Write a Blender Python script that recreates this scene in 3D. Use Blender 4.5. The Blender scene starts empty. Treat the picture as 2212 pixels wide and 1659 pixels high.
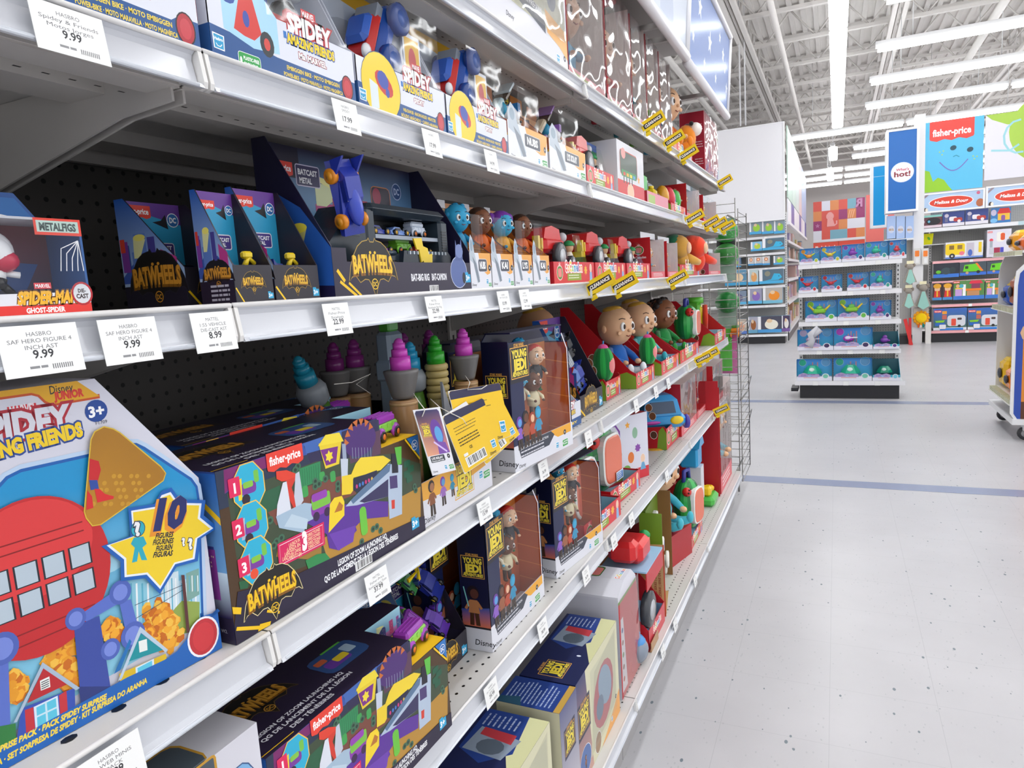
import bpy, math, random
from mathutils import Matrix, Vector
random.seed(7)
S = bpy.context.scene
COL = S.collection
PI = math.pi
# ------------------------------------------------------------------ camera
HC = 1.37                                   # height of the lens above the floor
F, CX, CY = 1500.0, 1106.0, 829.5           # focal length in pixels of a 2212 x 1659 frame
MX = Vector((0.9059810680, 0.0004585767, -0.4233179587))   # world X, Y, Z in lens coordinates (right, down, forward)
MY = Vector((0.4185423535, -0.1507588363, 0.8955970475))
MZ = Vector((-0.0634082229, -0.9885704643, -0.1367765853))
cam = bpy.data.cameras.new('camera'); cam.sensor_width = 36.0; cam.lens = 36.0 * F / 2212
cam.clip_start = 0.02; cam.clip_end = 200
co = bpy.data.objects.new('camera', cam); COL.objects.link(co); S.camera = co
co.matrix_world = Matrix(((MX[0], -MX[1], -MX[2], 0), (MY[0], -MY[1], -MY[2], 0), (MZ[0], -MZ[1], -MZ[2], HC), (0, 0, 0, 1)))
# ------------------------------------------------------------------ world and exposure
S.view_settings.view_transform = 'Standard'; S.view_settings.look = 'None'
S.view_settings.gamma = 1; S.view_settings.use_curve_mapping = False
S.view_settings.exposure = 0.5
W = bpy.data.worlds.new('store_air'); S.world = W; W.use_nodes = True
W.node_tree.nodes['Background'].inputs[0].default_value = (0.93, 0.95, 1.0, 1)
W.node_tree.nodes['Background'].inputs[1].default_value = .85
LAMP = 8.5                                  # radiance of the ceiling tubes
# ------------------------------------------------------------------ colour and materials
def lin(h):
    if isinstance(h, (tuple, list)): return tuple(h)
    r = [int(h[i:i + 2], 16) / 255 for i in (0, 2, 4)]
    return tuple((c / 12.92 if c <= .04045 else ((c + .055) / 1.055) ** 2.4) for c in r)
def mat(name, rough=.5, col=None, metal=0, coat=0, emit=None, spec=.5, bump=None, attr=True, sheen=0):
    m = bpy.data.materials.new(name); m.use_nodes = True
    nt = m.node_tree; b = nt.nodes['Principled BSDF']
    b.inputs['Roughness'].default_value = rough; b.inputs['Metallic'].default_value = metal
    b.inputs['Coat Weight'].default_value = coat; b.inputs['Coat Roughness'].default_value = .12
    b.inputs['Specular IOR Level'].default_value = spec
    if sheen: b.inputs['Sheen Weight'].default_value = sheen
    if col: b.inputs['Base Color'].default_value = (*lin(col), 1)
    elif attr:
        a = nt.nodes.new('ShaderNodeVertexColor'); a.layer_name = 'Col'
        nt.links.new(a.outputs[0], b.inputs['Base Color'])
    if emit:
        b.inputs['Emission Color'].default_value = (*emit[0], 1); b.inputs['Emission Strength'].default_value = emit[1]
    if bump:
        n = nt.nodes.new('ShaderNodeTexNoise'); n.inputs['Scale'].default_value = bump[0]
        t = nt.nodes.new('ShaderNodeTexCoord'); nt.links.new(t.outputs['Object'], n.inputs['Vector'])
        u = nt.nodes.new('ShaderNodeBump'); u.inputs['Strength'].default_value = bump[1]; u.inputs['Distance'].default_value = bump[2]
        nt.links.new(n.outputs[0], u.inputs['Height']); nt.links.new(u.outputs[0], b.inputs['Normal'])
    return m
def clear_mat(name, tint, scale, dist, rough=.03, gl=.16):
    m = bpy.data.materials.new(name); m.use_nodes = True; nt = m.node_tree
    for n in list(nt.nodes):
        if n.type != 'OUTPUT_MATERIAL': nt.nodes.remove(n)
    out = [n for n in nt.nodes if n.type == 'OUTPUT_MATERIAL'][0]
    tr = nt.nodes.new('ShaderNodeBsdfTransparent'); tr.inputs[0].default_value = (*tint, 1)
    g = nt.nodes.new('ShaderNodeBsdfGlossy'); g.inputs['Roughness'].default_value = rough
    lw = nt.nodes.new('ShaderNodeLayerWeight'); lw.inputs[0].default_value = .35
    mp = nt.nodes.new('ShaderNodeMapRange'); mp.inputs[3].default_value = gl * .35; mp.inputs[4].default_value = gl * 4
    mp.inputs[2].default_value = 1.0
    mx = nt.nodes.new('ShaderNodeMixShader')
    nt.links.new(lw.outputs['Facing'], mp.inputs[0]); nt.links.new(mp.outputs[0], mx.inputs[0])
    nt.links.new(tr.outputs[0], mx.inputs[1]); nt.links.new(g.outputs[0], mx.inputs[2]); nt.links.new(mx.outputs[0], out.inputs[0])
    if scale:
        n = nt.nodes.new('ShaderNodeTexNoise'); n.inputs['Scale'].default_value = scale; n.inputs['Detail'].default_value = 1
        t = nt.nodes.new('ShaderNodeTexCoord'); nt.links.new(t.outputs['Object'], n.inputs['Vector'])
        u = nt.nodes.new('ShaderNodeBump'); u.inputs['Strength'].default_value = 1; u.inputs['Distance'].default_value = dist
        nt.links.new(n.outputs[0], u.inputs['Height']); nt.links.new(u.outputs[0], g.inputs['Normal'])
    return m
CARD = mat('printed_card', .42, coat=.15, spec=.4)
PLAS = mat('glossy_plastic', .24, spec=.5)
SKIN = mat('soft_vinyl', .5, spec=.35)
CLOTH = mat('plush_cloth', .95, spec=.1, bump=(400, .4, .002), sheen=.3)
METAL = mat('painted_steel', .38, spec=.45)
CHROME = mat('chromed_wire', .22, metal=.9)
GLOSSW = mat('price_channel_plastic', .16, spec=.6, coat=.5)
LAMPM = mat('lit_tube', .5, col='FFFFFF', emit=((.97, .985, 1.0), LAMP))
CLEAR = clear_mat('clear_plastic', (.97, .98, .98), 16, .002, .06, .05)
CRINK = clear_mat('crinkled_wrap', (.93, .93, .93), 7, .016, .05, .13)
GLASS = clear_mat('sign_glass', (.94, .95, .96), 0, 0, .15, .03)
def node_mat(name): 
    m = bpy.data.materials.new(name); m.use_nodes = True; return m, m.node_tree, m.node_tree.nodes['Principled BSDF']
def mth(nt, op, a, b=None):
    n = nt.nodes.new('ShaderNodeMath'); n.operation = op
    for i, x in enumerate((a, b)):
        if x is None: continue
        if isinstance(x, (int, float)): n.inputs[i].default_value = x
        else: nt.links.new(x, n.inputs[i])
    return n.outputs[0]
def mixc(nt, f, a, b):
    n = nt.nodes.new('ShaderNodeMix'); n.data_type = 'RGBA'; nt.links.new(f, n.inputs[0])
    for i, x in ((6, a), (7, b)):
        if isinstance(x, tuple): n.inputs[i].default_value = (*x, 1)
        else: nt.links.new(x, n.inputs[i])
    return n.outputs[2]
def dots(nt, X, Y, step, r):
    fx = mth(nt, 'SUBTRACT', mth(nt, 'FRACT', mth(nt, 'DIVIDE', X, step)), .5)
    fy = mth(nt, 'SUBTRACT', mth(nt, 'FRACT', mth(nt, 'DIVIDE', Y, step)), .5)
    d = mth(nt, 'ADD', mth(nt, 'MULTIPLY', fx, fx), mth(nt, 'MULTIPLY', fy, fy))
    return mth(nt, 'LESS_THAN', d, r * r)
def pegboard(name, base, ax):
    m, nt, b = node_mat(name); t = nt.nodes.new('ShaderNodeTexCoord'); s = nt.nodes.new('ShaderNodeSeparateXYZ')
    nt.links.new(t.outputs['Object'], s.inputs[0])
    f = dots(nt, s.outputs[ax], s.outputs[2], .0254, .14)
    nt.links.new(mixc(nt, f, lin(base), (.004, .004, .004)), b.inputs['Base Color']); b.inputs['Roughness'].default_value = .6
    return m
PEG = pegboard('pegboard_dark', '4E4A47', 1)
PEGL = pegboard('pegboard_light', 'B4B2AF', 0)
def floor_mat():
    m, nt, b = node_mat('polished_vinyl_tile'); t = nt.nodes.new('ShaderNodeTexCoord'); s = nt.nodes.new('ShaderNodeSeparateXYZ')
    nt.links.new(t.outputs['Object'], s.inputs[0])
    n = nt.nodes.new('ShaderNodeTexNoise'); n.inputs['Scale'].default_value = 2.2; n.inputs['Detail'].default_value = 4
    nt.links.new(t.outputs['Object'], n.inputs['Vector'])
    c = mixc(nt, mth(nt, 'MULTIPLY', mth(nt, 'SUBTRACT', n.outputs[0], .4), 2), lin('BFBEC1'), lin('CAC9CC'))
    v = nt.nodes.new('ShaderNodeTexVoronoi'); v.inputs['Scale'].default_value = 42
    mpn = nt.nodes.new('ShaderNodeMapping'); mpn.inputs['Scale'].default_value = (1, .55, 1); mpn.inputs['Rotation'].default_value = (0, 0, .5)
    nt.links.new(t.outputs['Object'], mpn.inputs[0]); nt.links.new(mpn.outputs[0], v.inputs['Vector'])
    sep = nt.nodes.new('ShaderNodeSeparateColor'); nt.links.new(v.outputs['Color'], sep.inputs[0])
    f1 = mth(nt, 'MULTIPLY', mth(nt, 'LESS_THAN', v.outputs['Distance'], mth(nt, 'MULTIPLY', sep.outputs[1], .21)), mth(nt, 'GREATER_THAN', sep.outputs[0], .74))
    c = mixc(nt, f1, c, lin('6C7880'))
    v2 = nt.nodes.new('ShaderNodeTexVoronoi'); v2.inputs['Scale'].default_value = 75; nt.links.new(mpn.outputs[0], v2.inputs['Vector'])
    s2 = nt.nodes.new('ShaderNodeSeparateColor'); nt.links.new(v2.outputs['Color'], s2.inputs[0])
    f2 = mth(nt, 'MULTIPLY', mth(nt, 'LESS_THAN', v2.outputs['Distance'], .2), mth(nt, 'GREATER_THAN', s2.outputs[0], .72))
    c = mixc(nt, mth(nt, 'MULTIPLY', f2, .5), c, lin('A6A9AC'))
    gx = mth(nt, 'LESS_THAN', mth(nt, 'FRACT', mth(nt, 'DIVIDE', mth(nt, 'ADD', s.outputs[0], .02), .3048)), .005)
    gy = mth(nt, 'LESS_THAN', mth(nt, 'FRACT', mth(nt, 'DIVIDE', mth(nt, 'ADD', s.outputs[1], .1), .3048)), .005)
    c = mixc(nt, mth(nt, 'MULTIPLY', mth(nt, 'MAXIMUM', gx, gy), .45), c, lin('9A9CA0'))
    nt.links.new(c, b.inputs['Base Color'])
    b.inputs['Roughness'].default_value = .3; b.inputs['Specular IOR Level'].default_value = .5
    u = nt.nodes.new('ShaderNodeBump'); u.inputs['Strength'].default_value = .12; u.inputs['Distance'].default_value = .02
    n3 = nt.nodes.new('ShaderNodeTexNoise'); n3.inputs['Scale'].default_value = 6; nt.links.new(t.outputs['Object'], n3.inputs['Vector'])
    nt.links.new(n3.outputs[0], u.inputs['Height']); nt.links.new(u.outputs[0], b.inputs['Normal'])
    return m
FLOOR = floor_mat()
# ------------------------------------------------------------------ measuring: a pixel of the photo to a point on a real plane
def W3(px, py, **pl):
    d = Vector(((px - CX), (py - CY), F)); r = Vector((MX.dot(d), MY.dot(d), MZ.dot(d)))
    if 'X' in pl: k = pl['X'] / r[0]
    elif 'Y' in pl: k = pl['Y'] / r[1]
    else: k = (pl['Z'] - HC) / r[2]
    r = r * k; r[2] += HC; return r
# ------------------------------------------------------------------ mesh builder
TXT = {}
def text2d(s, off=0.0, res=2):
    k = (s, off, res)
    if k not in TXT:
        c = bpy.data.curves.new('t', 'FONT'); c.body = s; c.resolution_u = res; c.offset = off
        o = bpy.data.objects.new('t', c); me = o.to_mesh()
        v = [(a.co.x, a.co.y) for a in me.vertices]; f = [tuple(p.vertices) for p in me.polygons]
        o.to_mesh_clear(); bpy.data.objects.remove(o); bpy.data.curves.remove(c)
        TXT[k] = (v, f)
    return TXT[k]
class MB:
    def __init__(s): s.v = []; s.f = []; s.c = []; s.s = []; s.M = Matrix()
    def add(s, vs, fs, col, smooth=False):
        n = len(s.v); s.v += [tuple(s.M @ Vector(p)) for p in vs]
        percorner = isinstance(col, list)
        c = None if percorner else (*lin(col), 1.0)
        for f in fs:
            s.f.append(tuple(i + n for i in f)); s.s.append(smooth)
            s.c.append([(*col[i], 1.0) for i in f] if percorner else [c] * len(f))
    def box(s, a, b, col, M=None):
        x0, y0, z0 = a; x1, y1, z1 = b
        v = [(x0, y0, z0), (x1, y0, z0), (x1, y1, z0), (x0, y1, z0), (x0, y0, z1), (x1, y0, z1), (x1, y1, z1), (x0, y1, z1)]
        if M: v = [tuple(M @ Vector(p)) for p in v]
        s.add(v, [(0, 3, 2, 1), (4, 5, 6, 7), (0, 1, 5, 4), (1, 2, 6, 5), (2, 3, 7, 6), (3, 0, 4, 7)], col)
    def rbox(s, a, b, r, col):                       # box with chamfered vertical and horizontal edges
        x0, y0, z0 = a; x1, y1, z1 = b; r = min(r, (x1 - x0) / 2.1, (y1 - y0) / 2.1, (z1 - z0) / 2.1)
        rings = []
        for z, q in ((z0, r), (z0 + r, 0), (z1 - r, 0), (z1, r)):
            rings.append([(x0 + r + q*.4, y0 + q, z), (x1 - r - q*.4, y0 + q, z), (x1 - q, y0 + r + q*.4, z), (x1 - q, y1 - r - q*.4, z),
                          (x1 - r - q*.4, y1 - q, z), (x0 + r + q*.4, y1 - q, z), (x0 + q, y1 - r - q*.4, z), (x0 + q, y0 + r + q*.4, z)])
        s.loft(rings, col, caps=True)
    def loft(s, rings, col, caps=True, smooth=False, closed=False):
        n = len(rings[0]); v = [p for r in rings for p in r]; f = []
        m = len(rings)
        for i in range(m if closed else m - 1):
            for j in range(n):
                a = i * n + j; b = i * n + (j + 1) % n; i2 = ((i + 1) % m) * n
                f.append((a, b, i2 + (j + 1) % n, i2 + j))
        if caps and not closed: f += [tuple(range(n - 1, -1, -1)), tuple(range((m - 1) * n, m * n))]
        s.add(v, f, col, smooth)
    def prism(s, poly, y0, y1, col, ax='y'):         # 2D outline pushed along an axis
        g = {'y': lambda p, t: (p[0], t, p[1]), 'x': lambda p, t: (t, p[0], p[1]), 'z': lambda p, t: (p[0], p[1], t)}[ax]
        s.loft([[g(p, y0) for p in poly], [g(p, y1) for p in poly]], col)
    def tube(s, pts, r, col, n=6, smooth=True, closed=False):
        pts = [Vector(p) for p in pts]; rr = r if isinstance(r, (list, tuple)) else [r] * len(pts); rings = []; N = len(pts)
        up = None
        for i, p in enumerate(pts):
            a = pts[(i - 1) % N] if (i or closed) else p; b = pts[(i + 1) % N] if (i < N - 1 or closed) else p
            d = (b - a).normalized()
            if up is None: up = Vector((0, 0, 1)) if abs(d.z) < .9 else Vector((0, 1, 0))
            x = d.cross(up)
            if x.length < 1e-6: x = d.cross(Vector((1, 0, 0)))
            x.normalize(); y = x.cross(d).normalized(); up = y
            rings.append([tuple(p + x * math.cos(2 * PI * k / n) * rr[i] + y * math.sin(2 * PI * k / n) * rr[i]) for k in range(n)])
        s.loft(rings, col, True, smooth, closed)
    def lathe(s, prof, col, c=(0, 0, 0), n=14, M=None, smooth=True, sy=1):    # prof: (radius, height)
        rings = [[(c[0] + r * math.cos(2 * PI * k / n), c[1] + sy * r * math.sin(2 * PI * k / n), c[2] + z) for k in range(n)] for r, z in prof]
        if M: rings = [[tuple(M @ Vector(p)) for p in r] for r in rings]
        s.loft(rings, col, True, smooth)
    def ell(s, c, r, col, n=12, m=8, M=None):
        if not isinstance(r, (tuple, list)): r = (r, r, r)
        rings = []
        for i in range(m + 1):
            a = -PI / 2 + PI * i / m; a = max(-PI / 2 + .02, min(PI / 2 - .02, a))
            rings.append([(math.cos(a) * math.cos(2 * PI * k / n) * r[0], math.cos(a) * math.sin(2 * PI * k / n) * r[1], math.sin(a) * r[2]) for k in range(n)])
        T = Matrix.Translation(c) @ (M if M else Matrix())
        s.loft([[tuple(T @ Vector(p)) for p in q] for q in rings], col, True, True)
    def wheel(s, c, r, w, col='1A1A1C', hub='C9CBD0', ax='y'):
        M = Matrix.Translation(c) @ (Matrix.Rotation(PI / 2, 4, 'X') if ax == 'y' else Matrix.Rotation(PI / 2, 4, 'Y'))
        s.lathe([(r * .8, -w / 2), (r, -w / 3), (r, w / 3), (r * .8, w / 2)], col, n=14, M=M)
        s.lathe([(r * .55, -w * .52), (r * .55, w * .52)], hub, n=10, M=M)
    def build(s, name, m, parent=None, loc=None, rz=None, label=None):
        me = bpy.data.meshes.new(name); me.from_pydata(s.v, [], s.f)
        a = me.color_attributes.new('Col', 'FLOAT_COLOR', 'CORNER')
        a.data.foreach_set('color', [x for f in s.c for c in f for x in c])
        me.polygons.foreach_set('use_smooth', s.s); me.materials.append(m); me.update()
        o = bpy.data.objects.new(name, me); COL.objects.link(o)
        if parent: o.parent = parent
        if loc is not None: o.location = loc
        if rz is not None: o.rotation_euler[2] = rz
        if label: o['label'] = label
        return o
def thing(name, label, cat, loc=(0, 0, 0), rz=0, group=None):
    o = bpy.data.objects.new(name, None); COL.objects.link(o); o.empty_display_size = .05
    o.location = loc; o.rotation_euler[2] = rz; return tag(o, label, cat, group)
def tag(o, label, cat, group=None):
    o['label'] = label; o['category'] = cat
    if group: o['group'] = group
    return o
def struct(name, mb, m, parent=None):
    o = mb.build(name, m, parent); o['kind'] = 'structure'; return o
def dup(root, loc, rz=None, label=None, group=None):
    r = root.copy(); COL.objects.link(r); r.location = loc
    if rz is not None: r.rotation_euler[2] = rz
    if label: r['label'] = label
    if group: r['group'] = group
    for ch in list(root.children):
        c = ch.copy(); COL.objects.link(c); c.parent = r
        for g in ch.children:
            d = g.copy(); COL.objects.link(d); d.parent = c
    return r
# ------------------------------------------------------------------ printed artwork on a face
class Art:
    """Flat ink layers on one face: o origin, u right, v up (metres)."""
    def __init__(s, mb, o, u, v, eps=.000005, lift=.0002):
        s.mb = mb; s.o = Vector(o); s.u = Vector(u).normalized(); s.v = Vector(v).normalized(); s.n = s.u.cross(s.v).normalized(); s.e = lift; s.eps = eps
    def P(s, x, y): return tuple(s.o + s.u * x + s.v * y + s.n * s.e)
    def poly(s, pts, c, cols=None):
        s.e += s.eps
        s.mb.add([s.P(*p) for p in pts], [tuple(range(len(pts)))], [lin(k) for k in cols] if cols else c)
    def rect(s, x, y, w, h, c, c2=None):             # c2: ink colour at the top edge
        s.poly([(x, y), (x + w, y), (x + w, y + h), (x, y + h)], c, [c, c, c2, c2] if c2 else None)
    def rrect(s, x, y, w, h, r, c, ol=None, t=0):
        def q(x, y, w, h, r):
            return [(X + r * math.cos(a), Y + r * math.sin(a)) for X, Y, a0 in ((x + w - r, y + h - r, 0), (x + r, y + h - r, PI / 2), (x + r, y + r, PI), (x + w - r, y + r, 1.5 * PI)) for a in (a0, a0 + PI / 4, a0 + PI / 2)]
        if ol: s.poly(q(x - t, y - t, w + 2 * t, h + 2 * t, r + t), ol)
        s.poly(q(x, y, w, h, r), c)
    def ell(s, x, y, rx, ry, c, n=20, rot=0, ol=None, t=0):
        cs, sn = math.cos(rot), math.sin(rot)
        def q(rx, ry): return [(x + rx * math.cos(2 * PI * i / n) * cs - ry * math.sin(2 * PI * i / n) * sn, y + rx * math.cos(2 * PI * i / n) * sn + ry * math.sin(2 * PI * i / n) * cs) for i in range(n)]
        if ol: s.poly(q(rx + t, ry + t), ol)
        s.poly(q(rx, ry), c)
    def line(s, pts, w, c, closed=False):
        s.e += s.eps; pts = [Vector(p) for p in pts]; N = len(pts); V = []
        for i, p in enumerate(pts):
            a = pts[i - 1] if (i or closed) else p; b = pts[(i + 1) % N] if (i < N - 1 or closed) else p
            d = (b - a); d = d.normalized() if d.length else Vector((1, 0)); q = Vector((-d.y, d.x)) * w / 2
            V += [s.P(*(p + q)), s.P(*(p - q))]
        fs = [(2 * i, 2 * i + 1, (2 * i + 3) % (2 * N), (2 * i + 2) % (2 * N)) for i in range(N if closed else N - 1)]
        s.mb.add(V, fs, c)
    def star(s, x, y, r, c, n=5, q=.45, rot=PI / 2):
        s.poly([(x + (r if i % 2 == 0 else r * q) * math.cos(rot + PI * i / n), y + (r if i % 2 == 0 else r * q) * math.sin(rot + PI * i / n)) for i in range(2 * n)], c)
    def text(s, t, x, y, h, c, al='l', b=.0, sx=1.0, ol=None, ot=.08, rot=0, shear=0, fit=None, arc=0, shadow=None):
        v, f = text2d(t, b)
        if not v: return
        x0 = min(p[0] for p in v); x1 = max(p[0] for p in v)
        k = h / .72; wd = (x1 - x0) * k * sx
        if fit: sx *= fit / max(wd, 1e-6); wd = fit
        ox = {'l': 0, 'c': -wd / 2, 'r': -wd}[al]
        cs, sn = math.cos(rot), math.sin(rot)
        def put(V, F, col, dx=0, dy=0):
            s.e += s.eps; out = []
            for px, py in V:
                X = (px - x0) * k * sx + ox + py * k * shear + dx; Y = py * k + dy
                if arc: Y += arc * (1 - ((X - ox - wd / 2) / (wd / 2 + 1e-6)) ** 2)
                out.append(s.P(x + X * cs - Y * sn, y + X * sn + Y * cs))
            s.mb.add(out, F, col)
        if shadow: V, F_ = text2d(t, b + ot * .6); put(V, F_, shadow, -h * .05, -h * .09)
        if ol: V, F_ = text2d(t, b + ot); put(V, F_, ol)
        put(v, f, c)
    def bars(s, x, y, w, h):
        s.rect(x, y, w, h, 'F4F4F4'); r = random.Random(3); q = x + w * .06
        while q < x + w * .92:
            t = w * r.choice((.015, .025, .04)); s.rect(q, y + h * .12, t, h * .8, '1A1A1A'); q += t + w * r.choice((.02, .03, .045))
    def lines(s, x, y, w, n, dy, h, c, al='l', rnd=5):      # rows of words too small to read
        r = random.Random(rnd)
        for i in range(n):
            ww = w * r.uniform(.7, 1); q = x if al == 'l' else x + (w - ww) / 2; e = q + ww
            while q < e:
                t = min(h * r.uniform(1.5, 4.5), e - q)
                if t > h * .5: s.rect(q, y - i * dy, t, h, c)
                q += t + h * .5
# ================================================================== THE BUILDING
WH = 'E9E8EA'
b = MB(); b.box((-9, -7, -.05), (11, 34, 0), WH); struct('floor', b, FLOOR)
b = MB(); b.box((-9, 4.69, .0005), (11, 4.83, .0012), '8C94AE'); struct('trim_1', b, mat('blue_grey_tile_stripe', .25))
b = MB(); b.box((-9, 7.68, .0005), (11, 7.83, .0012), '8C94AE'); struct('trim_2', b, bpy.data.materials['blue_grey_tile_stripe'])
ZC = 6.3
b = MB(); b.box((-9, -7, ZC + .05), (11, 34, ZC + .15), 'D8D4D0')
x = -9.0
while x < 11: b.box((x, -7, ZC), (x + .09, 34, ZC + .05), 'D2CECA'); x += .22      # ribs of the steel deck
struct('ceiling', b, mat('ceiling_paint', .8))
n = 3
y = 4.6
while y < 33:                                            # open web joists across the store
    b = MB(); b.box((-9, y - .05, ZC - .06), (11, y + .05, ZC), 'D4D0CC'); b.box((-9, y - .04, ZC - .62), (11, y + .04, ZC - .56), 'DCD8D4')
    x = -8.0; u = 0
    while x < 10: b.tube([(x, y, ZC - .59 if u else ZC - .05), (x + .45, y, ZC - .05 if u else ZC - .59)], .018, 'DAD6D2', 4); x += .45; u = 1 - u
    struct('trim_%d' % n, b, bpy.data.materials['ceiling_paint']); n += 1; y += 1.75
for X in (-4.2, -1.55, .95, 3.5, 6.2):                     # girders along the store
    b = MB()
    for dx in (-.11, .05): b.box((X + dx, 2, ZC - .78), (X + dx + .07, 34, ZC - .7), 'E0DCD8')
    b.box((X - .02, 2, ZC - .75), (X + .02, 34, ZC - .62), 'C4C0BC')
    y = 2.4
    while y < 33: b.tube([(X, y, ZC - .72), (X, y + .5, ZC - .1), (X, y + 1, ZC - .72)], .022, 'DAD6D2', 4); y += 1.0
    struct('trim_%d' % n, b, bpy.data.materials['ceiling_paint']); n += 1
b = MB()
for X, r in ((2.4, .07), (-.9, .05), (-2.8, .06)): b.tube([(X, 3, ZC - .95), (X, 33, ZC - .95)], r, 'E2DEDA', 8)
struct('trim_%d' % n, b, bpy.data.materials['ceiling_paint'])
b = MB(); b.box((-9, 33.5, 0), (11, 33.7, ZC + .1), 'CFC9C6'); struct('wall_back', b, mat('wall_paint', .7))
b = MB(); b.box((-9, -7, 0), (-8.9, 34, ZC + .1), 'D9D6D4'); struct('wall_left', b, bpy.data.materials['wall_paint'])
# ------------------------------------------------------------------ ceiling lights
ZL = 4.5
def light(x0, x1, y0, y1, label, group):
    t = thing('ceiling_light', label, 'light', ((x0 + x1) / 2, (y0 + y1) / 2, ZL), 0, group)
    hx, hy = (x1 - x0) / 2, (y1 - y0) / 2; al = hx > hy
    b = MB(); b.box((-hx, -hy * .4, .03), (hx, hy * .4, .07), 'DADADA') if al else b.box((-hx * .4, -hy, .03), (hx * .4, hy, .07), 'DADADA')
    if al: b.box((-hx, -hy * .45, .07), (hx, hy * .45, .12), 'D0D0D0')
    else: b.box((-hx * .45, -hy, .07), (hx * .45, hy, .12), 'D0D0D0')
    b.build('housing', METAL, t)
    b = MB(); k = .012
    if al: b.loft([[(s * (hx - .03), yy, zz) for yy, zz in ((-hy * .4, .03), (-hy, .0), (-hy * .7, -.02), (hy * .7, -.02), (hy, .0), (hy * .4, .03))] for s in (-1, 1)], 'FFFFFF')
    else: b.loft([[(xx, s * (hy - .03), zz) for xx, zz in ((-hx * .4, .03), (-hx, .0), (-hx * .7, -.02), (hx * .7, -.02), (hx, .0), (hx * .4, .03))] for s in (-1, 1)], 'FFFFFF')
    b.build('lit_tube', LAMPM, t)
    for e in (-.6, .6):
        b = MB(); b.tube([(hx * e if al else 0, 0 if al else hy * e, .1), (hx * e if al else 0, 0 if al else hy * e, ZC - ZL)], .006, 'CFCFCF', 4); b.build('hanger_wire', METAL, t)
y = -3.7
while y < 17.6:
    light(-.09, .13, y, y + 2.4, 'long ceiling light strip running down the aisle, part of the unbroken line of tubes', 'aisle line of ceiling lights'); y += 2.42
light(-.2, .02, 20.9, 23.3, 'short ceiling light hanging beyond the end of the long aisle strip', None)
light(-.31, -.09, 25.2, 28.6, 'farther short ceiling light below the first short one beyond the long strip', None)
k = 0
for y in (-2.5, -.4, 1.7, 3.8, 5.9, 8.0, 10.1, 12.2, 14.3, 16.4, 18.9, 21.7, 23.4, 26, 28, 30):
    x = .52 if y < 18 else (-1.0 if y < 20 else .4)
    if y > 25: x = -2.2
    while x < 9.5:
        light(x, x + 2.4, y - .08, y + .08, 'ceiling light tube in the cross row %s the back of the store' % ('nearer the camera than' if y < 18 else 'close to'), 'cross rows of ceiling lights'); x += 2.44
    x = -3.7
    while x > -8.6 and y < 20:
        light(x - 2.4, x, y - .08, y + .08, 'ceiling light tube over the aisles left of the toy shelves', 'ceiling lights on the left side'); x -= 2.44
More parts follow.
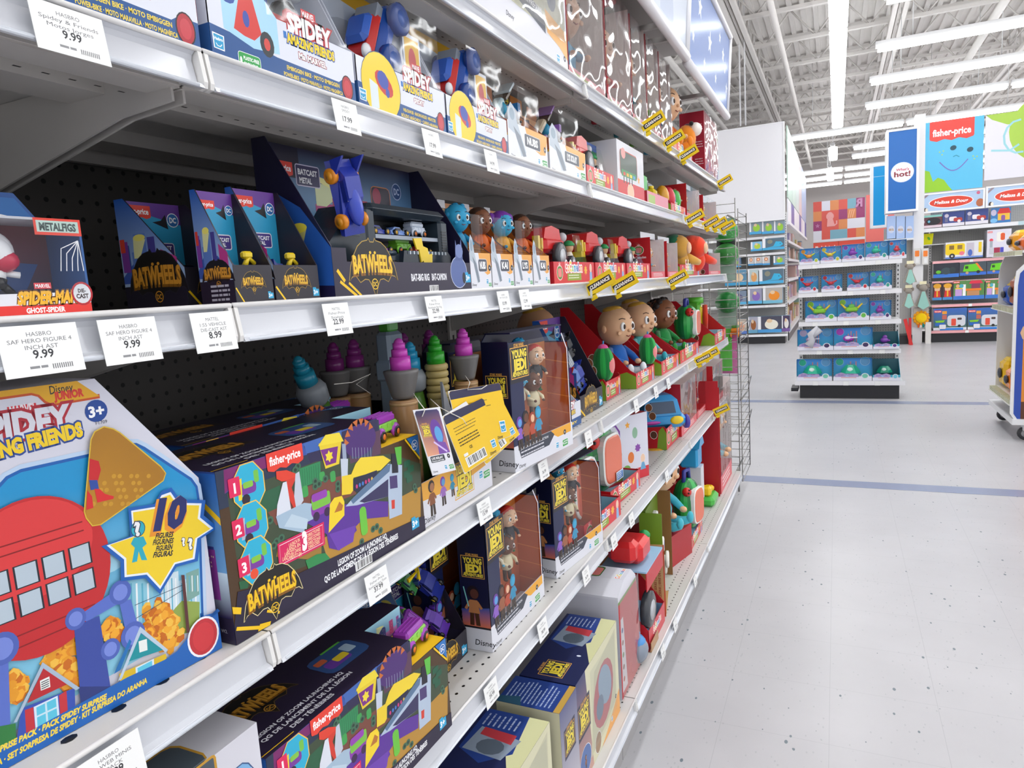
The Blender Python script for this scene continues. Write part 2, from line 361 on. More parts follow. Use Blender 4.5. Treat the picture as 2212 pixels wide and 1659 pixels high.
# ================================================================== THE LONG SHELVING UNIT
XF, XB, XFB = -.577, -1.02, -.513
ROW = {1: 1.873, 2: 1.627, 3: 1.372, 4: 1.005, 5: .668, 'b': .203}
SEC = [-.676, .544, 1.766, 2.986, 4.206]
gon = thing('gondola_shelving', 'long white steel shelving unit filled with toys along the left of the aisle', 'shelving')
SP = 'CBC9C6'
for i in range(4):
    y0, y1 = SEC[i], SEC[i + 1]
    b = MB(); b.box((XB - .02, y0 + .02, .1), (XB, y1 - .02, 2.62), '6B6560'); b.build('back_panel', PEG, gon)
for y in SEC:
    b = MB(); b.box((XB - .03, y - .019, 0), (XB + .006, y + .019, 2.65), 'BDB9B4')
    z = .25
    while z < 2.6: b.box((XB + .0055, y - .004, z), (XB + .0068, y + .004, z + .026), '0A0A0A'); z += .051
    b.build('upright_post', METAL, gon)
def shelf(i, z, xf, base=False):
    y0, y1 = SEC[i] + .0015, SEC[i + 1] - .0015
    b = MB(); xb = XB + .008
    b.box((xb, y0, z - .0025), (xf - .002, y1, z), SP)
    b.tube([(xf - .001, y0, z - .0015), (xf - .001, y1, z - .0015)], .0028, 'E6E4E2', 8)
    if not base:                                        # hems and ribs under the deck
        b.box((xf - .035, y0, z - .03), (xf - .0326, y1, z - .0025), 'C9C5C0'); b.box((xf - .075, y0, z - .032), (xf - .035, y1, z - .03), 'C9C5C0')
        b.box((xf - .2, y0, z - .022), (xf - .14, y1, z - .0025), 'CCC8C3'); b.box((xb + .04, y0, z - .022), (xb + .1, y1, z - .0025), 'CCC8C3')
        b.box((xb, y0, z - .035), (xb + .012, y1, z - .0025), 'C6C2BD')
    else: b.box((xb, y0, z - .002), (xb + .01, y1, z + .001), 'C6C2BD')
    y = y0 + .022; big = i == 0 and z < 1.2
    step = .047 if big else .0254
    r = .0066 if big else .0036
    while y < y1 - .01:                                  # punched holes near the front edge
        for k, dx in enumerate((.03, .062)):
            yy = y + (step / 2 if k and big else 0)
            pts = [(xf - dx + r * .8 * math.cos(2 * PI * t / 8), yy + r * (1.1 if big else 1) * math.sin(2 * PI * t / 8)) for t in range(8)]
            b.add([(p[0], p[1], z + .0004) for p in pts], [tuple(range(8))], '0B0908')
            if not base: b.add([(xf - dx - .06, yy - r, z - .0324), (xf - dx - .06, yy + r, z - .0324), (xf - dx - .057, yy + r, z - .0324), (xf - dx - .057, yy - r, z - .0324)], [(0, 1, 2, 3)], '1A1614') if k == 0 else None
        y += step
    s = b.build('shelf', METAL, gon)
    # price channel: concave strip with a clear nose
    b = MB(); prof = [(xf - .002, z - .004), (xf - .006, z - .007), (xf - .0075, z - .012), (xf - .003, z - .0335), (xf + .004, z - .036), (xf + .0065, z - .0405), (xf + .004, z - .041), (xf - .006, z - .0375), (xf - .0095, z - .012), (xf - .006, z - .004)]
    b.prism(prof, y0 + .006, y1 - .006, 'CCCED4', 'y')
    b.tube([(xf + .0052, y0 + .012, z - .0385), (xf + .0052, y1 - .012, z - .0385)], .0022, 'DDE2EA', 6)
    b.build('price_channel', GLOSSW, s)
    if True:
        for ya, yb in ((y0, y0 + .005), (y1 - .005, y1)):
            b = MB(); b.prism([(xf - .03, z - .001), (xf - .001, z - .001), (xf + .001, z - .005), (xf + .0055, z - .034), (xf + .004, z - .040), (xf - .004, z - .041), (xf - .03, z - .03)], ya, yb, 'E3E1DE', 'y'); b.build('end_cap', METAL, s)
    if not base:
        for ya in (y0 + .004, y1 - .007):
            b = MB(); b.prism([(xb, z - .003), (xf - .04, z - .003), (xf - .04, z - .045), (xf - .12, z - .05), (xb, z - .115)], ya, ya + .003, 'CBC7C2', 'y'); b.build('bracket', METAL, s)
for i in range(4):
    for r in (1, 2, 3, 4, 5): shelf(i, ROW[r], XF)
    shelf(i, ROW['b'], XFB, True)
    b = MB(); b.box((XB, SEC[i] + .002, 0), (XFB - .045, SEC[i + 1] - .002, ROW['b'] - .003), 'A8A6A6'); b.build('kick_plate', METAL, gon)
b = MB(); b.box((XB - .02, -.676, 2.62), (-.6, 4.206, 2.65), 'B5AFAA'); b.build('top_deck', METAL, gon)
# ------------------------------------------------------------------ header signs above the shelves
def header(y0, y1, name, blue):
    xb_, zb, xt, zt = -.545, 2.255, -.52, 2.63
    zb = 2.25 if not blue else 2.235
    t = thing(name, 'blue header poster with white stars in a white frame above the far toy shelves' if blue else 'glossy white header panel in a rounded white frame above the near toy shelves', 'sign', (xb_, y0, zb), PI / 2)
    w = y1 - y0; h = zt - zb; lean = xt - xb_
    b = MB()                                            # local: x along the aisle, y into the shelves, z up
    if blue:
        a = Art(b, (0, 0, 0), (1, 0, 0), (0, -lean, h)); a.rect(.02, .02, w - .04, h - .04, '5B7FC4')
        for sx, sy, r in ((.25, .27, .05), (.12, .12, .03), (.52, .2, .055), (.72, .09, .03), (.92, .25, .04), (1.08, .12, .035), (.4, .08, .03), (.8, .3, .03)): a.star(sx, sy, r, 'F4F6FA')
        a.star(1.0, .2, .03, 'F4F6FA')
    else:
        a = Art(b, (0, 0, 0), (1, 0, 0), (0, -lean, h)); a.rect(.02, .02, w - .04, h - .04, 'DDE3EE')
        a.poly([(w * .62, .03), (w * .8, .03), (w * .72, h - .03), (w * .58, h - .03)], 'C7D0E4')  # slanted band paints a glassy reflection into the panel colour
    a.rect(.0, .0, w, .012, 'F0F0F2')
    b.box((.0, .002, 0), (w, .02, h), 'E8E8EA', Matrix.Shear('XY', 4, (0, 0)))
    b.build('poster_panel', CARD, t)
    b = MB()
    for (p, q, r) in (((0, 0, -.012), (w, 0, -.012), .019), ((0, -lean, h), (w, -lean, h), .015), ((.006, 0, 0), (.006, -lean, h), .010), ((w - .006, 0, 0), (w - .006, -lean, h), .012)): b.tube([p, q], r, 'F2F1F3', 10)
    b.build('frame', METAL, t)
    b = MB(); b.add([(0, -.004, 0), (w, -.004, 0), (w, -lean - .004, h), (0, -lean - .004, h)], [(0, 1, 2, 3)], 'FFFFFF'); b.build('cover_glass', GLASS, t)
    for xa in (.05, w - .07): b = MB(); b.box((xa, .02, .1), (xa + .02, .4, .12), 'CFCBC7'); b.build('arm', METAL, t)
header(SEC[1], SEC[2] - .01, 'header_sign', False)
header(SEC[2] + .0, SEC[3] - .01, 'header_sign', False)
header(SEC[3] + .0, SEC[4] - .08, 'header_sign', True)
hs = [o for o in COL.objects if o.name.startswith('header_sign')]
hs[0]['label'] = 'white header panel over the nearest shelf section, left of the other white panel'
hs[1]['label'] = 'glossy white header panel directly beside the blue star poster'
# ================================================================== LOGOS AND EMBLEMS (as printed on the packages)
GOLD = 'F2C417'
def bat(a, x, y, s, out='B9933A', dc=True, fill='16120F', txt=GOLD, word='BATWHEELS'):
    half = [(0, .33), (.04, .33), (.07, .38), (.09, .35), (.2, .33), (.3, .27), (.4, .15), (.47, .02), (.52, -.16), (.46, -.1), (.38, -.09), (.3, -.17), (.2, -.13), (.12, -.14), (.06, -.22), (0, -.36)]
    pts = [(x + s * p[0], y + s * p[1]) for p in half] + [(x - s * p[0], y + s * p[1]) for p in half[-2:0:-1]]
    a.line(pts, s * .022, out, True); a.poly(pts, fill)
    a.ell(x - s * .05, y + s * .2, s * .025, s * .02, txt, 8); a.ell(x + s * .05, y + s * .2, s * .025, s * .02, txt, 8)
    a.text(word, x, y - s * .06, s * .22, txt, 'c', .04, fit=s * .84, arc=s * .02, shadow='8A5A10')
    if dc: a.ell(x, y - s * .2, s * .06, s * .06, fill, 12, ol=txt, t=s * .012); a.text('DC', x, y - s * .23, s * .06, txt, 'c', .03, fit=s * .085)
def fisher(a, x, y, w, c='E8402F'):
    h = w * .42
    a.poly([(x, y + h), (x, y + h * .25)] + [(x + w * (i + .5 + .5 * math.sin(PI * (t - .5))) / 3, y + h * .25 - h * .2 * math.cos(PI * (t - .5))) for i in range(3) for t in (.15, .5, .85)] + [(x + w, y + h * .25), (x + w, y + h)], c)
    a.text('fisher-price', x + w / 2, y + h * .38, h * .42, 'FFFFFF', 'c', .03, fit=w * .86)
def spidey(a, x, y, w, sub='', tilt=0, marvel=True):
    h = w * .3
    if marvel: a.rect(x - w * .16, y + h * 1.08, w * .3, h * .42, 'D8232E'); a.text('MARVEL', x - w * .01, y + h * 1.14, h * .3, 'FFFFFF', 'c', .03, fit=w * .26)
    a.text('SPIDEY', x, y + h * .28, h * .78, 'FFFFFF', 'c', .05, ol='B3202B', ot=.09, fit=w * .92)
    a.text('AMAZING FRIENDS', x, y - h * .28, h * .42, 'F7D21B', 'c', .05, ol='1D4E96', ot=.1, fit=w)
    a.rect(x - w * .56, y - h * .15, w * .06, h * .3, '2F74BE')
    if sub: a.text(sub, x, y - h * .8, h * .26, 'FFFFFF', 'c', .04, ol='9C2A35', ot=.09)
def jedi(a, x, y, w, c='F4DC45', bg=None, sw=True):
    h = w * 1.02
    if bg: a.rect(x - w * .55, y - h * .55, w * 1.1, h * 1.1, bg)
    a.line([(x - w * .48, y - h * .42), (x + w * .48, y - h * .42), (x + w * .48, y + h * .42), (x - w * .48, y + h * .42)], w * .035, 'E0A646', True)
    if sw: a.text('STAR WARS', x, y + h * .44, h * .09, 'E0A646', 'c', .03, fit=w * .55)
    a.text('YOUNG', x, y + h * .14, h * .22, c, 'c', .05, fit=w * .82, ol='1A1A22', ot=.05)
    a.text('JEDI', x, y - h * .2, h * .3, c, 'c', .06, fit=w * .74, ol='1A1A22', ot=.05)
    a.text('ADVENTURES', x, y - h * .37, h * .12, c, 'c', .04, fit=w * .86, ol='1A1A22', ot=.04)
def coco(a, x, y, w):
    cs = ['E8403A', 'F59A23', 'F4CE2A', '7DBE3C', '3FA9D8', '2C6FB7', '8C57A8', 'E8403A', 'F59A23']
    s = 'CoComelon'; q = x - w / 2
    for i, ch in enumerate(s):
        ww = w * (.14 if ch in 'CoC' and i in (0, 2) else (.15 if ch == 'm' else (.06 if ch == 'l' else .105)))
        a.text(ch, q + ww / 2, y, w * (.2 if ch == 'C' else .17), 'FFFFFF', 'c', .08, ol='FFFFFF', ot=.06, fit=ww * .9); a.text(ch, q + ww / 2, y, w * (.2 if ch == 'C' else .17), cs[i], 'c', .04, fit=ww * .8); q += ww
def melon(a, x, y, r, lc='F6C9C4'):
    """plain melon-shaped badge with a leafy top, no face"""
    a.ell(x, y, r, r * .85, '4E8A3A', 18, ol=lc, t=r * .14); a.rrect(x - r * .66, y - r * .56, r * 1.32, r * 1.1, r * .3, 'E9837E')
    for s in (-1, 0, 1): a.line([(x, y + r * .8), (x + s * r * .3, y + r * (1.35 if s == 0 else 1.2))], r * .13, lc)
def hasbro(a, x, y, s, c='2B9CCB'):
    a.poly([(x, y), (x + s * .95, y - s * .05), (x + s * 1.02, y + s), (x - s * .04, y + s * 1.06)], 'FFFFFF'); a.poly([(x + s * .08, y + s * .06), (x + s * .88, y + s * .03), (x + s * .93, y + s * .93), (x + s * .06, y + s * .97)], c)
    a.text('Hasbro', x + s * .48, y + s * .58, s * .22, 'FFFFFF', 'c', .03, fit=s * .76); a.line([(x + s * .22, y + s * .36), (x + s * .35, y + s * .2), (x + s * .6, y + s * .2), (x + s * .75, y + s * .36)], s * .06, 'FFFFFF')
def plasticfree(a, x, y, w):
    a.rrect(x, y, w, w * .55, w * .08, '2E9E49', 'FFFFFF', w * .02); a.text('PLASTIC-FREE', x + w * .58, y + w * .33, w * .12, 'FFFFFF', 'c', .03, fit=w * .72); a.text('PACKAGING', x + w * .55, y + w * .14, w * .12, 'FFFFFF', 'c', .03, fit=w * .62); a.ell(x + w * .1, y + w * .28, w * .05, w * .12, 'FFFFFF', 10)
def disney(a, x, y, h, c='22242C'): a.text('Disney', x, y, h, c, 'l', .01, shear=.15)
def age(a, x, y, r, c='1F2A52', t='3+'): a.ell(x, y, r, r, c, 18); a.text(t, x, y - r * .42, r * .85, 'FFFFFF', 'c', .04)
def agesq(a, x, y, s): a.poly([(x, y), (x + s, y), (x + s, y + s * .8), (x + s * .6, y + s * .8), (x + s * .5, y + s), (x, y + s)], '2FA6D6'); a.text('3+', x + s * .45, y + s * .2, s * .5, 'FFFFFF', 'c', .04)
def dcs(a, x, y, r, c='FFFFFF', bg='2F6FB5'): a.ell(x, y, r, r, bg, 16, ol=c, t=r * .12); a.text('DC', x, y - r * .4, r * .85, c, 'c', .04, fit=r * 1.25)
def city(a, x, y, w, h, seed=1, top='1F5FAF', low='CFE3F2', mid='5B3E8E'):
    """night skyline print with lit streets and a searchlight"""
    r = random.Random(seed); a.rect(x, y + h * .3, w, h * .7, '6FA5D6', top); a.rect(x, y, w, h * .32, '2A1C4A', low)
    for i in range(9):
        bw = w * r.uniform(.06, .14); bx = x + r.uniform(0, w - bw); bh = h * r.uniform(.35, .62)
        a.rect(bx, y + h * .12, bw, bh, r.choice(['2D4F96', '3B3F8A', '5A3B93', '8E3B95', '24407E', 'B8347E']))
        for j in range(4): a.rect(bx + bw * r.uniform(.1, .7), y + h * .15 + bh * r.uniform(.1, .85), bw * .12, h * .012, 'F7E9A8')
    a.poly([(x + w * .3, y + h * .48), (x + w * .36, y + h * .48), (x + w * .5, y + h * .68), (x + w * .3, y + h * .7)], 'DCE4B0'); a.ell(x + w * .4, y + h * .7, w * .11, h * .035, 'F4EE9A', 14, rot=-.2)
def figure(a, x, y, h, body, skin='A9714B', hair='2B1B14', leg='3A2C22'):
    """small printed person, seen as a simple coloured silhouette"""
    a.poly([(x - h * .13, y), (x - h * .02, y), (x, y + h * .35), (x + h * .03, y), (x + h * .14, y), (x + h * .11, y + h * .4), (x - h * .11, y + h * .4)], leg)
    a.poly([(x - h * .15, y + h * .3), (x + h * .15, y + h * .3), (x + h * .1, y + h * .62), (x - h * .1, y + h * .62)], body)
    a.line([(x - h * .09, y + h * .58), (x - h * .22, y + h * .38)], h * .07, body); a.line([(x + h * .09, y + h * .58), (x + h * .2, y + h * .42)], h * .07, body)
    a.ell(x, y + h * .8, h * .16, h * .17, hair, 12); a.ell(x + h * .03, y + h * .77, h * .11, h * .12, skin, 12)
# ================================================================== TOY SHAPES (drawn into a mesh)
def TM(loc=(0, 0, 0), rz=0, rx=0, ry=0, s=1):
    return Matrix.Translation(loc) @ Matrix.Rotation(rz, 4, 'Z') @ Matrix.Rotation(ry, 4, 'Y') @ Matrix.Rotation(rx, 4, 'X') @ Matrix.Scale(s, 4)
def car(m, L, body, trim, wheel='141416', hub='D9C23A', fins=False):
    """toy car along x, wheels on z=0"""
    W_ = L * .42; H = L * .34; w = .5 * W_
    prof = [(-.5, .12), (.48, .12), (.5, .3), (.3, .42), (.14, .5), (.02, .8), (-.26, .82), (-.4, .55), (-.5, .5)]
    m.loft([[(p[0] * L, s * (w if p[1] < .5 else w * .72), p[1] * H) for p in prof] for s in (-1, 1)], body)
    m.box((-.22 * L, -w * .78, .52 * H), (.06 * L, w * .78, .72 * H), trim)
    if fins:
        for s in (-1, 1): m.prism([(-.5 * L, .45 * H), (-.25 * L, .45 * H), (-.52 * L, 1.1 * H)], s * w - .002, s * w + .002, body)
    for sx in (-.3, .3):
        for s in (-1, 1): m.wheel((sx * L, s * w * .98, L * .1), L * .105, W_ * .22, wheel, hub)
def van(m, L, body, lower, hub='E0762A'):
    W_ = L * .46; w = W_ / 2
    m.rbox((-.4 * L, -w * .9, .16 * L), (.42 * L, w * .9, .36 * L), L * .03, lower)
    m.rbox((-.42 * L, -w * .84, .34 * L), (.36 * L, w * .84, .52 * L), L * .05, body)
    for k in (-.25, 0, .2): m.box((k * L - .04 * L, -w * .95, .26 * L), (k * L + .04 * L, w * .95, .34 * L), lower)
    for i in range(4): m.box((-.38 * L, -w * .7 + i * w * .4, .515 * L), (.3 * L, -w * .62 + i * w * .4, .535 * L), body)
    for sx in (-.3, .3):
        for s in (-1, 1):
            m.ell((sx * L, s * w * .85, .16 * L), (L * .17, W_ * .14, L * .15), body, 12, 6); m.wheel((sx * L, s * w * 1.02, L * .12), L * .115, W_ * .16, '19191B', hub)
def doll(t, h, skin, hair, top, legs=None, M=None, hairy=1, mat_=None, seated=True, arms=True, eye='3A2416'):
    """generic baby or character doll: body, head with simple face, hair; its parts under t"""
    M = M or Matrix(); r = h * .24
    b = MB(); b.M = M
    b.lathe([(r * .35, h * .02), (r * .72, h * .08), (r * .78, h * .22), (r * .6, h * .36), (r * .36, h * .44)], top, n=12, sy=.8)
    if arms:
        for s in (-1, 1): b.tube([(s * r * .55, 0, h * .38), (s * r * .95, -r * .35, h * .27), (s * r * .6, -r * .95, h * .22)], [r * .2, r * .2, r * .15], top, 8)
    if seated:
        for s in (-1, 1): b.tube([(s * r * .35, -r * .1, h * .08), (s * r * .5, -r * 1.0, h * .07), (s * r * .55, -r * 1.35, h * .1)], [r * .28, r * .24, r * .18], legs or top, 8); b.ell((s * r * .55, -r * 1.4, h * .13), (r * .22, r * .16, r * .3), legs or top, 8, 6)
    else:
        for s in (-1, 1): b.tube([(s * r * .3, 0, h * .1), (s * r * .34, 0, -h * .2)], [r * .26, r * .2], legs or top, 8); b.ell((s * r * .34, -r * .12, -h * .22), (r * .2, r * .34, r * .14), legs or top, 8, 6)
    b.build('body', mat_ or CLOTH, t)
    b = MB(); b.M = M; z = h * .68
    b.ell((0, 0, z), (r * 1.0, r * .98, r * 1.08), skin, 20, 14); b.ell((0, -r * .96, z - r * .22), (r * .13, r * .14, r * .1), skin, 8, 6)
    for s in (-1, 1):
        b.ell((s * r * 1.0, 0, z - r * .1), (r * .12, r * .2, r * .22), skin, 8, 6)
        b.ell((s * r * .38, -r * .86, z), (r * .2, r * .1, r * .25), 'F6F6F4', 12, 8); b.ell((s * r * .36, -r * .945, z), (r * .1, r * .04, r * .14), eye, 10, 6)
        b.tube([(s * r * .22, -r * .9, z + r * .4), (s * r * .4, -r * .84, z + r * .46), (s * r * .56, -r * .74, z + r * .4)], r * .022, '4A3326', 5)
        b.ell((s * r * .6, -r * .78, z - r * .35), (r * .17, r * .06, r * .12), skin, 8, 6)
    b.tube([(-r * .16, -r * .9, z - r * .5), (0, -r * .92, z - r * .56), (r * .16, -r * .9, z - r * .5)], r * .03, '8A3A30', 5)
    b.ell((-0.0, 0, z - r * .95), (r * .35, r * .33, r * .25), skin, 10, 6)
    for s in (-1, 1):
        if arms: b.ell((s * r * .55, -r * 1.05, h * .21), (r * .16, r * .2, r * .15), skin, 8, 6)
    b.build('head', SKIN, t)
    b = MB(); b.M = M; rr = random.Random(int(h * 1e4) + len(hair))
    if hairy == 1:
        b.ell((0, -r * .05, z + r * 1.0), (r * .34, r * .36, r * .13), hair, 10, 6); b.ell((0, r * .1, z + r * .86), (r * .62, r * .6, r * .26), hair, 14, 6)
    elif hairy == 2:
        for i in range(26):
            a = rr.uniform(0, 2 * PI); e = rr.uniform(.25, 1.4); b.ell((r * .92 * math.cos(a) * math.cos(e), abs(r * .92 * math.sin(a) * math.cos(e)) - r * .25, z + r * .98 * math.sin(e)), r * .24, hair, 8, 6)
    elif hairy == 3:
        b.ell((0, r * .12, z + r * .2), (r * 1.06, r * 1.0, r * 1.0), hair, 16, 10)
        for s in (-1, 1): b.ell((s * r * .95, r * .2, z + r * .5), (r * .4, r * .4, r * .5), hair, 10, 8)
    elif hairy == 4:
        b.ell((0, r * .15, z + r * .28), (r * 1.0, r * .95, r * .92), hair, 16, 10)
    if b.v: b.build('hair', SKIN, t)
def fruit_melon(m, c, r, M=None):
    """striped melon body with a plain flat red front panel"""
    n = 24; T = Matrix.Translation(c) @ (M or Matrix())
    for k in range(n):
        a0, a1 = 2 * PI * k / n, 2 * PI * (k + 1) / n; col = '2FA84C' if k % 4 < 2 else '1B7A3A'; rings = []
        for i in range(13):
            e = -PI / 2 + PI * i / 12; ce = max(.02, math.cos(e)) ** .75
            rings.append([(r[0] * ce * math.cos(a), r[1] * ce * math.sin(a), r[2] * math.sin(e)) for a in (a0, a1)])
        v = [tuple(T @ Vector(p)) for q in rings for p in q]; m.add(v, [(2 * i, 2 * i + 1, 2 * i + 3, 2 * i + 2) for i in range(12)], col, True)
# ================================================================== PACKAGES
CD = .0016
def card_box(m, w, d, h, c, top=None, left=None, y0=0, x0=0, z0=0, chop=None):
    """closed carton; chop=(dx,dz) cuts the upper right corner of the front outline"""
    if chop: P = [(x0, z0), (x0 + w, z0), (x0 + w, z0 + h - chop[1]), (x0 + w - chop[0], z0 + h), (x0, z0 + h)]
    else: P = [(x0, z0), (x0 + w, z0), (x0 + w, z0 + h), (x0, z0 + h)]
    m.prism(P, y0, y0 + d, c, 'y')
    if top: m.box((x0 + .0003, y0 + .0003, z0 + h), (x0 + w - .0003, y0 + d - .0003, z0 + h + .0001), top)
    if left: m.box((x0 - .0003, y0 + .0003, z0 + .0003), (x0, y0 + d - .0003, z0 + h - .0003), left)
def tray(m, w, d, hb, hf, oc, ic, side=None, lc=None, fh=None, hook=True):
    """open display tray: tall back card, sloping sides, low front; side = outline points (distance from the back, height)"""
    side = side or [(0, 0), (d, 0), (d, hf), (d * .25, hb * .98), (0, hb)]
    for x in (0, w - CD): m.prism([(d - s, z) for s, z in side][::-1], x, x + CD, lc or oc, 'x')
    m.box((CD, d - CD, 0), (w - CD, d, hb), ic); m.box((CD, 0, 0), (w - CD, d, CD), ic); m.box((0, 0, 0), (w, CD, hf), oc)
    # inner faces
    m.box((w - CD - .0002, .002, .001), (w - CD, d - .002, min(hf, hb) * .9), ic)
def faces(m, w, d, h):
    """artwork canvases of a box: front, left side, top, inner back card"""
    return (Art(m, (0, 0, 0), (1, 0, 0), (0, 0, 1)), Art(m, (0, d, 0), (0, -1, 0), (0, 0, 1)), Art(m, (0, 0, h), (1, 0, 0), (0, 1, 0)), Art(m, (CD, d - .0032, 0), (1, 0, 0), (0, 0, 1)))
def sidepoly(a, d, side, c, c2=None):
    """ink over the whole sloping side"""
    hs = max(z for s, z in side) ; p = [(s, z) for s, z in side]
    if c2: a.poly(p, c, [tuple(lin(c)[i] * (1 - z / hs) + lin(c2)[i] * z / hs for i in range(3)) for s, z in p])
    else: a.poly(p, c)
def window(t, w, h, x, z, y=-.0015, mat_=None, name='clear_window', d=None, label=None):
    b = MB()
    if d: b.box((x, y, z), (x + w, y + d, z + h), 'FFFFFF')
    else: b.add([(x + w * i / 4, y - .002 * math.sin(PI * i / 4), z + h * j) for j in (0, 1) for i in range(5)], [(i, i + 1, i + 6, i + 5) for i in range(4)], 'FFFFFF', True)
    return b.build(name, mat_ or CLEAR, t)
G = PI / 2
# ================================================================== TOYS ON THE LONG SHELVES
def pix(o, sh=0):
    """measure artwork: photo pixel to (right, up) on the front face of a package"""
    Mi = (Matrix.Translation(o.location) @ Matrix.Rotation(o.rotation_euler[2], 4, 'Z')).inverted()
    c = Mi @ Vector((0, 0, HC))
    def q(px, py):
        d = Vector((px - CX, py - CY, F)); r = Mi.to_3x3() @ Vector((MX.dot(d), MY.dot(d), MZ.dot(d)))
        k = -c.y / r.y; x = c.x + r.x * k; z = c.z + r.z * k; return (x - sh * z, z)
    return q
def crop(q, ox, oy, s=3.687): return lambda x, y: q(ox + x / s, oy + y / s)
def pt(a, q, s, p0, p1, h, c, b=.03, **k):
    A = q(*p0); B = q(*p1); a.text(s, A[0], A[1], h, c, 'l', b, rot=math.atan2(B[1] - A[1], B[0] - A[0]), fit=math.dist(A, B), **k)
# ---------------------------------------------------------------- big blue surprise pack, row 4
t = thing('toy_package', 'large sky-blue toy carton with a yellow 10 burst, nearest on the fourth shelf', 'toy box', (-.6405, .0567, ROW[4] + .0006), math.radians(85.3))
w, h, d = .443, .307, .11; q0 = pix(t, .03); m = MB()
out = [(0, 0), (w, 0), (w, .189), (.352, h), (.088, h), (0, .189)]
m.prism(out, 0, d, 'D6D6E2', 'y')
a = Art(m, (0, 0, 0), (1, 0, 0), (0, 0, 1)); c1 = crop(q0, 0, 780); c2 = crop(q0, 0, 1209)
def Q(f, *p): return [f(p[i], p[i + 1]) for i in range(0, len(p), 2)]
yb = Q(c1, -600, 370, 0, 288, 340, 240, 400, 255, 450, 305, 500, 328, 868, 266, 695, 146, 0, 238, -600, 300)
a.line(yb[:7], .004, 'C8501E'); a.poly(yb, 'E2A81E')
pt(a, c1, 'Disney', (485, 252), (665, 225), .0075, '30302E', .01); pt(a, c1, 'JUNIOR', (515, 298), (748, 262), .0068, 'D8382A', .06)
a.poly(Q(c1, 165, 436, 388, 400, 372, 318, 148, 352), 'D62A38'); pt(a, c1, 'MARVEL', (172, 424), (380, 390), .0085, 'E8E4EA', .04)
pt(a, c1, 'SPIDEY', (-130, 660), (650, 515), .0215, 'DCDCE6', .05, ol='B02434', ot=.09)
pt(a, c1, 'AMAZING FRIENDS', (-330, 860), (735, 575), .0125, 'F5D025', .06, ol='2A4A94', ot=.1)
X, Z = c1(838, 383); a.ell(X, Z, .0102, .0102, '1E4796', 20); a.text('3+', X, Z - .005, .0098, 'FFFFFF', 'c', .04)
X, Z = c1(832, 495); a.text('F1709', X, Z, .0032, '4A4A58', 'l', .0)
blue = Q(c1, -600, 1400, 0, 1050, 130, 910, 240, 855, 760, 738, 1060, 650, 1140, 650, 1200, 680, 1560, 930, 1600, 990, 1615, 1110, 1620, 2100) + Q(c2, 1610, 420, 1610, 500, 0, 1430, -700, 1700)
a.line(blue[:-3], .0105, 'BDD3EC'); nb = len(blue)
a.poly(blue, '2AA0D8', ['1C93CC' if p[1] > .12 else ('62BCE0' if p[1] > .07 else '8FD0E6') for p in blue]); a.line(blue[:-3], .0028, '1A5FAE')
for x, y, r in ((820, 1540, .012), (900, 1600, .018), (640, 1590, .012)): X, Z = c1(x, y); a.ell(X, Z, r, r * .5, 'A5D8EC', 14)
for i, (x, y, x2, y2, col) in enumerate(((1040, 160, 1240, 650, '8CC9DC'), (1300, 120, 1440, 500, 'D3E6EE'), (1440, 160, 1600, 420, 'B4D6E8'), (1500, 100, 1600, 330, '7FA9A0'))):
    a.poly(Q(c2, x, y, x2, y - 40, x2, y2 - 60, x, y2), col)
    for j in range(4): a.poly(Q(c2, x + 20 + j * (x2 - x) * .22, y + 20, x + 20 + j * (x2 - x) * .22 + (x2 - x) * .07, y + 15, x + 20 + j * (x2 - x) * .22 + (x2 - x) * .07, y2 - 90, x + 20 + j * (x2 - x) * .22, y2 - 80), 'F2F6F8' if j % 2 else '5FAFC8')
a.poly(Q(c2, 1370, 420, 1460, 320, 1600, 330, 1590, 560, 1400, 600), '93A850')
rg = random.Random(4)
for cx_, cy_, R in ((1260, 440, 130), (1330, 560, 160), (500, 760, 170), (560, 900, 120), (130, 1000, 110), (900, 560, 90), (1180, 620, 90)):   # autumn trees
    for i in range(70):
        an = rg.uniform(0, 6.3); rr = R * math.sqrt(rg.random()); X, Z = c2(cx_ + rr * .75 * math.cos(an), cy_ + rr * math.sin(an)); a.ell(X, Z, .0052, .0042, rg.choice(['E08A1E', 'F0A82E', 'C96A16', 'E59A24', 'F3BE48']), 6, rot=an)
a.poly(Q(c2, 1450, 110, 1475, 110, 1505, 570, 1480, 575), '5A3030'); a.line(Q(c2, 1080, 350, 1460, 190), .0006, '2A3A50'); a.line(Q(c2, 1080, 460, 1460, 230), .0006, '2A3A50')
# plain red round building with one wide band of panes
X, Z = c1(330, 1700); a.ell(X, Z, .062, .069, 'C4282C', 40); X, Z = c1(300, 1500); a.ell(X, Z + .002, .05, .042, 'DC3B3C', 30)
X, Z = c1(360, 1760)
for k in (-.055, -.033, -.011, .011, .033):
    for zz in (-.020, .004): a.rect(X + k - .0085, Z + zz - .001, .019, .020, '20242E'); a.rect(X + k - .007, Z + zz, .016, .018, 'B9C8D4')
for zz in (.034, .042, -.036, -.046): a.rect(X - .04, Z + zz, .08, .0012, '8A1A1E')
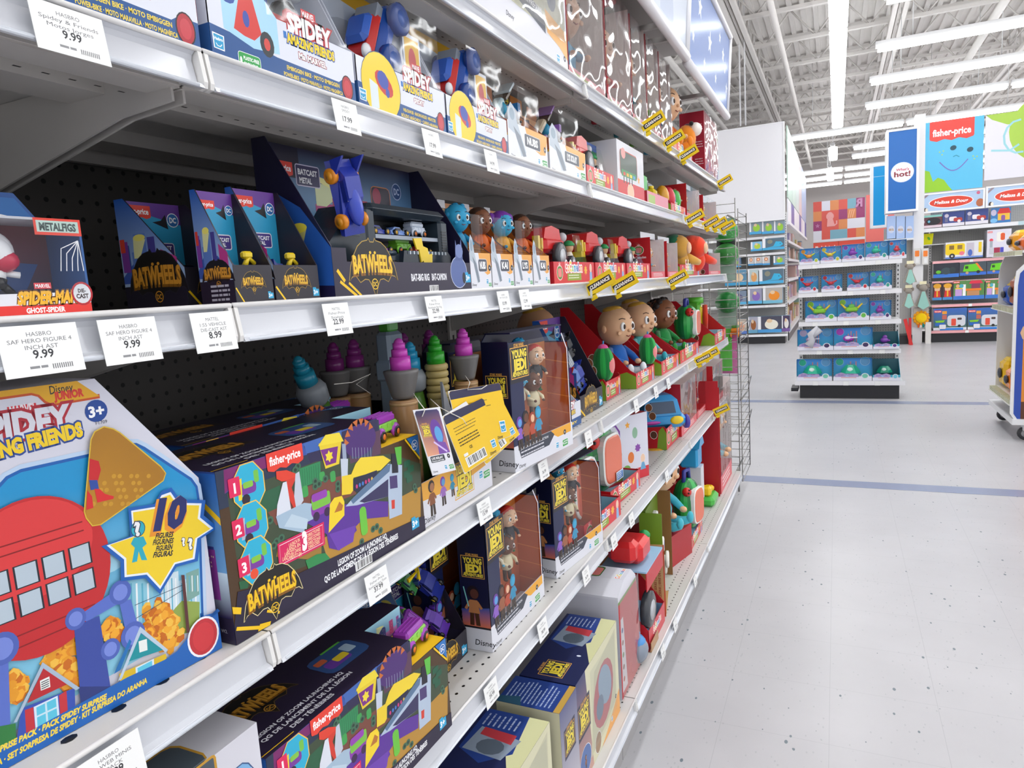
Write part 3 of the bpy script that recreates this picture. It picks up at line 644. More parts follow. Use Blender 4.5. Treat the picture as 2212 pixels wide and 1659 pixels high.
# blue machine legs
for pts in ((640, 430, 900, 250, 960, 330, 700, 480), (960, 330, 1050, 300, 1110, 560, 1010, 600), (600, 520, 800, 430, 880, 1080, 640, 1180), (-60, 640, 80, 640, 80, 1500, -60, 1540), (-600, 1000, 0, 700, 60, 1290, -600, 1500)): a.poly(Q(c2, *pts), '3A4C9E' if pts[0] == 600 else '5A70C4')
a.poly(Q(c2, 640, 1180, 880, 1080, 890, 1000, 620, 1000), '2B3878')
for x, y, r in ((970, 245, .0105), (615, 455, .009), (35, 690, .0125), (1060, 590, .012), (880, 700, .009)): X, Z = c2(x, y); a.ell(X, Z, r, r * 1.1, '4E63B4', 18); a.ell(X, Z, r * .66, r * .74, '7689D6', 16)
# houses
a.poly(Q(c2, 170, 1170, 590, 1010, 590, 1160, 240, 1370, 120, 1440), '3550AE'); a.poly(Q(c2, 105, 1285, 345, 800, 630, 1010, 600, 1030, 350, 850, 130, 1280), 'A7B9CC'); a.poly(Q(c2, 215, 1130, 350, 850, 530, 980), 'B8262C')
a.poly(Q(c2, 265, 1160, 455, 1070, 465, 1250, 275, 1350), 'D8E6F2'); a.poly(Q(c2, 285, 1165, 440, 1090, 448, 1240, 290, 1330), '5CC3DE'); a.line(Q(c2, 360, 1120, 368, 1290), .0015, 'C8E2EE'); a.line(Q(c2, 285, 1240, 445, 1165), .0015, 'C8E2EE')
for p in ((195, 1185, 262, 1160, 272, 1355, 200, 1390), (465, 1070, 525, 1030, 530, 1190, 470, 1220)): a.poly(Q(c2, *p), 'C4323A')
a.poly(Q(c2, 320, 950, 395, 915, 400, 1000, 325, 1030), 'E8ECE8'); [a.line(Q(c2, 330, 965 + i * 17, 390, 937 + i * 17), .0008, '3A3A40') for i in range(4)]
a.poly(Q(c2, 940, 900, 1310, 740, 1320, 790, 950, 985), 'D8B526'); a.poly(Q(c2, 930, 960, 1115, 520, 1330, 710, 1310, 730, 1120, 570, 960, 940), 'B9CADA'); a.poly(Q(c2, 1020, 800, 1120, 575, 1290, 710), '18909A'); a.poly(Q(c2, 1100, 640, 1165, 620, 1168, 710, 1105, 730), 'E8ECE8'); a.poly(Q(c2, 1070, 850, 1215, 780, 1218, 850, 1072, 920), 'D8E6F2'); a.poly(Q(c2, 1085, 855, 1200, 795, 1203, 850, 1087, 905), '5CC3DE'); a.poly(Q(c2, 900, 900, 1030, 620, 1045, 640, 950, 870), '1D6FB4')
a.poly(Q(c2, -100, 1330, 120, 1290, 120, 1460, -100, 1560), '2E7A3C')
# bottom band
a.poly([(0, 0), (w, 0), (w, q0(472, 1310)[1])] + Q(c2, 1745, 400, 1610, 440, 1540, 500, 1480, 620, 1400, 720, 1300, 790, 1000, 930, 600, 1150, 0, 1480) + [(0, .028)], '1D63B4')
pt(a, c2, 'SPIDEY SURPRISE PACK · PACK SPIDEY SURPRISE', (-330, 1680), (835, 1100), .005, 'F2D544', .05, shear=.2)
pt(a, c2, 'PACK SORPRESA · SET SORPRESA DE SPIDEY · KIT SURPRESA DO ARANHA', (-420, 1850), (1158, 970), .005, 'F2D544', .05, shear=.2)
X, Z = c2(1610, 605); a.ell(X, Z, .0165, .019, 'C2323A', 24, ol='F0F0F4', t=.0022); a.ell(X, Z, .0125, .015, 'D13A40', 20)
# flat yellow window print, recess shadow painted in as darker yellow toward the top
win = Q(c1, 880, 512, 950, 530, 1000, 560, 1310, 830, 1345, 880, 1325, 935, 1290, 960, 830, 1280, 770, 1290, 725, 1230, 712, 1180, 780, 610, 810, 550)
a.line(win, .0022, 'D9B73A', True); a.poly(win, '8A5A10', ['A8741C' if p[1] > .19 else ('BC8420' if p[1] > .15 else 'DCA424') for p in win])
for i in range(40): X, Z = c1(900 + (i % 8) * 45 - (i // 8) * 30, 900 + (i // 8) * 55); a.ell(X, Z, .0022, .0022, 'C8942A', 8) if i % 3 else None
for p, col in (((760, 760, 830, 780, 845, 850, 815, 950, 750, 940), 'C8242A'), ((750, 930, 815, 930, 825, 1000, 760, 1010), '2C4A9C'), ((790, 1000, 830, 1000, 870, 1040, 940, 1060, 935, 1080, 850, 1100, 810, 1110), 'D62A2C'), ((735, 1010, 770, 1060, 778, 1150, 722, 1168), 'D62A2C')): a.poly(Q(c1, *p), col)
# yellow burst with the figure count
bp = [(1380, 1035), (1435, 1120), (1615, 1125), (1600, 1235), (1700, 1320), (1575, 1400), (1550, 1560), (1400, 1600), (1280, 1795), (1180, 1680), (1010, 1700), (1010, 1560), (880, 1450), (1085, 1380), (1075, 1180), (1260, 1150), (1310, 1060)]
cxx, cyy = 1300, 1390
for k, col in ((1.12, '1A5FB4'), (1.02, 'E8EEF4'), (.96, 'F0CE2A')): a.poly([c1(cxx + (x - cxx) * k, cyy + (y - cyy) * k) for x, y in bp], col)
pt(a, c1, '10', (1240, 1325), (1480, 1290), .029, '232A66', .06, shear=.16, shadow='E8942A')
for i, s in enumerate(('FIGURES', 'FIGURINES', 'FIGUREN', 'FIGURAS')): pt(a, c1, s, (1252 - (i in (1, 3)) * 22, 1400 + i * 50), (1390 - (i > 1) * 10, 1384 + i * 50), .0052, '1C1C30', .04, shear=.15)
X, Z = c1(1120, 1320); a.ell(X, Z, .0065, .0072, '2CA9BE', 16, ol='14586A', t=.0008); a.poly(Q(c1, 1085, 1390, 1160, 1380, 1185, 1440, 1150, 1470, 1185, 1570, 1140, 1570, 1120, 1500, 1105, 1580, 1065, 1590, 1090, 1470, 1060, 1440), '2CA9BE')
for x, y, s_ in ((1120, 1370, .013), (1475, 1455, .008), (1530, 1480, .011)): X, Z = c1(x, y); a.text('?', X, Z, s_, 'F2F2F4', 'c', .05, ol='3A3A50', ot=.05)
m.build('carton', CARD, t)
# ---------------------------------------------------------------- launching playset cartons (one on row 4, one behind it, one on row 5)
ZOOM_L = ['dark playset carton with purple toy van in its cut-out, above the 37.99 tag', 'dark playset carton standing behind the front one on the fourth shelf', 'dark playset carton on the fifth shelf beside the empty perforated shelf front']
t = thing('toy_package', ZOOM_L[0], 'toy box', (-.590, .507, ROW[4] + .0006), math.radians(88.6))
w, h, d = .372, .193, .15; q0 = pix(t); c3 = crop(q0, 450, 850); xc = .281; dc_ = .085; hc = .152
m = MB(); D1 = '241A34'
m.prism([(0, 0), (w, 0), (w, hc), (xc, hc), (xc, h), (0, h)], 0, dc_, D1, 'y'); m.prism([(0, 0), (w, 0), (w, h), (0, h)], dc_, d, D1, 'y')
a, al, at, ab = faces(m, w, d, h)
a.rect(0, 0, w, hc, '4A3218'); a.rect(0, hc, xc, h - hc, '24304A'); a.poly(Q(c3, 120, 610, 1340, 200, 1340, 330, 740, 500, 400, 600, 130, 800), '3355A4'); a.poly(Q(c3, 120, 610, 460, 500, 470, 590, 280, 650, 130, 800), '7A1F66')
a.poly(Q(c3, 760, 420, 1340, 200, 1380, 700, 900, 780), '26214A'); a.poly(Q(c3, 760, 400, 1060, 290, 1060, 400, 780, 480), '3E66B0')
a.poly(Q(c3, 150, 800, 860, 540, 1450, 480, 1690, 560, 1690, 980, 900, 1330, 260, 1560), '3C4A34'); a.poly(Q(c3, 420, 860, 1100, 640, 1180, 800, 540, 1050), '7A4638'); a.poly(Q(c3, 900, 1160, 1690, 740, 1690, 980, 950, 1330), 'B98A34'); a.poly(Q(c3, 900, 1330, 540, 1300, 560, 1180, 900, 1130), 'A37C34')
def slab(pts, c, dark=None): a.poly(Q(c3, *pts), c)
slab((1110, 380, 1370, 290, 1370, 480, 1130, 560), '5A3A52'); slab((1130, 440, 1310, 400, 1300, 500, 1140, 520), '3A4666')
X, Z = c3(1210, 370); a.ell(X, Z, .034, .022, '4A2870', 20); X, Z = c3(1205, 330)
for i in range(7): an = .5 + i * .37; a.poly([(X + .034 * math.cos(an), Z - .012 + .034 * math.sin(an)), (X + .024 * math.cos(an + .15), Z - .012 + .024 * math.sin(an + .15)), (X + .034 * math.cos(an + .32), Z - .012 + .034 * math.sin(an + .32))], 'C66A2C')
for i in range(7): a.line(Q(c3, 1150 + i * 24, 520, 1146 + i * 24, 430), .0007, 'A8AEC4')
slab((720, 600, 890, 540, 895, 690, 740, 750), '2E8A56'); slab((340, 830, 570, 730, 575, 900, 400, 980), '285F40'); slab((210, 900, 340, 860, 345, 960, 220, 1010), '2A4A34')
for i in range(9): a.line(Q(c3, 735 + i * 18, 740 - i * 6, 728 + i * 18, 610 - i * 6), .0007, '1E6A40')
for x, y, hh in ((770, 780, .014), (905, 660, .012), (990, 660, .014)): X, Z = c3(x, y); a.rrect(X - .005, Z - hh / 2, .010, hh, .003, '3FA050')
rg = random.Random(8)
for x, y in ((850, 700), (880, 720), (850, 740), (930, 680), (1030, 720), (1030, 760), (490, 1010), (580, 1150), (540, 1180), (520, 1210), (1310, 1080), (1340, 1060), (1370, 1090), (1220, 1180), (1640, 740), (1650, 770), (710, 580), (690, 610)): X, Z = c3(x, y); a.ell(X, Z, .0052, .0048, '3F6A50', 12); a.ell(X, Z, .0026, .0024, '22382C', 8)
for x, y in ((1580, 560), (1610, 600), (1580, 640), (1600, 680)): X, Z = c3(x, y); a.rrect(X - .008, Z - .005, .016, .010, .002, '1F5A40')
# yellow crane bucket, white launcher, ramp, purple base
slab((875, 400, 1060, 350, 1040, 560, 930, 600), 'E8CC2C'); slab((890, 450, 1030, 420, 1015, 550, 935, 575), '7A2A86'); slab((930, 330, 1040, 310, 1075, 380, 870, 420), 'F0D838'); a.star(*c3(960, 500), .008, 'F0D838', 6, .6)
slab((1060, 400, 1090, 400, 1115, 740, 1080, 740), '9AA6BE'); slab((1050, 520, 1110, 520, 1105, 720, 1060, 720), 'C8D0DE')
slab((1170, 560, 1210, 510, 1390, 495, 1450, 530, 1370, 610, 1120, 680), 'F2D434'); slab((1060, 660, 1150, 640, 1160, 760, 1130, 800, 1060, 810), 'EFCF2E'); slab((1150, 680, 1340, 610, 1340, 700, 1200, 790, 1150, 770), '1F2340'); [a.ell(*c3(1180 + i * 24, 740 - i * 12), .0022, .003, rg.choice(['C83A7A', '3F7AC8', 'D8B040']), 8) for i in range(6)]
slab((780, 1030, 960, 900, 1100, 880, 1190, 850, 1430, 860, 1430, 980, 1230, 1000, 1170, 1060, 1180, 1090, 1040, 1250, 960, 1230, 940, 1120), '5B2F96'); slab((960, 1120, 1170, 1050, 1150, 1180, 1030, 1250), '6E3FAE')
slab((1090, 900, 1150, 830, 1430, 560, 1540, 570, 1540, 960, 1440, 1000, 1430, 820, 1180, 890), 'B4C4D8'); slab((1200, 860, 1430, 680, 1430, 820, 1240, 870), '34305A'); slab((1130, 850, 1420, 570, 1450, 560, 1440, 620, 1150, 880), '5C7898'); slab((1440, 660, 1500, 650, 1505, 750, 1445, 760), '4A3A70'); slab((1455, 850, 1482, 845, 1482, 915, 1458, 920), 'D8402E')
slab((1455, 480, 1505, 475, 1510, 630, 1460, 635), '1E1E2C'); slab((1480, 430, 1535, 420, 1535, 560, 1505, 570), '5FBE44')
slab((535, 620, 620, 610, 700, 640, 690, 690, 580, 700, 540, 680), 'E2412C'); slab((620, 690, 700, 660, 660, 750, 700, 880, 680, 920, 600, 760), 'D63A2A'); slab((590, 710, 620, 700, 660, 950, 540, 990, 545, 890), 'DCE0EA'); slab((690, 640, 720, 620, 755, 850, 700, 940, 680, 820), 'C6CCDA')
slab((535, 980, 760, 870, 850, 880, 850, 990, 770, 1030, 760, 1110, 560, 1070), 'A6BED2'); slab((660, 960, 790, 1000, 780, 1080, 600, 1060), 'BFD2E0')
X, Z = c3(893, 880); a.rrect(X - .018, Z - .013, .036, .018, .005, '8A3AA6'); a.rrect(X - .016, Z - .004, .034, .017, .003, '7CC043'); a.rrect(X - .015, Z + .006, .028, .010, .003, '9440AE'); a.ell(X - .01, Z - .013, .006, .006, '3A1E4A', 10); a.ell(X + .010, Z - .013, .006, .006, '3A1E4A', 10)
slab((955, 1110, 965, 880, 1000, 830, 1060, 815, 1080, 860, 1080, 970), 'F4D42A'); slab((1000, 950, 1040, 860, 1070, 890, 1060, 930), 'B9722A')
X, Z = c3(1232, 1010); a.rrect(X - .007, Z - .021, .0145, .040, .006, '6CC23E')
slab((770, 1330, 860, 1280, 930, 1270, 980, 1330, 900, 1380, 800, 1420), '2E8A4C'); slab((240, 1500, 320, 1480, 310, 1550, 250, 1560), '24603C')
# caption band
a.poly([(0, 0), (w, 0), (w, c3(1690, 990)[1])] + Q(c3, 1340, 1140, 700, 1440, 560, 1500, 230, 1580) + [(0, .022)], '221A36')
for i, (x, y) in enumerate(((320, 740), (345, 1050), (385, 1330))):          # three numbered pictures
    X, Z = c3(x, y); r = .0235
    P = [(X + r * math.cos(PI / 8 + k * PI / 4) * .98, Z + r * 1.18 * math.sin(PI / 8 + k * PI / 4)) for k in range(8)]
    a.line(P, .0028, 'F2C24A', True); a.poly(P, '2CB0D4'); a.rrect(X - .012, Z - .008, .022, .013, .004, '7A3A9C'); a.rrect(X - .008, Z - .001, .014, .007, .002, '86C444'); a.rrect(X + .008, Z + .002, .007, .014, .002, '78C24A'); a.poly([(X - .016, Z - .012), (X - .011, Z - .012), (X - .009, Z + .012), (X - .015, Z + .01)], 'F0D030' if i == 0 else 'B0B8C8'); a.ell(X - .006, Z - .013, .006, .006, '2A2030' if i < 2 else 'E8502E', 10)
    X, Z = c3(x - 115 + i * 6, y + 10 + i * 20); a.rrect(X - .008, Z - .010, .0155, .021, .001, 'E0245A'); a.text(str(i + 1), X, Z - .006, .011, 'FFFFFF', 'c', .04)
X, Z = c3(450, 615); fisher(a, X + .003, Z - .006, .058); 
P = Q(c3, 560, 1390, 925, 1200, 915, 1020, 545, 1200); a.poly(P, 'D91F5E'); a.line([(P[0][0] + .003, P[0][1] + .003), (P[1][0] - .003, P[1][1] + .003), (P[2][0] - .003, P[2][1] - .003), (P[3][0] + .003, P[3][1] - .003)], .0006, 'FFFFFF', True)
for i, s in enumerate(('LAUNCH IN', '¡LANZA EN', 'LANCEZ DANS', 'LANÇAMENTO EM')): pt(a, c3, s, (640 - i * 18, 1225 + i * 37), (725 + i * 4, 1175 + i * 38), .0046, 'F7C8A0', .03)
for i, s in enumerate(('DIRECTIONS!', 'DIRECCIONES!', 'DIRECTIONS!', 'DIREÇÕES!')): pt(a, c3, s, (785 + i * 3, 1145 + i * 32), (885 - (i == 3) * 8 + i * 2, 1090 + i * 33), .0042, 'F7C8A0', .03)
pt(a, c3, '3', (745, 1245), (785, 1230), .021, 'FFFFFF', .07)
pt(a, c3, 'LEGION OF ZOOM LAUNCHING HQ', (1030, 1375), (1418, 1150), .0078, 'F2F2F4', .04); pt(a, c3, 'QG DE LANCEMENT DE LA LÉGION DES TÉNÈBRES', (922, 1508), (1508, 1150), .0078, 'F2F2F4', .04)
X, Z = c3(1240, 1400); a.bars(X - .018, .0008, .036, .013)
X, Z = q0(527, 1350); X2, Z2 = q0(651, 1259)
for p in ((60, 1350, 110, 1330, 120, 1375, 70, 1395),): pass
a.poly([(0, .044), (.012, .038), (.010, .031), (0, .036)], GOLD); a.line([(.002, .018), (.034, .004)], .004, GOLD); a.poly([(.034, .008), (.050, .004), (.048, -0.0), (.03, .001)], GOLD); a.line([(.046, .018), (.064, .008)], .003, GOLD); bat(a, (X + X2) / 2, (Z + Z2) / 2 + .012, (X2 - X) / 1.04, 'E8D8A0')
agesq(a, c3(1620, 1090)[0], c3(1620, 1090)[1], .019)
P = c3(1620, 370); a.poly([(w - .030, hc), (w, hc), (w, hc - .034)], '2A74BC'); a.line([(w - .034, hc), (w, hc - .038)], .003, GOLD); dcs(a, w - .011, hc - .014, .0072)
# left side, top, cut-out
al.rect(0, 0, d, h, '2A57A8', '1F3F86'); city(al, 0, .03, d, h - .032, 3); al.rect(0, 0, d, .03, '221A36'); al.text('W2.', d - .02, .012, .004, 'C8C8D0'); al.poly([(d - .04, h - .02), (d, h - .05), (d, h - .058), (d - .04, h - .028)], GOLD)
at.e = .0003; bat(at, .075, .092, .105, '6A5426', txt='C8902C')
at.text('LEGION OF ZOOM LAUNCHING HQ', .02, .036, .0066, 'E0E0E8', 'l', .03, fit=.155); at.text('QG DE LANCEMENT DE LA LÉGION', .02, .024, .0066, 'E0E0E8', 'l', .03, fit=.16); at.text('DES TÉNÈBRES', .055, .012, .0066, 'E0E0E8', 'l', .03, fit=.075)
at.rrect(.165, .045, .085, .055, .012, '2E4F86'); at.rrect(.175, .055, .045, .02, .006, '6A3AA0'); at.rrect(.195, .062, .025, .014, .003, 'E8CC2C'); at.rrect(.222, .066, .018, .022, .003, 'A6BED2'); at.rrect(.172, .078, .02, .012, .003, 'C8603A'); at.line([(.2, .1), (.24, .1)], .004, '5FBE44')
at.line([(0, .006), (.05, .006)], .0012, GOLD)
at.poly([(w - .05, d), (w, d), (w, d - .03)], '2A74BC'); dcs(at, w - .018, d - .012, .009)
m.box((xc, .001, hc), (w - .0003, dc_, hc + .0006), 'F0BE20'); a2 = Art(m, (xc, dc_, hc), (1, 0, 0), (0, 0, 1)); city(a2, 0, 0, w - xc, h - hc, 5, 'A8DDF0', 'C07AC8')
a2 = Art(m, (xc, dc_, hc), (0, -1, 0), (0, 0, 1)); a2.rect(0, 0, dc_, h - hc, '6F4CA0')
m.build('carton', CARD, t)
m = MB(); m.M = TM((xc + .047, .036, hc + .0008), math.radians(8)); van(m, .072, 'A33FB8', '8FD653'); m.build('toy_van', PLAS, t)
dup(t, (-.745, .60, ROW[4] + .0006), math.radians(88.6), ZOOM_L[1]); dup(t, (-.584, .522, ROW[5] + .0006), math.radians(88), ZOOM_L[2]); dup(t, (-.745, .54, ROW[5] + .0006), math.radians(88), 'dark playset carton hidden mostly behind the front one on the fifth shelf')
# ================================================================== REPEATED PACKAGES
def place(name, label, cat, y, x=-.6, r=3, rz=0, group=None, z=None):
    return thing(name, label, cat, (x, y, (ROW[r] if z is None else z) + .0006), G + math.radians(rz), group)
def orange_card(ab, w, h):
    ab.rect(0, 0, w, h, 'C9622A', 'F0B070'); ab.poly([(0, h * .3), (w * .5, h * .75), (w, h * .55), (w, h * .9), (0, h * .9)], 'F4C99A'); ab.poly([(0, 0), (w, 0), (w, h * .25), (w * .4, h * .4), (0, h * .2)], 'B9481E'); ab.ell(w * .3, h * .9, w * .22, h * .16, 'F2D3A6', 16); ab.poly([(w * .55, h * .93), (w * .8, h * .86), (w * .76, h * .98)], '171210')
# ---------------------------------------------------------------- saucer: row 2 motorcycle blister trays
def moto_tray(y, w, label, scoot=True):
    t = place('toy_package', label, 'toy box', y, -.592, 2, 0, 'white and blue toy trays on the second shelf'); d, hb, hf = .1, .215, .07; m = MB()
    tray(m, w, d, hb, hf, 'D9DCE8', 'C9CCD6', [(0, 0), (d, 0), (d, hf), (d * .85, hf + .012), (d * .2, hb), (0, hb)])
    a, al, at, ab = faces(m, w, d, hb); a.rect(0, 0, w, hf, 'DDE0EA'); a.poly([(0, 0), (w, 0), (w, .03), (w * .9, .03), (w * .86, .024), (w * .4, .026), (w * .12, .034), (0, .036)], '24538F')
    al.poly([(0, 0), (d, 0), (d, .036), (0, .036)], '24538F'); al.rect(d * .5, .04, d * .35, .026, 'C23A34')
    ab.rect(0, 0, w, hb, 'CBD6E4'); ab.poly([(0, hb - .012), (w, hb - .03), (w, hb), (0, hb)], 'E2AE2E'); ab.ell(w * .5, hb * .6, w * .3, .04, 'A9B4C4')
    if scoot: a.poly([(w * .08, .036), (w * .08, .085), (w * .3, .095), (w * .42, .07), (w * .42, .03), (w * .25, .026)], 'A9D6EC'); a.poly([(w * .14, .04), (w * .2, .085), (w * .27, .08), (w * .31, .045), (w * .26, .035), (w * .2, .036)], 'D23A34'); a.ell(w * .34, .036, .011, .014, '2B3136', 14); a.ell(w * .34, .036, .005, .007, 'D0453C', 10); a.ell(w * .22, .055, .005, .009, '3C4EA4', 10); a.ell(w * .12, .07, .010, .006, '2C4EA0', 10)
    else: a.ell(w * .24, .04, w * .2, .046, 'F0CE2C', 24, ol='1C3A6A', t=.0012); a.ell(w * .27, .045, w * .1, .014, 'C8372F', 14, rot=-.5); a.ell(w * .26, .05, w * .06, .012, '3A4EA8', 12, rot=-.5); a.ell(w * .3, .034, .005, .007, '3A4EA8', 10); a.poly([(w * .12, .005), (w * .2, .008), (w * .2, .04), (w * .12, .045)], 'D8E2E4')
    hasbro(a, .003, .012, .015); plasticfree(a, w * .15, -.0002, .032) if scoot else None
    spidey(a, w * .66, .056, w * .36, 'Ms. MARVEL' if scoot else 'SPIDEY')
    for i, s in enumerate(('EMBIGGEN BIKE · MOTO EMBIGGEN', 'POWER-BIKE · MOTO MARAVILLA · MOTO MAGNÍFICA') if scoot else ('WEB-CRAWLER · ARACHNO-BOLIDE · WEB-FLITZER', 'BÓLIDO ARÁCNIDO · CARRO-ARANHA')): a.text(s, w * .66, .0165 - i * .0085, .0048, 'F0D44A', 'c', .03, fit=w * (.4 + .05 * i))
    a.ell(w * .93, .02, .0105, .0145, 'B3303A', 18, ol='2A2226', t=.0015); a.ell(w * .93, .02, .007, .010, 'C8404A', 14)
    m.build('card_tray', CARD, t)
    m = MB()
    if scoot:                                            # rider figure with dark hair on a red bike
        m.tube([(w * .5, .05, .08), (w * .52, .05, .12)], .014, '2B55A4', 8); m.ell((w * .5, .048, .145), (.022, .02, .024), 'A56B48', 14, 10); m.ell((w * .5, .058, .152), (.028, .024, .03), '3A241C', 14, 10); m.tube([(w * .47, .052, .15), (w * .45, .05, .12), (w * .44, .05, .1)], [.012, .011, .005], '3A241C', 7)
        m.ell((w * .5, .035, .146), (.019, .010, .008), '2F6FB0', 10, 6); m.wheel((w * .72, .05, .1), .024, .014, '1C1C20', 'C8372F'); m.rbox((w * .48, .035, .075), (w * .74, .065, .1), .008, 'C8322C')
    else:                                               # chunky blue and red car standing on end
        m.M = TM((w * .52, .055, .13), ry=-1.15); m.rbox((-.06, -.03, -.02), (.06, .03, .012), .01, '1E4FA8'); m.rbox((-.055, -.026, .01), (.03, .026, .03), .012, 'D22F2A'); m.rbox((-.03, -.022, .026), (.02, .022, .042), .012, '3A66C4'); m.box((.02, -.02, .008), (.045, .02, .026), '9AA2AC')
        for sx in (-.035, .04):
            for s in (-1, 1): m.wheel((sx, s * .034, -.01), .024, .016, '17408C', '2455A8')
        m.ell((-.045, -.02, .03), (.012, .006, .010), 'F0F0F2', 10, 6); m.ell((-.045, .02, .03), (.012, .006, .010), 'F0F0F2', 10, 6)
    m.M = Matrix(); m.build('toy_vehicle', PLAS, t)
    m = MB(); m.lathe([(.018, -.02), (.026, -.01), (.026, .01), (.016, .022)], 'E8ECEE', (w * .8, .06, .155), 12); m.tube([(w * .8, .06, .13), (w * .82, .05, .1), (w * .9, .045, .075)], .006, 'E6EAEC', 8); m.build('white_figure', PLAS, t)
    window(t, w * .6, .1, w * .35, hf)
    if not scoot:
        m = MB(); m.box((w * .72, .03, hf), (w * .93, .034, hf + .085), 'E6E8F0'); a = Art(m, (w * .72, .03, hf), (1, 0, 0), (0, 0, 1)); a.rect(.004, .003, w * .21 - .008, .076, 'E9B52C'); a.ell(w * .105, .045, .011, .02, 'C83238'); a.rect(w * .06, 0, w * .1, .02, 'C83238'); m.build('side_card', CARD, t)
moto_tray(.325, .232, 'white and blue motorcycle toy tray cut off by the upper left picture edge')
moto_tray(.572, .243, 'white and blue toy tray with scooter print, right of the shelf joint')
moto_tray(.822, .237, 'white and blue car toy tray with yellow oval, left of the two', False)
moto_tray(1.065, .238, 'white and blue car toy tray with yellow oval, right of the two', False)
# ---------------------------------------------------------------- white and orange adventure figure trays (row 2 speeders, row 3 single figures)
def adv_tray(y, w, label, name, row, d, hb, hf, fig, group, x=-.594):
    t = place('toy_package', label, 'toy box', y, x, row, 0, group); m = MB()
    sd = [(0, 0), (d, 0), (d, hf), (d * .94, hf + .004), (d * .3, hb * .72), (0, hb * .8)]
    tray(m, w, d, hb * .8, hf, 'DCDDE4', 'D2762E', sd, lc='171C36')
    a, al, at, ab = faces(m, w, d, hb); sidepoly(al, d, sd, 'D8762F', '16204E'); al.poly([(0, 0), (d, 0), (d, hf * .6), (0, hf * .6)], 'DCDDE4'); al.poly([(0, hf * .6), (d, hf * .6), (d, hf * .66), (0, hf * .66)], 'E8B23A')
    ai = Art(m, (w - CD - .0003, d, 0), (0, -1, 0), (0, 0, 1)); sidepoly(ai, d, sd, 'D07A2A'); [ai.line([(d * .1, hf + i * .012), (d * .9, hf + i * .004)], .002, 'F0A050') for i in range(3)]
    orange_card(ab, w - 2 * CD, hb * .8); m.box((0, d - .001, hb * .8), (w * .3, d, hb), 'E8E8EC'); m.box((w * .3, d - .001, hb * .8), (w * .62, d, hb * .97), 'C7803C'); m.box((w * .74, d - .001, hb * .8), (w, d, hb * .94), 'D08048')
    a2 = Art(m, (0, d - .0015, hb * .62), (1, 0, 0), (0, 0, 1)); jedi(a2, w * .17, hb * .2, w * .3, bg='20202C')
    a.rect(0, 0, w, hf, 'E2E3EA'); a.poly([(w * .42, hf), (w, hf), (w, hf * .82), (w * .94, hf * .42), (w * .8, hf * .38), (w * .5, hf * .56)], 'EDA84E'); a.rrect(w * .40, hf * .48, w * .4, hf * .34, .004, '4A4E5A', 'DCDDE4', .001); a.text(name, w * .6, hf * .56, hf * .2, 'FFFFFF', 'c', .04, fit=w * .28)
    a.poly([(w * .02, hf * 1.25), (w * .1, hf * 1.5), (w * .18, hf * 1.4), (w * .24, hf * 1.0), (w * .42, hf * .3), (w * .3, hf * .15), (w * .18, hf * .7), (w * .02, hf * .8)], 'B9C4CE'); a.poly([(w * .14, hf * .9), (w * .3, hf * .7), (w * .42, hf * .2), (w * .34, hf * .16), (w * .2, hf * .6)], '7E8894'); a.ell(w * .12, hf * 1.2, w * .06, hf * .16, '8FA2B2')
    age(a, w * .93, hf * .58, hf * .09, '2A2A34', '+'); hasbro(a, w * .73, hf * .12, hf * .14); plasticfree(a, w * .84, hf * .05, w * .14); disney(a, w * .05, hf * .08, hf * .07)
    m.build('card_tray', CARD, t); fig(t, w, d, hb, hf); window(t, w * .55, hb * .4, w * .42, hf, d * .1, name='clear_window')
def speeder(c1_, c2_, hel):
    def f(t, w, d, hb, hf):
        m = MB(); m.M = TM((w * .62, d * .45, hf + .014)); m.ell((.0, 0, .012), (.026, .024, .022), c2_, 14, 10); m.ell((0, 0, .024), (.031, .029, .022), 'F0F0F2', 14, 10); m.box((-.006, -.03, .03), (-.002, .02, .0475), c1_); m.box((.002, -.03, .03), (.006, .02, .0475), c1_); m.ell((-.028, .0, .034), (.008, .014, .016), c2_, 10, 6); m.ell((0, -.024, .006), (.012, .008, .008), 'F0EEE8', 8, 6); m.ell((0, -.032, .008), (.004, .003, .003), '1A1A1C', 6, 5); m.M = Matrix(); m.build('helmeted_figure', PLAS, t)
        m = MB(); m.M = TM((w * .42, d * .5, hf + .05), ry=-.7); m.rbox((-.035, -.012, -.008), (.03, .012, .008), .004, 'A9C6CC' if hel else 'CDBBA0'); m.box((.03, -.016, -.003), (.07, .016, .003), '5B4A3A'); m.box((.05, -.02, .004), (.085, .02, .009), 'D8E6EC' if hel else 'A483C0'); m.tube([(-.03, 0, -.01), (.02, 0, -.035)], .005, '6B5A44', 6); m.box((-.04, -.02, -.02), (-.015, .02, -.012), 'B9D6DE' if hel else '8F6FB4'); m.M = Matrix(); m.build('toy_speeder', PLAS, t)
    return f
adv_tray(1.312, .21, 'white tray with blue-striped helmet figure and teal speeder, NUBS label, second shelf', 'NUBS', 2, .13, .215, .075, speeder('2E6FA8', '2C9CC0', True), 'white and orange adventure trays on the second shelf')
adv_tray(1.535, .255, 'white tray with purple speeder and cream figure, right of the NUBS tray', 'LYS SOLAY', 2, .13, .215, .075, speeder('9A6CC0', '3A9CC4', False), 'white and orange adventure trays on the second shelf')
def single(skin, hair, top, kind):
    def f(t, w, d, hb, hf): doll(t, .102, skin, hair, top, M=TM((w * .5, d * .4, hf * .95), -.45), hairy=kind, mat_=SKIN, seated=False)
    return f
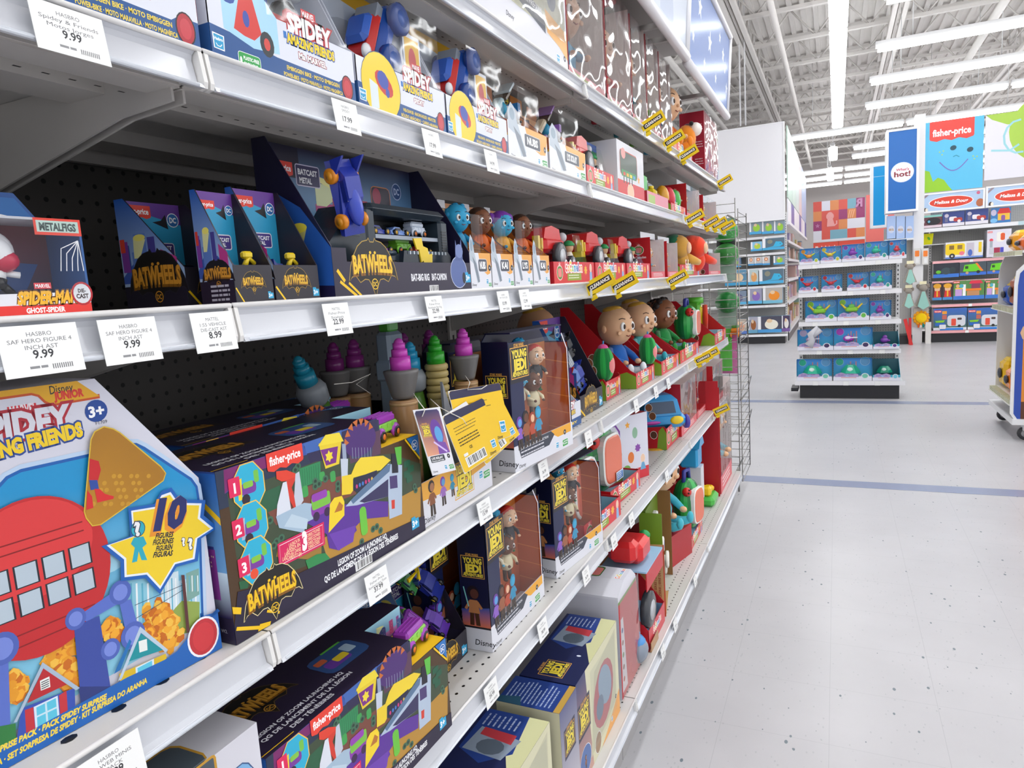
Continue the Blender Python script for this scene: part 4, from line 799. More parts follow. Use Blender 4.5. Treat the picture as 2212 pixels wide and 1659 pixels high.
for y, w_, nm, sk, ha, tp, kd, lb in ((1.118, .084, 'NUBS', '2C9FCB', '1E86B4', '2E8FB8', 2, 'single figure tray with fluffy blue creature, NUBS label, third shelf'), (1.206, .098, 'KAI', '7A4A30', '3A2418', 'D8641E', 4, 'single figure tray with boy in orange, KAI label, beside the blue creature'), (1.310, .092, 'LYS', '3AA6CE', '7A3AA8', 'E0A23A', 3, 'single figure tray with purple-haired blue figure, third shelf'), (1.408, .095, 'KAI', '7A4A30', '3A2418', 'D8641E', 4, 'single figure tray with brown-skinned boy, right of the purple-haired figure')):
    adv_tray(y, w_, lb, nm, 3, .11, .178, .065, single(sk, ha, tp, kd), 'single figure trays on the third shelf', -.597)
# ---------------------------------------------------------------- batwheels packages, row 3
def bw_small(y, x, w, d, hb, hf, label, carcol, group, row=3, cars=1, text=True):
    t = place('toy_package', label, 'toy box', y, x, row, 0, group); m = MB(); sd = [(0, 0), (d, 0), (d, hf), (d * .15, hb), (0, hb)]
    tray(m, w, d, hb, hf, '241F2C', '2A2440', sd)
    a, al, at, ab = faces(m, w, d, hb); sidepoly(al, d, sd, 'B9D2EA', '1C57AE')
    rg = random.Random(int(y * 100)); al.poly([(0, hb * .3), (d * .2, hb * .42), (d * .35, hb * .36), (d * .6, hb * .42), (d, hb * .25), (d, hf * .7), (0, hf * .7)], '3A58A8')
    for i in range(6): al.rect(d * rg.uniform(0, .85), hf, d * .12, hb * rg.uniform(.1, .34), rg.choice(['2B4C96', '45408E', '7E3A96', '5C7CC0']))
    al.poly([(d * .66, hb * .18), (d * .9, hb * .14), (d * .9, hb * .44), (d * .66, hb * .52)], 'B93A86'); al.poly([(d * .22, hb * .46), (d * .32, hb * .46), (d * .44, hb * .62), (d * .24, hb * .64)], 'E2E0A0'); al.ell(d * .34, hb * .64, d * .1, hb * .03, 'F0E470', 12)
    al.rect(0, 0, d, hf * .62, '1E1828'); al.rect(.001, hb * .52, d * .08, hb * .12, 'D8402E'); bat(al, d * .55, hb * .25, d * .92, '2A2430', txt='D8952C')
    if text: al.lines(d * .3, hf * .45, d * .6, 4, hf * .12, hf * .06, 'B8B4C0')
    a.rect(0, 0, w, hf, '2B2730'); bat(a, w * .48, hf * .52, w * .62, 'A8852E', txt='E0B02C'); a.line([(w * .02, hf * .4), (w * .2, 0)], w * .03, GOLD); agesq(a, w * .84, hf * .08, w * .14)
    ab.rect(0, 0, w, hb, '2A3E8C', '6A3A96'); ab.poly([(0, hb * .5), (w, hb * .3), (w, hb * .8), (0, hb * .95)], '2E9CC8'); fisher(ab, w * .04, hb * .84, w * .45); dcs(ab, w * .84, hb * .85, w * .09); ab.rrect(w * .38, hb * .5, w * .42, hb * .12, .002, '4A3A86', 'E8E6F0', .0012); ab.text('BATCAST', w * .59, hb * .565, hb * .035, 'F4F4F8', 'c', .04, fit=w * .36); ab.text('METAL', w * .55, hb * .52, hb * .035, 'F4F4F8', 'c', .04, fit=w * .24); ab.poly([(w * .5, hb * .82), (w * .75, hb * .76), (w * .72, hb * .9), (w * .64, hb * .84)], '15121C')
    m.build('card_tray', CARD, t); m = MB()
    for i in range(cars): m.M = TM((w * .38, d * .35, hf * .75), .2); car(m, w * .62, carcol, '1E2A5A', hub='E8D23A', fins=True); m.M = TM((w * .74, d * .38, hf * .72), s=.72); m.wheel((-.01, 0, .008), .011, .008, '15151A', 'E8D23A'); m.wheel((.014, 0, .008), .010, .008, '15151A', 'E8D23A'); m.tube([(-.008, 0, .016), (0, 0, .03), (.012, 0, .02)], .005, 'F0D02A', 6); m.rbox((-.012, -.006, .028), (.008, .006, .04), .003, 'F0D02A')
    m.M = Matrix(); m.build('toy_vehicle', PLAS, t)
    return t
bw_small(.580, -.682, .09, .105, .132, .045, 'dark blue toy tray set far back, left of the two narrow trays', '1C1C24', 'narrow dark toy trays on the third shelf', text=False)
bw_small(.575, -.602, .058, .052, .128, .042, 'narrow dark cycle tray, left of the two upright trays near the shelf front', '1F2A66', 'narrow dark toy trays on the third shelf')
bw_small(.636, -.602, .078, .062, .138, .042, 'narrow dark tray with yellow cycle, right one, beside the big rig', '22307C', 'narrow dark toy trays on the third shelf')
t = place('toy_package', 'blue toy carton with DC badge behind the hooded figure box', 'toy box', .33, -.76, 3); m = MB(); card_box(m, .16, .03, .125, '2C5EA8', chop=(.04, .05)); a, al, at, ab = faces(m, .16, .03, .125); a.poly([(0, .06), (.16, .03), (.16, .07), (.12, .12), (0, .12)], '2F74BE'); a.poly([(0, 0), (.16, 0), (.16, .035), (0, .06)], 'A03A8C'); a.line([(0, .13), (.155, .04)], .004, 'E8A83A'); dcs(a, .105, .088, .0135, bg='2F74BE'); m.build('carton', CARD, t)
# hooded figure box
t = place('toy_package', 'red and white metal figure box with a hooded white figurine, GHOST-SPIDER strip', 'toy box', .265, -.600, 3); w, h, d = .142, .080, .05; m = MB()
m.box((0, 0, 0), (w, d, .018), 'D9DAE0'); m.box((0, d - .002, 0), (w, d, h), '3A2A40'); m.box((0, 0, h - .002), (w, d, h), 'B9BCC4'); m.box((0, 0, 0), (.003, d, h), 'B02A38'); m.box((w - .002, 0, 0), (w, d, h), '2C5A98')
a, al, at, ab = faces(m, w, d, h); a.rect(0, .0, w, .018, 'E2E3EA'); a.rect(0, 0, w, .0085, 'E2342C'); a.text('GHOST-SPIDER', w * .72, .002, .0042, 'FFFFFF', 'c', .04, fit=.032); a.text('SPIDER-MAN', w * .74, .0095, .010, 'F2B52C', 'c', .06, ol='6A3A10', ot=.08, fit=.05, shear=.2); a.rect(w * .67, .0215, .014, .005, 'D83A44'); a.text('MARVEL', w * .72, .0225, .003, 'FFFFFF', 'c', .02, fit=.012); a.ell(w * .95, .0165, .0078, .0085, 'D8DADF', 18, ol='B3202A', t=.0018); a.text('DIE-', w * .95, .0175, .0032, '3A2A2C', 'c', .04, fit=.007); a.text('CAST', w * .95, .0125, .0038, '3A2A2C', 'c', .04, fit=.011)
a.rect(w * .72, h - .014, w * .28, .014, 'E2402E'); a.rect(w * .735, h - .0115, w * .25, .0095, 'B9D2C8'); a.text('METALFIGS', w * .86, h - .0100, .0062, '3A4A48', 'c', .05, fit=.031); a.rect(0, h - .014, w * .42, .014, 'E2402E'); a.rect(0, h - .011, w * .39, .011, 'D8DCE4')
ab.rect(.003, .018, w - .006, h - .02, '26304E', '7A2A3A'); ab.poly([(w * .3, .03), (w * .8, .02), (w * .9, .045), (w * .4, .05)], '2C4E8A')
for i in range(5): a.line([(w * .97, .062), (w * (.86 + i * .03), .055 - i * .004), (w * (.84 + i * .035), .036)], .0008, 'E8E8EC')
m.build('carton', CARD, t)
m = MB(); cx_ = w * .58; m.ell((cx_, .025, .052), (.0135, .013, .0145), 'ECECF0', 18, 12); m.ell((cx_, .029, .054), (.017, .014, .0175), 'E8E6EA', 18, 12); m.ell((cx_ + .004, .024, .046), (.0135, .0125, .010), 'C22A4A', 14, 8)
m.tube([(cx_, .025, .04), (cx_, .025, .03)], [.007, .006], 'F0F0F2', 8); m.tube([(cx_, .025, .032), (cx_ - .002, .025, .024)], .007, '1C1C22', 8); m.tube([(cx_ - .006, .025, .036), (cx_ - .018, .02, .032)], .003, 'F0F0F2', 6); m.tube([(cx_ + .006, .025, .036), (cx_ + .016, .022, .034)], .003, 'E8E8EC', 6)
for s in (-1, 1): m.tube([(cx_ + s * .003, .025, .026), (cx_ + s * .009, .024, .019)], .0035, '17171C', 6)
m.build('figurine', PLAS, t); window(t, w - .004, h - .02, .002, .018, -.0004, name='clear_window')
# ---------------------------------------------------------------- big truck package, row 3
t = place('toy_package', 'large dark open package with a toy big-rig truck and blue car, BAT-BIG RIG label', 'toy box', .731, -.591, 3); w, d, hb, hf = .377, .115, .216, .064; m = MB()
sd = [(0, 0), (d, 0), (d, hf + .002), (d * .2, hb), (0, hb)]
tray(m, w, d, hb, hf * .72, '231E33', '2A3A60', sd, lc='1B1836'); a, al, at, ab = faces(m, w, d, hb)
sidepoly(al, d, sd, '1A1740', '141228'); al.poly([(d * .3, .02), (d, .015), (d, hf), (d * .62, hb * .55), (d * .3, hb * .65)], '2456A8', ); al.poly([(d * .42, hb * .25), (d * .55, hb * .25), (d * .68, hb * .42), (d * .44, hb * .44)], 'C9C47A'); al.ell(d * .57, hb * .43, d * .12, hb * .03, 'E8D84A', 14); al.rect(d * .04, hb * .42, d * .05, hb * .15, 'D8402E')
a.rect(0, 0, w, hf * .72, '2A2338'); a.rect(0, hf * .72, .03, hf * .28, '2A2338'); bat(a, w * .235, .037, w * .29, 'B8963A', txt='F0C42A'); a.ell(w * .26, .052, w * .12, .03, '16120F', 24) if 0 else None
a.text('BAT-BIG RIG', w * .485, .018, .0105, 'E8E8EC', 'l', .04, fit=w * .14); a.text('BAT-CAMION', w * .645, .018, .0105, 'E8E8EC', 'l', .04, fit=w * .125); a.line([(.008, .035), (.022, .020)], .005, GOLD); a.line([(.012, .02), (.045, -.0)], .004, GOLD); a.line([(.03, .018), (.055, 0)], .0035, GOLD); a.bars(w * .62, 0, .028, .01)
a.ell(w * .885, .03, .028, .026, '5568A0', 20, ol='C9D0E4', t=.0012); a.poly([(w * .86, .05), (w * .87, .085), (w * .885, .07), (w * .905, .07), (w * .925, .088), (w * .93, .05)], '4A5C94'); a.ell(w * .9, .066, .013, .012, '6E80B4', 14); a.ell(w * .93, .02, .006, .010, '1C1C28', 12); agesq(a, w * .945, .012, .018)
ab.rect(0, 0, w, hb, '1D2A50', '26203A'); city(ab, 0, hb * .3, w, hb * .7, 9, '26203C', '2A3A66'); ab.rect(0, hb * .8, w * .22, hb * .2, '1A1630'); fisher(ab, w * .05, hb * .8, .05); ab.rrect(w * .2, hb * .76, w * .13, hb * .13, .002, '35305A', 'CFC9E0', .0015); ab.text('BATCAST', w * .265, hb * .83, .008, 'F0F0F4', 'c', .04, fit=w * .11); ab.text('METAL', w * .25, hb * .775, .008, 'F0F0F4', 'c', .04, fit=w * .07)
ab.rrect(w * .4, hb * .55, w * .24, hb * .16, .003, 'B3264A'); ab.text('7', w * .47, hb * .58, .022, 'F2E8EC', 'c', .06); ab.lines(w * .51, hb * .665, w * .11, 5, .006, .0025, 'E0A080'); ab.rrect(w * .67, hb * .53, w * .14, hb * .3, .008, '2A2036', 'C97A40', .0015); ab.ell(w * .71, hb * .76, .012, .014, 'A02A4A'); dcs(ab, w * .87, hb * .82, .013, 'A9B8D8', '2A4A7E')
m.build('card_tray', CARD, t)
m = MB(); TK = '27333E'; y0, y1 = .028, .085                                     # the truck
m.prism([(.05, .03), (.115, .03), (.115, .125), (.085, .128), (.055, .095), (.03, .072), (.03, .04)], y0, y1, TK, 'y')
m.rbox((.125, y0 - .004, .118), (.345, y1, .135), .008, TK); m.rbox((.125, y0, .034), (.35, y1, .062), .004, TK); m.rbox((.325, y0 - .002, .034), (.352, y1, .12), .005, TK); m.rbox((.118, y0, .04), (.142, y1, .128), .004, TK); m.box((.13, y1 - .006, .05), (.34, y1, .12), '15181E'); m.box((.145, y0 + .004, .084), (.325, y1, .090), '9CA6B4')
m.box((.06, y0 - .001, .085), (.10, y0 + .001, .115), '3A4A58'); m.prism([(.19, .03), (.34, .03), (.345, .058), (.335, .066), (.2, .066)], y0 - .008, y0, '222D38', 'y'); m.tube([(.15, y0 - .004, .062), (.18, y0 - .004, .062)], .004, '30404E')
for i in range(22): m.box((.21 + i * .0055, y0 - .0086, .0605), (.2135 + i * .0055, y0 - .008, .0655), 'C9D2DA' if i % 2 else '4A5866')
for i in range(12): m.box((.328, y0 - .0028, .05 + i * .0045), (.344, y0 - .002, .052 + i * .0045), '131A20')
for x in (.072, .175, .3): m.wheel((x, y0 - .002, .034), .017, .012, '14171B', 'B9C23A')
b_ = [(.232, .062), (.25, .063), (.252, .054), (.262, .052), (.264, .045), (.272, .046), (.27, .030), (.262, .034), (.258, .028), (.25, .038), (.246, .036), (.243, .05), (.238, .05)]; m.prism([(.250 + (p - .250) * 1.35, .062 + (q - .046) * 1.45) for p, q in b_], y0 - .0105, y0 - .008, 'F0CE1E', 'y')
m.build('toy_truck', PLAS, t)
for x, z, c, k in ((.165, .0905, '2F3F9C', 0), (.22, .0905, '6F92D4', 0), (.275, .0905, 'C4CEDC', 1), (.17, .0625, '7A35B0', 0), (.228, .0625, '7CC63A', 1), (.288, .0625, 'D03A34', 0)):
    m = MB(); m.M = TM((x + .008, .052, z)); (van(m, .048, c, c) if k else car(m, .052, c, '222838', hub='D8A838')); m.build('small_toy_car', PLAS, t)
m = MB(); m.M = TM((.068, .012, .168), rx=0, rz=0) @ Matrix.Rotation(math.radians(80), 4, 'Y') @ Matrix.Rotation(math.radians(90), 4, 'X') @ Matrix.Rotation(PI, 4, 'Z') @ Matrix.Rotation(.35, 4, 'X')
m.M = TM((.068, .028, .137)) @ Matrix.Rotation(math.radians(82), 4, 'Y') @ Matrix.Rotation(math.radians(-75), 4, 'Z') @ Matrix.Rotation(math.radians(0), 4, 'X')
m.M = Matrix(((.12, .5, -.2, .066), (-.1, .25, -.93, .03), (-.98, .1, .0, .137), (0, 0, 0, 1)))
X_ = Vector((.16, -.05, -.98)).normalized(); Z_ = Vector((-.1, -.95, .2)); Y_ = Z_.cross(X_).normalized(); Z_ = X_.cross(Y_)
m.M = Matrix(((X_[0], Y_[0], Z_[0], .064), (X_[1], Y_[1], Z_[1], .026), (X_[2], Y_[2], Z_[2], .133), (0, 0, 0, 1)))
car(m, .1, '26379E', '1B2A7C', wheel='E08A1E', hub='F0A02A', fins=True); m.ell((.012, 0, .021), (.028, .013, .010), '3448B4', 14, 8); m.M = Matrix(); m.build('blue_car', PLAS, t)
# ---------------------------------------------------------------- red open trays with a tractor (row 3), melon players (row 5)
def red_front(a, w, h, lab=True, gr=True):
    a.rect(0, 0, w, h, 'D7333B'); melon(a, w * .13, h * .5, h * .36); coco(a, w * .46, h * .55, w * .42)
    if gr: a.rrect(w * .3, h * .12, w * .34, h * .34, .002, '8FA63A'); a.lines(w * .33, h * .34, w * .28, 2, h * .12, h * .05, 'E8EED0')
    a.star(w * .76, h * .6, h * .26, 'F2B33A', 8, .6); a.ell(w * .9, h * .7, h * .16, h * .2, 'F3C6A8', 14, ol='FFFFFF', t=.001); a.poly([(w * .86, 0), (w * .94, 0), (w * .93, h * .5), (w * .87, h * .5)], '8FB6DC')
def tractor_tray(y, w, label, row=3, x=-.597, grp='red tractor trays on the third shelf'):
    t = place('toy_package', label, 'toy box', y, x, row, 0, grp); d, hb, hf = .14, .07, .052; m = MB(); tray(m, w, d, hf, hf, 'C8232E', '8FC2E0', [(0, 0), (d, 0), (d, hf), (0, hf)]); a, al, at, ab = faces(m, w, d, hb); red_front(a, w, hf); al.rect(0, 0, d, hf, 'C8232E'); al.ell(d * .8, .02, .008, .01, '5A3424', 10); m.build('card_tray', CARD, t)
    m = MB(); m.rbox((w * .12, .03, .075), (w * .55, .1, .115), .01, 'D92A2C'); m.prism([(w * .12, .11), (w * .5, .11), (w * .47, .135), (w * .3, .142), (w * .16, .135)], .035, .1, 'D92A2C', 'y'); m.rbox((w * .5, .04, .055), (w * .66, .09, .1), .008, 'E03230'); m.box((w * .02, .04, .07), (w * .13, .09, .085), 'E8C02A'); m.box((w * .0, .035, .085), (w * .04, .05, .115), 'E8C02A'); m.box((w * .07, .035, .085), (w * .10, .05, .11), 'E8C02A'); m.build('tractor_body', PLAS, t)
    for xx, rr, l_ in ((w * .34, .036, 0), (w * .6, .02, 1)):
        m = MB(); m.wheel((xx, .022, .03 + rr), rr, .018, '3A3D42', 'D5D8DC'); m.wheel((xx, .0205, .03 + rr), rr * .8, .010, 'E4E6E8', '55585E') if not l_ else None; m.build('wheel', PLAS, t)
    m = MB(); m.ell((w * .62, .045, .118), .0125, 'C9CBD0', 12, 8); m.tube([(w * .62, .05, .09), (w * .62, .045, .115)], .003, 'C9CBD0', 6); m.build('headlamp', PLAS, t)
    m = MB(); m.ell((w * .82, .05, .095), (.014, .013, .015), 'E9B98E', 12, 8); m.lathe([(.0155, 0), (.0165, .004), (.010, .012), (.002, .015)], '2F9E58', (w * .82, .05, .098), 12); m.lathe([(.010, 0), (.012, .02), (.006, .036)], 'F0E8D8', (w * .82, .05, .05), 10); m.build('capped_figure', SKIN, t)
    m = MB(); m.loft([[(w * .68, .015, .05), (w * .97, .015, .05), (w * .97, .08, .05), (w * .68, .08, .05)], [(w * .74, .03, .125), (w * .92, .03, .125), (w * .92, .07, .125), (w * .74, .07, .125)]], 'FFFFFF'); m.build('clear_window', CLEAR, t)
tractor_tray(1.530, .30, 'red tray with toy tractor, nearest of the three on the third shelf')
tractor_tray(1.842, .30, 'red tray with toy tractor, middle of the three on the third shelf')
tractor_tray(2.16, .30, 'red tray with toy tractor, farthest of the three, left of the tall red box')
tractor_tray(1.806, .25, 'red tray with small tractor and capped figure on the second shelf', 2, -.597, None)
def red_box(y, x, w, d, h, row, label, grp=None, rz=0, card=True, doll_=True, wrap=None, leftc='C0141F'):
    t = place('toy_package', label, 'toy box', y, x, row, rz, grp); m = MB()
    m.box((0, 0, 0), (CD, d, h), leftc); m.box((0, d - CD, 0), (w, d, h), 'B01824'); m.box((0, d * .6, h - CD), (w, d, h), 'D8D8DC' if card else 'B01824'); m.box((0, 0, 0), (w, d, h * .16), 'C81E2A'); m.box((w - CD, 0, 0), (w, d, h), 'E4DAD6')
    a, al, at, ab = faces(m, w, d, h); al.rect(0, 0, d, h, leftc); melon(al, d * .5, h * .7, min(d, h) * .2); al.text('CoComelon', d * .5, h * .5, min(d, h) * .09, 'F2DADA', 'c', .05, fit=d * .62); [al.ell(d * (.3 + .2 * i), h * .14, d * .1, d * .12, c, 12, ol='F6EDE8', t=.0012) for i, c in enumerate(('8A5436', 'E8B894', '6A3C28'))]
    if card: m.box((0, d * .4, h), (w, d * .4 + .001, h + .022), 'E6E8EC')
    a.rect(0, 0, w, h * .16, 'E0606A'); a.lines(w * .15, h * .11, w * .7, 3, h * .035, h * .015, 'F8E4E4'); ab.rect(0, h * .16, w, h * .84, 'E8D8D0', 'F2EAE6')
    m.build('carton', CARD, t)
    if doll_: doll(t, h * .7, 'E9B98E', 'D8A83A', '59B4C8', M=TM((w * .5, d * .5, h * .17)), seated=False, mat_=SKIN)
    window(t, w * .96, h * .82, w * .02, h * .16, -.001, wrap or CLEAR, name='clear_window')
    return t
red_box(2.49, -.60, .22, .085, .145, 3, 'tall red box with clear front, left of the other red box on the third shelf', 'red window boxes on the third shelf')
red_box(2.76, -.60, .20, .085, .14, 3, 'tall red box with clear front, right of the other red box on the third shelf', 'red window boxes on the third shelf')
red_box(3.19, -.60, .32, .10, .15, 2, 'red window box on the second shelf, left of the last red one', 'red window boxes on the second shelf')
red_box(3.62, -.60, .42, .10, .14, 2, 'last red window box on the second shelf by the end post', 'red window boxes on the second shelf')
red_box(3.74, -.6, .4, .1, .12, 3, 'short red and pink box at the far end of the third shelf', doll_=False, leftc='C8405A')
# ================================================================== ROW 4: TOY SWORDS AND THEIR TRAY
t = place('display_tray', 'white cardboard display tray with yellow adventure print holding upright toy sword handles', 'tray', .872, -.585, 4, 0); w, d, hb, hf = .252, .26, .16, .072; m = MB()
sd = [(0, 0), (d, 0), (d, hf), (d * .3, hb), (0, hb)]; tray(m, w, d, hb, hf, 'E1E1E8', '1C1A22', sd, lc='15161F'); a, al, at, ab = faces(m, w, d, hb); sidepoly(al, d, sd, '15161F'); a.rect(0, 0, w, hf, 'DEDEE6'); a.poly([(0, hf), (w, hf), (w, hf * .66), (w * .5, hf * .5), (0, hf * .62)], 'E8A93C')
jedi(a, w * .58, hf * .62, w * .28, sw=False); figure(a, w * .16, .012, .06, '8A5230'); figure(a, w * .3, .018, .05, '9A6AB8', '5A9CCC', '7A3AA8'); figure(a, w * .42, .024, .04, '2E8FB0', '3AA6CE', '2E8FB0')
disney(a, .012, .006, .009); hasbro(a, w * .8, .026, .014); plasticfree(a, w * .87, .022, .024); age(a, w * .93, .06, .006, '2A2A34', '+'); m.build('card_tray', CARD, t)
def sword(px, py, x, label, tip, style, tilt=(0, 0), z0=.003):
    p = W3(px, py, X=x); top = p[2] - ROW[4] - z0
    t = thing('toy_sword', label, 'toy sword', (x, p[1] - math.sin(tilt[1]) * top, ROW[4] + z0), G, 'toy sword handles standing in the display tray'); R = Matrix.Rotation(tilt[0], 4, 'X') @ Matrix.Rotation(tilt[1], 4, 'Y')
    m = MB(); m.M = R; k = .0165
    for r_, z1, z2 in ((1, -.052, -.030), (.78, -.030, -.018), (.6, -.018, -.008)): m.lathe([(k * r_ * 1.02, z1), (k * r_, z2)], tip, (0, 0, top), 18)
    m.ell((0, 0, top - .010), (k * .5, k * .5, .010), tip, 14, 8); m.build('blade_tip', PLAS, t)
    m = MB(); m.M = R; c = top - .052
    if style == 'cone': m.lathe([(.017, c - .045), (.019, c - .040), (.0275, c - .006), (.0285, c - .004), (.0285, c), (.018, c + .001)], '6F6D6C', n=20)
    elif style == 'rings':
        for i in range(5): m.lathe([(.019, c - i * .013), (.0215, c - .003 - i * .013), (.0215, c - .009 - i * .013), (.019, c - .012 - i * .013)], 'B7A468', n=18)
    else: m.lathe([(.017, c - .04), (.024, c - .034), (.026, c - .012), (.020, c)], '8A9096', n=18)
    m.build('collar', METAL, t)
    m = MB(); m.M = R
    if style == 'cone': m.lathe([(.0225, 0), (.0228, c - .050), (.0225, c - .048), (.017, c - .0475)], 'A9825A', n=20); m.lathe([(.0232, c - .056), (.0232, c - .051)], 'B79468', n=20)
    elif style == 'rings': m.lathe([(.018, 0), (.019, c - .066), (.018, c - .06)], 'B5A56C', n=18); m.prism([(-.024, 0), (.016, 0), (.024, c - .12), (.026, c - .06), (.0, c - .09), (-.026, c - .03)], -.026, -.021, '9AA0A8', 'y')
    else: m.lathe([(.020, 0), (.021, c - .12), (.015, c - .11), (.015, c - .095), (.022, c - .085), (.022, c - .065), (.018, c - .04)], '4E7A2E', n=18); m.lathe([(.023, c - .082), (.024, c - .076), (.023, c - .07)], '8A4A22', n=18)
    m.build('handle', PLAS, t)
for a_ in ((860, 730, -.635, 'toy sword with magenta tip and grey cone on tan grip, largest at the tray front', 'C845B8', 'cone'), (998, 709, -.64, 'toy sword with magenta tip and tan grip, rightmost in the tray', 'C845B8', 'cone'), (937, 724, -.665, 'toy sword with green tip and brass rings, between the two tan ones', '2FA02C', 'rings'), (884, 738, -.70, 'toy sword with blue tip and green grip, right behind the large magenta one', '2A9CC8', 'wrap'),
    (762, 732, -.80, 'toy sword with purple tip in shade, touching the grey block on its left', '8A2E80', 'cone'), (870, 719, -.80, 'toy sword with purple tip behind the large magenta one', '9A3A90', 'cone'), (925, 712, -.78, 'toy sword with purple tip behind the green one', '9A3A90', 'cone'), (718, 739, -.82, 'toy sword with purple tip in deep shade, second from the left', '7A2870', 'cone')): sword(*a_)  # tips farther back get darker purples, their shade put into the colour
sword(636, 735, -.78, 'toy sword with teal tip leaning left in the shade', '1F8CA8', 'wrap', (0, -.42), .01)
pg = W3(838, 716, X=-.74); t = thing('toy_sword', 'grey toy sword hilt, wide block with green cap behind the front one', 'toy sword', (-.74, pg[1], ROW[4] + .003), G); hh = pg[2] - ROW[4] - .003; m = MB(); m.rbox((-.022, -.016, 0), (.026, .016, hh), .006, '7F90A0'); m.rbox((-.026, -.02, hh - .09), (.022, .018, hh - .05), .005, '8A9CAE'); m.build('handle', PLAS, t); m = MB(); m.rbox((-.014, -.012, hh), (.018, .012, hh + .02), .003, '4FA03A'); m.build('blade_tip', PLAS, t); m = MB(); m.wheel((-.006, -.02, hh - .075), .011, .005, 'C84A34', '8A9CAE'); m.build('button', PLAS, t)
def px_tag(name, label, cnr, X, draw, grp=None):
    """hang tag: four measured corners (lower left, lower right, upper right, upper left) on the plane X"""
    P = [W3(px, py, X=X) for px, py in cnr]; o = P[0]; u = (P[1] - P[0]); v = (P[3] - P[0]); w, h = u.length, v.length
    t = thing(name, label, 'tag', o, 0, grp); m = MB(); z = Vector((0, 0, 0)); n = u.cross(v).normalized() * .0009
    m.loft([[tuple(z - n), tuple(u - n), tuple(P[2] - o - n), tuple(v - n)], [tuple(z), tuple(u), tuple(P[2] - o), tuple(v)]], 'E9E9EC')
    a = Art(m, (0, 0, 0), u, v)
    draw(a, w, h); m.build('card', CARD, t); return t, u, v
def dtag_front(a, w, h):
    a.rrect(.001, .001, w - .002, h - .002, .005, 'E8E8EE'); a.poly([(.002, h * .3), (w - .002, h * .3), (w - .002, h - .006), (w - .006, h - .002), (.006, h - .002), (.002, h - .006)], 'E0906A', ['E8A880', 'D88A8A', '4A3A7A', '3A3468', '2A2C50', '23264A'])
    jedi(a, w * .26, h * .68, w * .36); a.ell(w * .66, h * .64, w * .23, h * .2, '6A3A9C', 18); a.ell(w * .7, h * .6, w * .15, h * .13, '5AA2DC', 16); a.poly([(w * .5, h * .3), (w * .95, h * .3), (w * .88, h * .47), (w * .55, h * .5)], '7A4AA8'); a.line([(w * .42, h * .5), (w * .85, h * .32)], w * .05, 'D8C0F0')
    a.rrect(w * .1, h * .19, w * .58, h * .1, .002, '2E3440', 'F0F0F2', .0008); a.text('LYS SOLAY', w * .38, h * .235, h * .035, 'FFFFFF', 'c', .04, fit=w * .46); a.text('TRAINING LIGHTSABER', w * .38, h * .2, h * .02, 'FFFFFF', 'c', .02, fit=w * .5); age(a, w * .85, h * .25, w * .06, '23232C', '+'); hasbro(a, w * .56, h * .05, w * .11); plasticfree(a, w * .75, h * .04, w * .2); disney(a, w * .06, h * .04, h * .03)
def dtag_back(a, w, h):
    a.rrect(.0008, .0008, w - .0016, h - .0016, .005, 'F4C81E'); a.poly([(.001, h * .86), (w - .001, h * .86), (w - .001, h - .005), (w - .006, h - .001), (.006, h - .001), (.001, h - .005)], '23264A'); a.lines(w * .12, h * .74, w * .6, 3, h * .05, h * .012, '6A5A20'); a.lines(w * .12, h * .54, w * .55, 3, h * .05, h * .018, '3A3414'); a.bars(w * .12, h * .06, w * .5, h * .17); hasbro(a, w * .8, h * .12, w * .12); a.text('CE', w * .3, h * .33, h * .05, '3A3414', 'l', .02); disney(a, w * .7, h * .03, h * .05); a.rrect(w * .12, h * .25, w * .1, h * .05, .001, 'F0F0F0')
px_tag('hang_tag', 'yellow back of a hanging tag behind the other two yellow ones, tilted right', [(1050, 1004), (1123, 938), (1070, 870), (1000, 920)], -.566, dtag_back)
px_tag('hang_tag', 'large yellow tag back with navy top hanging below the rightmost toy sword', [(1000, 978), (1104, 942), (1072, 829), (968, 845)], -.564, dtag_back)
px_tag('hang_tag', 'yellow tag back with barcode hanging in front of the white tray', [(1004, 1024), (1083, 972), (1007, 867), (955, 900)], -.561, dtag_back)
px_tag('hang_tag', 'purple LYS SOLAY tag front hanging below the large magenta toy sword', [(935, 1028), (985, 1015), (950, 879), (892, 886)], -.558, dtag_front)
def cord(label, pts, X):
    m = MB(); P = [W3(a_, b_, X=x_) for (a_, b_), x_ in zip(pts, X)]; m.tube([tuple(p - P[0]) for p in P], .0007, 'E8E4DA', 5); o = m.build('tag_string', CLOTH, None, P[0]); tag(o, label, 'string')
cord('white string tying the purple tag to the large toy sword', [(893, 850), (905, 868), (918, 885), (912, 900)], [-.606, -.57, -.556, -.556])
cord('white string ends over the yellow barcode tag', [(930, 862), (950, 880), (975, 893), (1000, 905), (1008, 918)], [-.606, -.57, -.558, -.558, -.558])
cord('white string tying the large yellow tag to the rightmost toy sword', [(1005, 812), (1015, 826), (1010, 842), (1040, 840), (1052, 832)], [-.612, -.58, -.561, -.561, -.561])
cord('loose white string hanging on the shaded toy swords', [(722, 830), (760, 826), (800, 808), (770, 830), (800, 850)], [-.70, -.70, -.70, -.70, -.70])
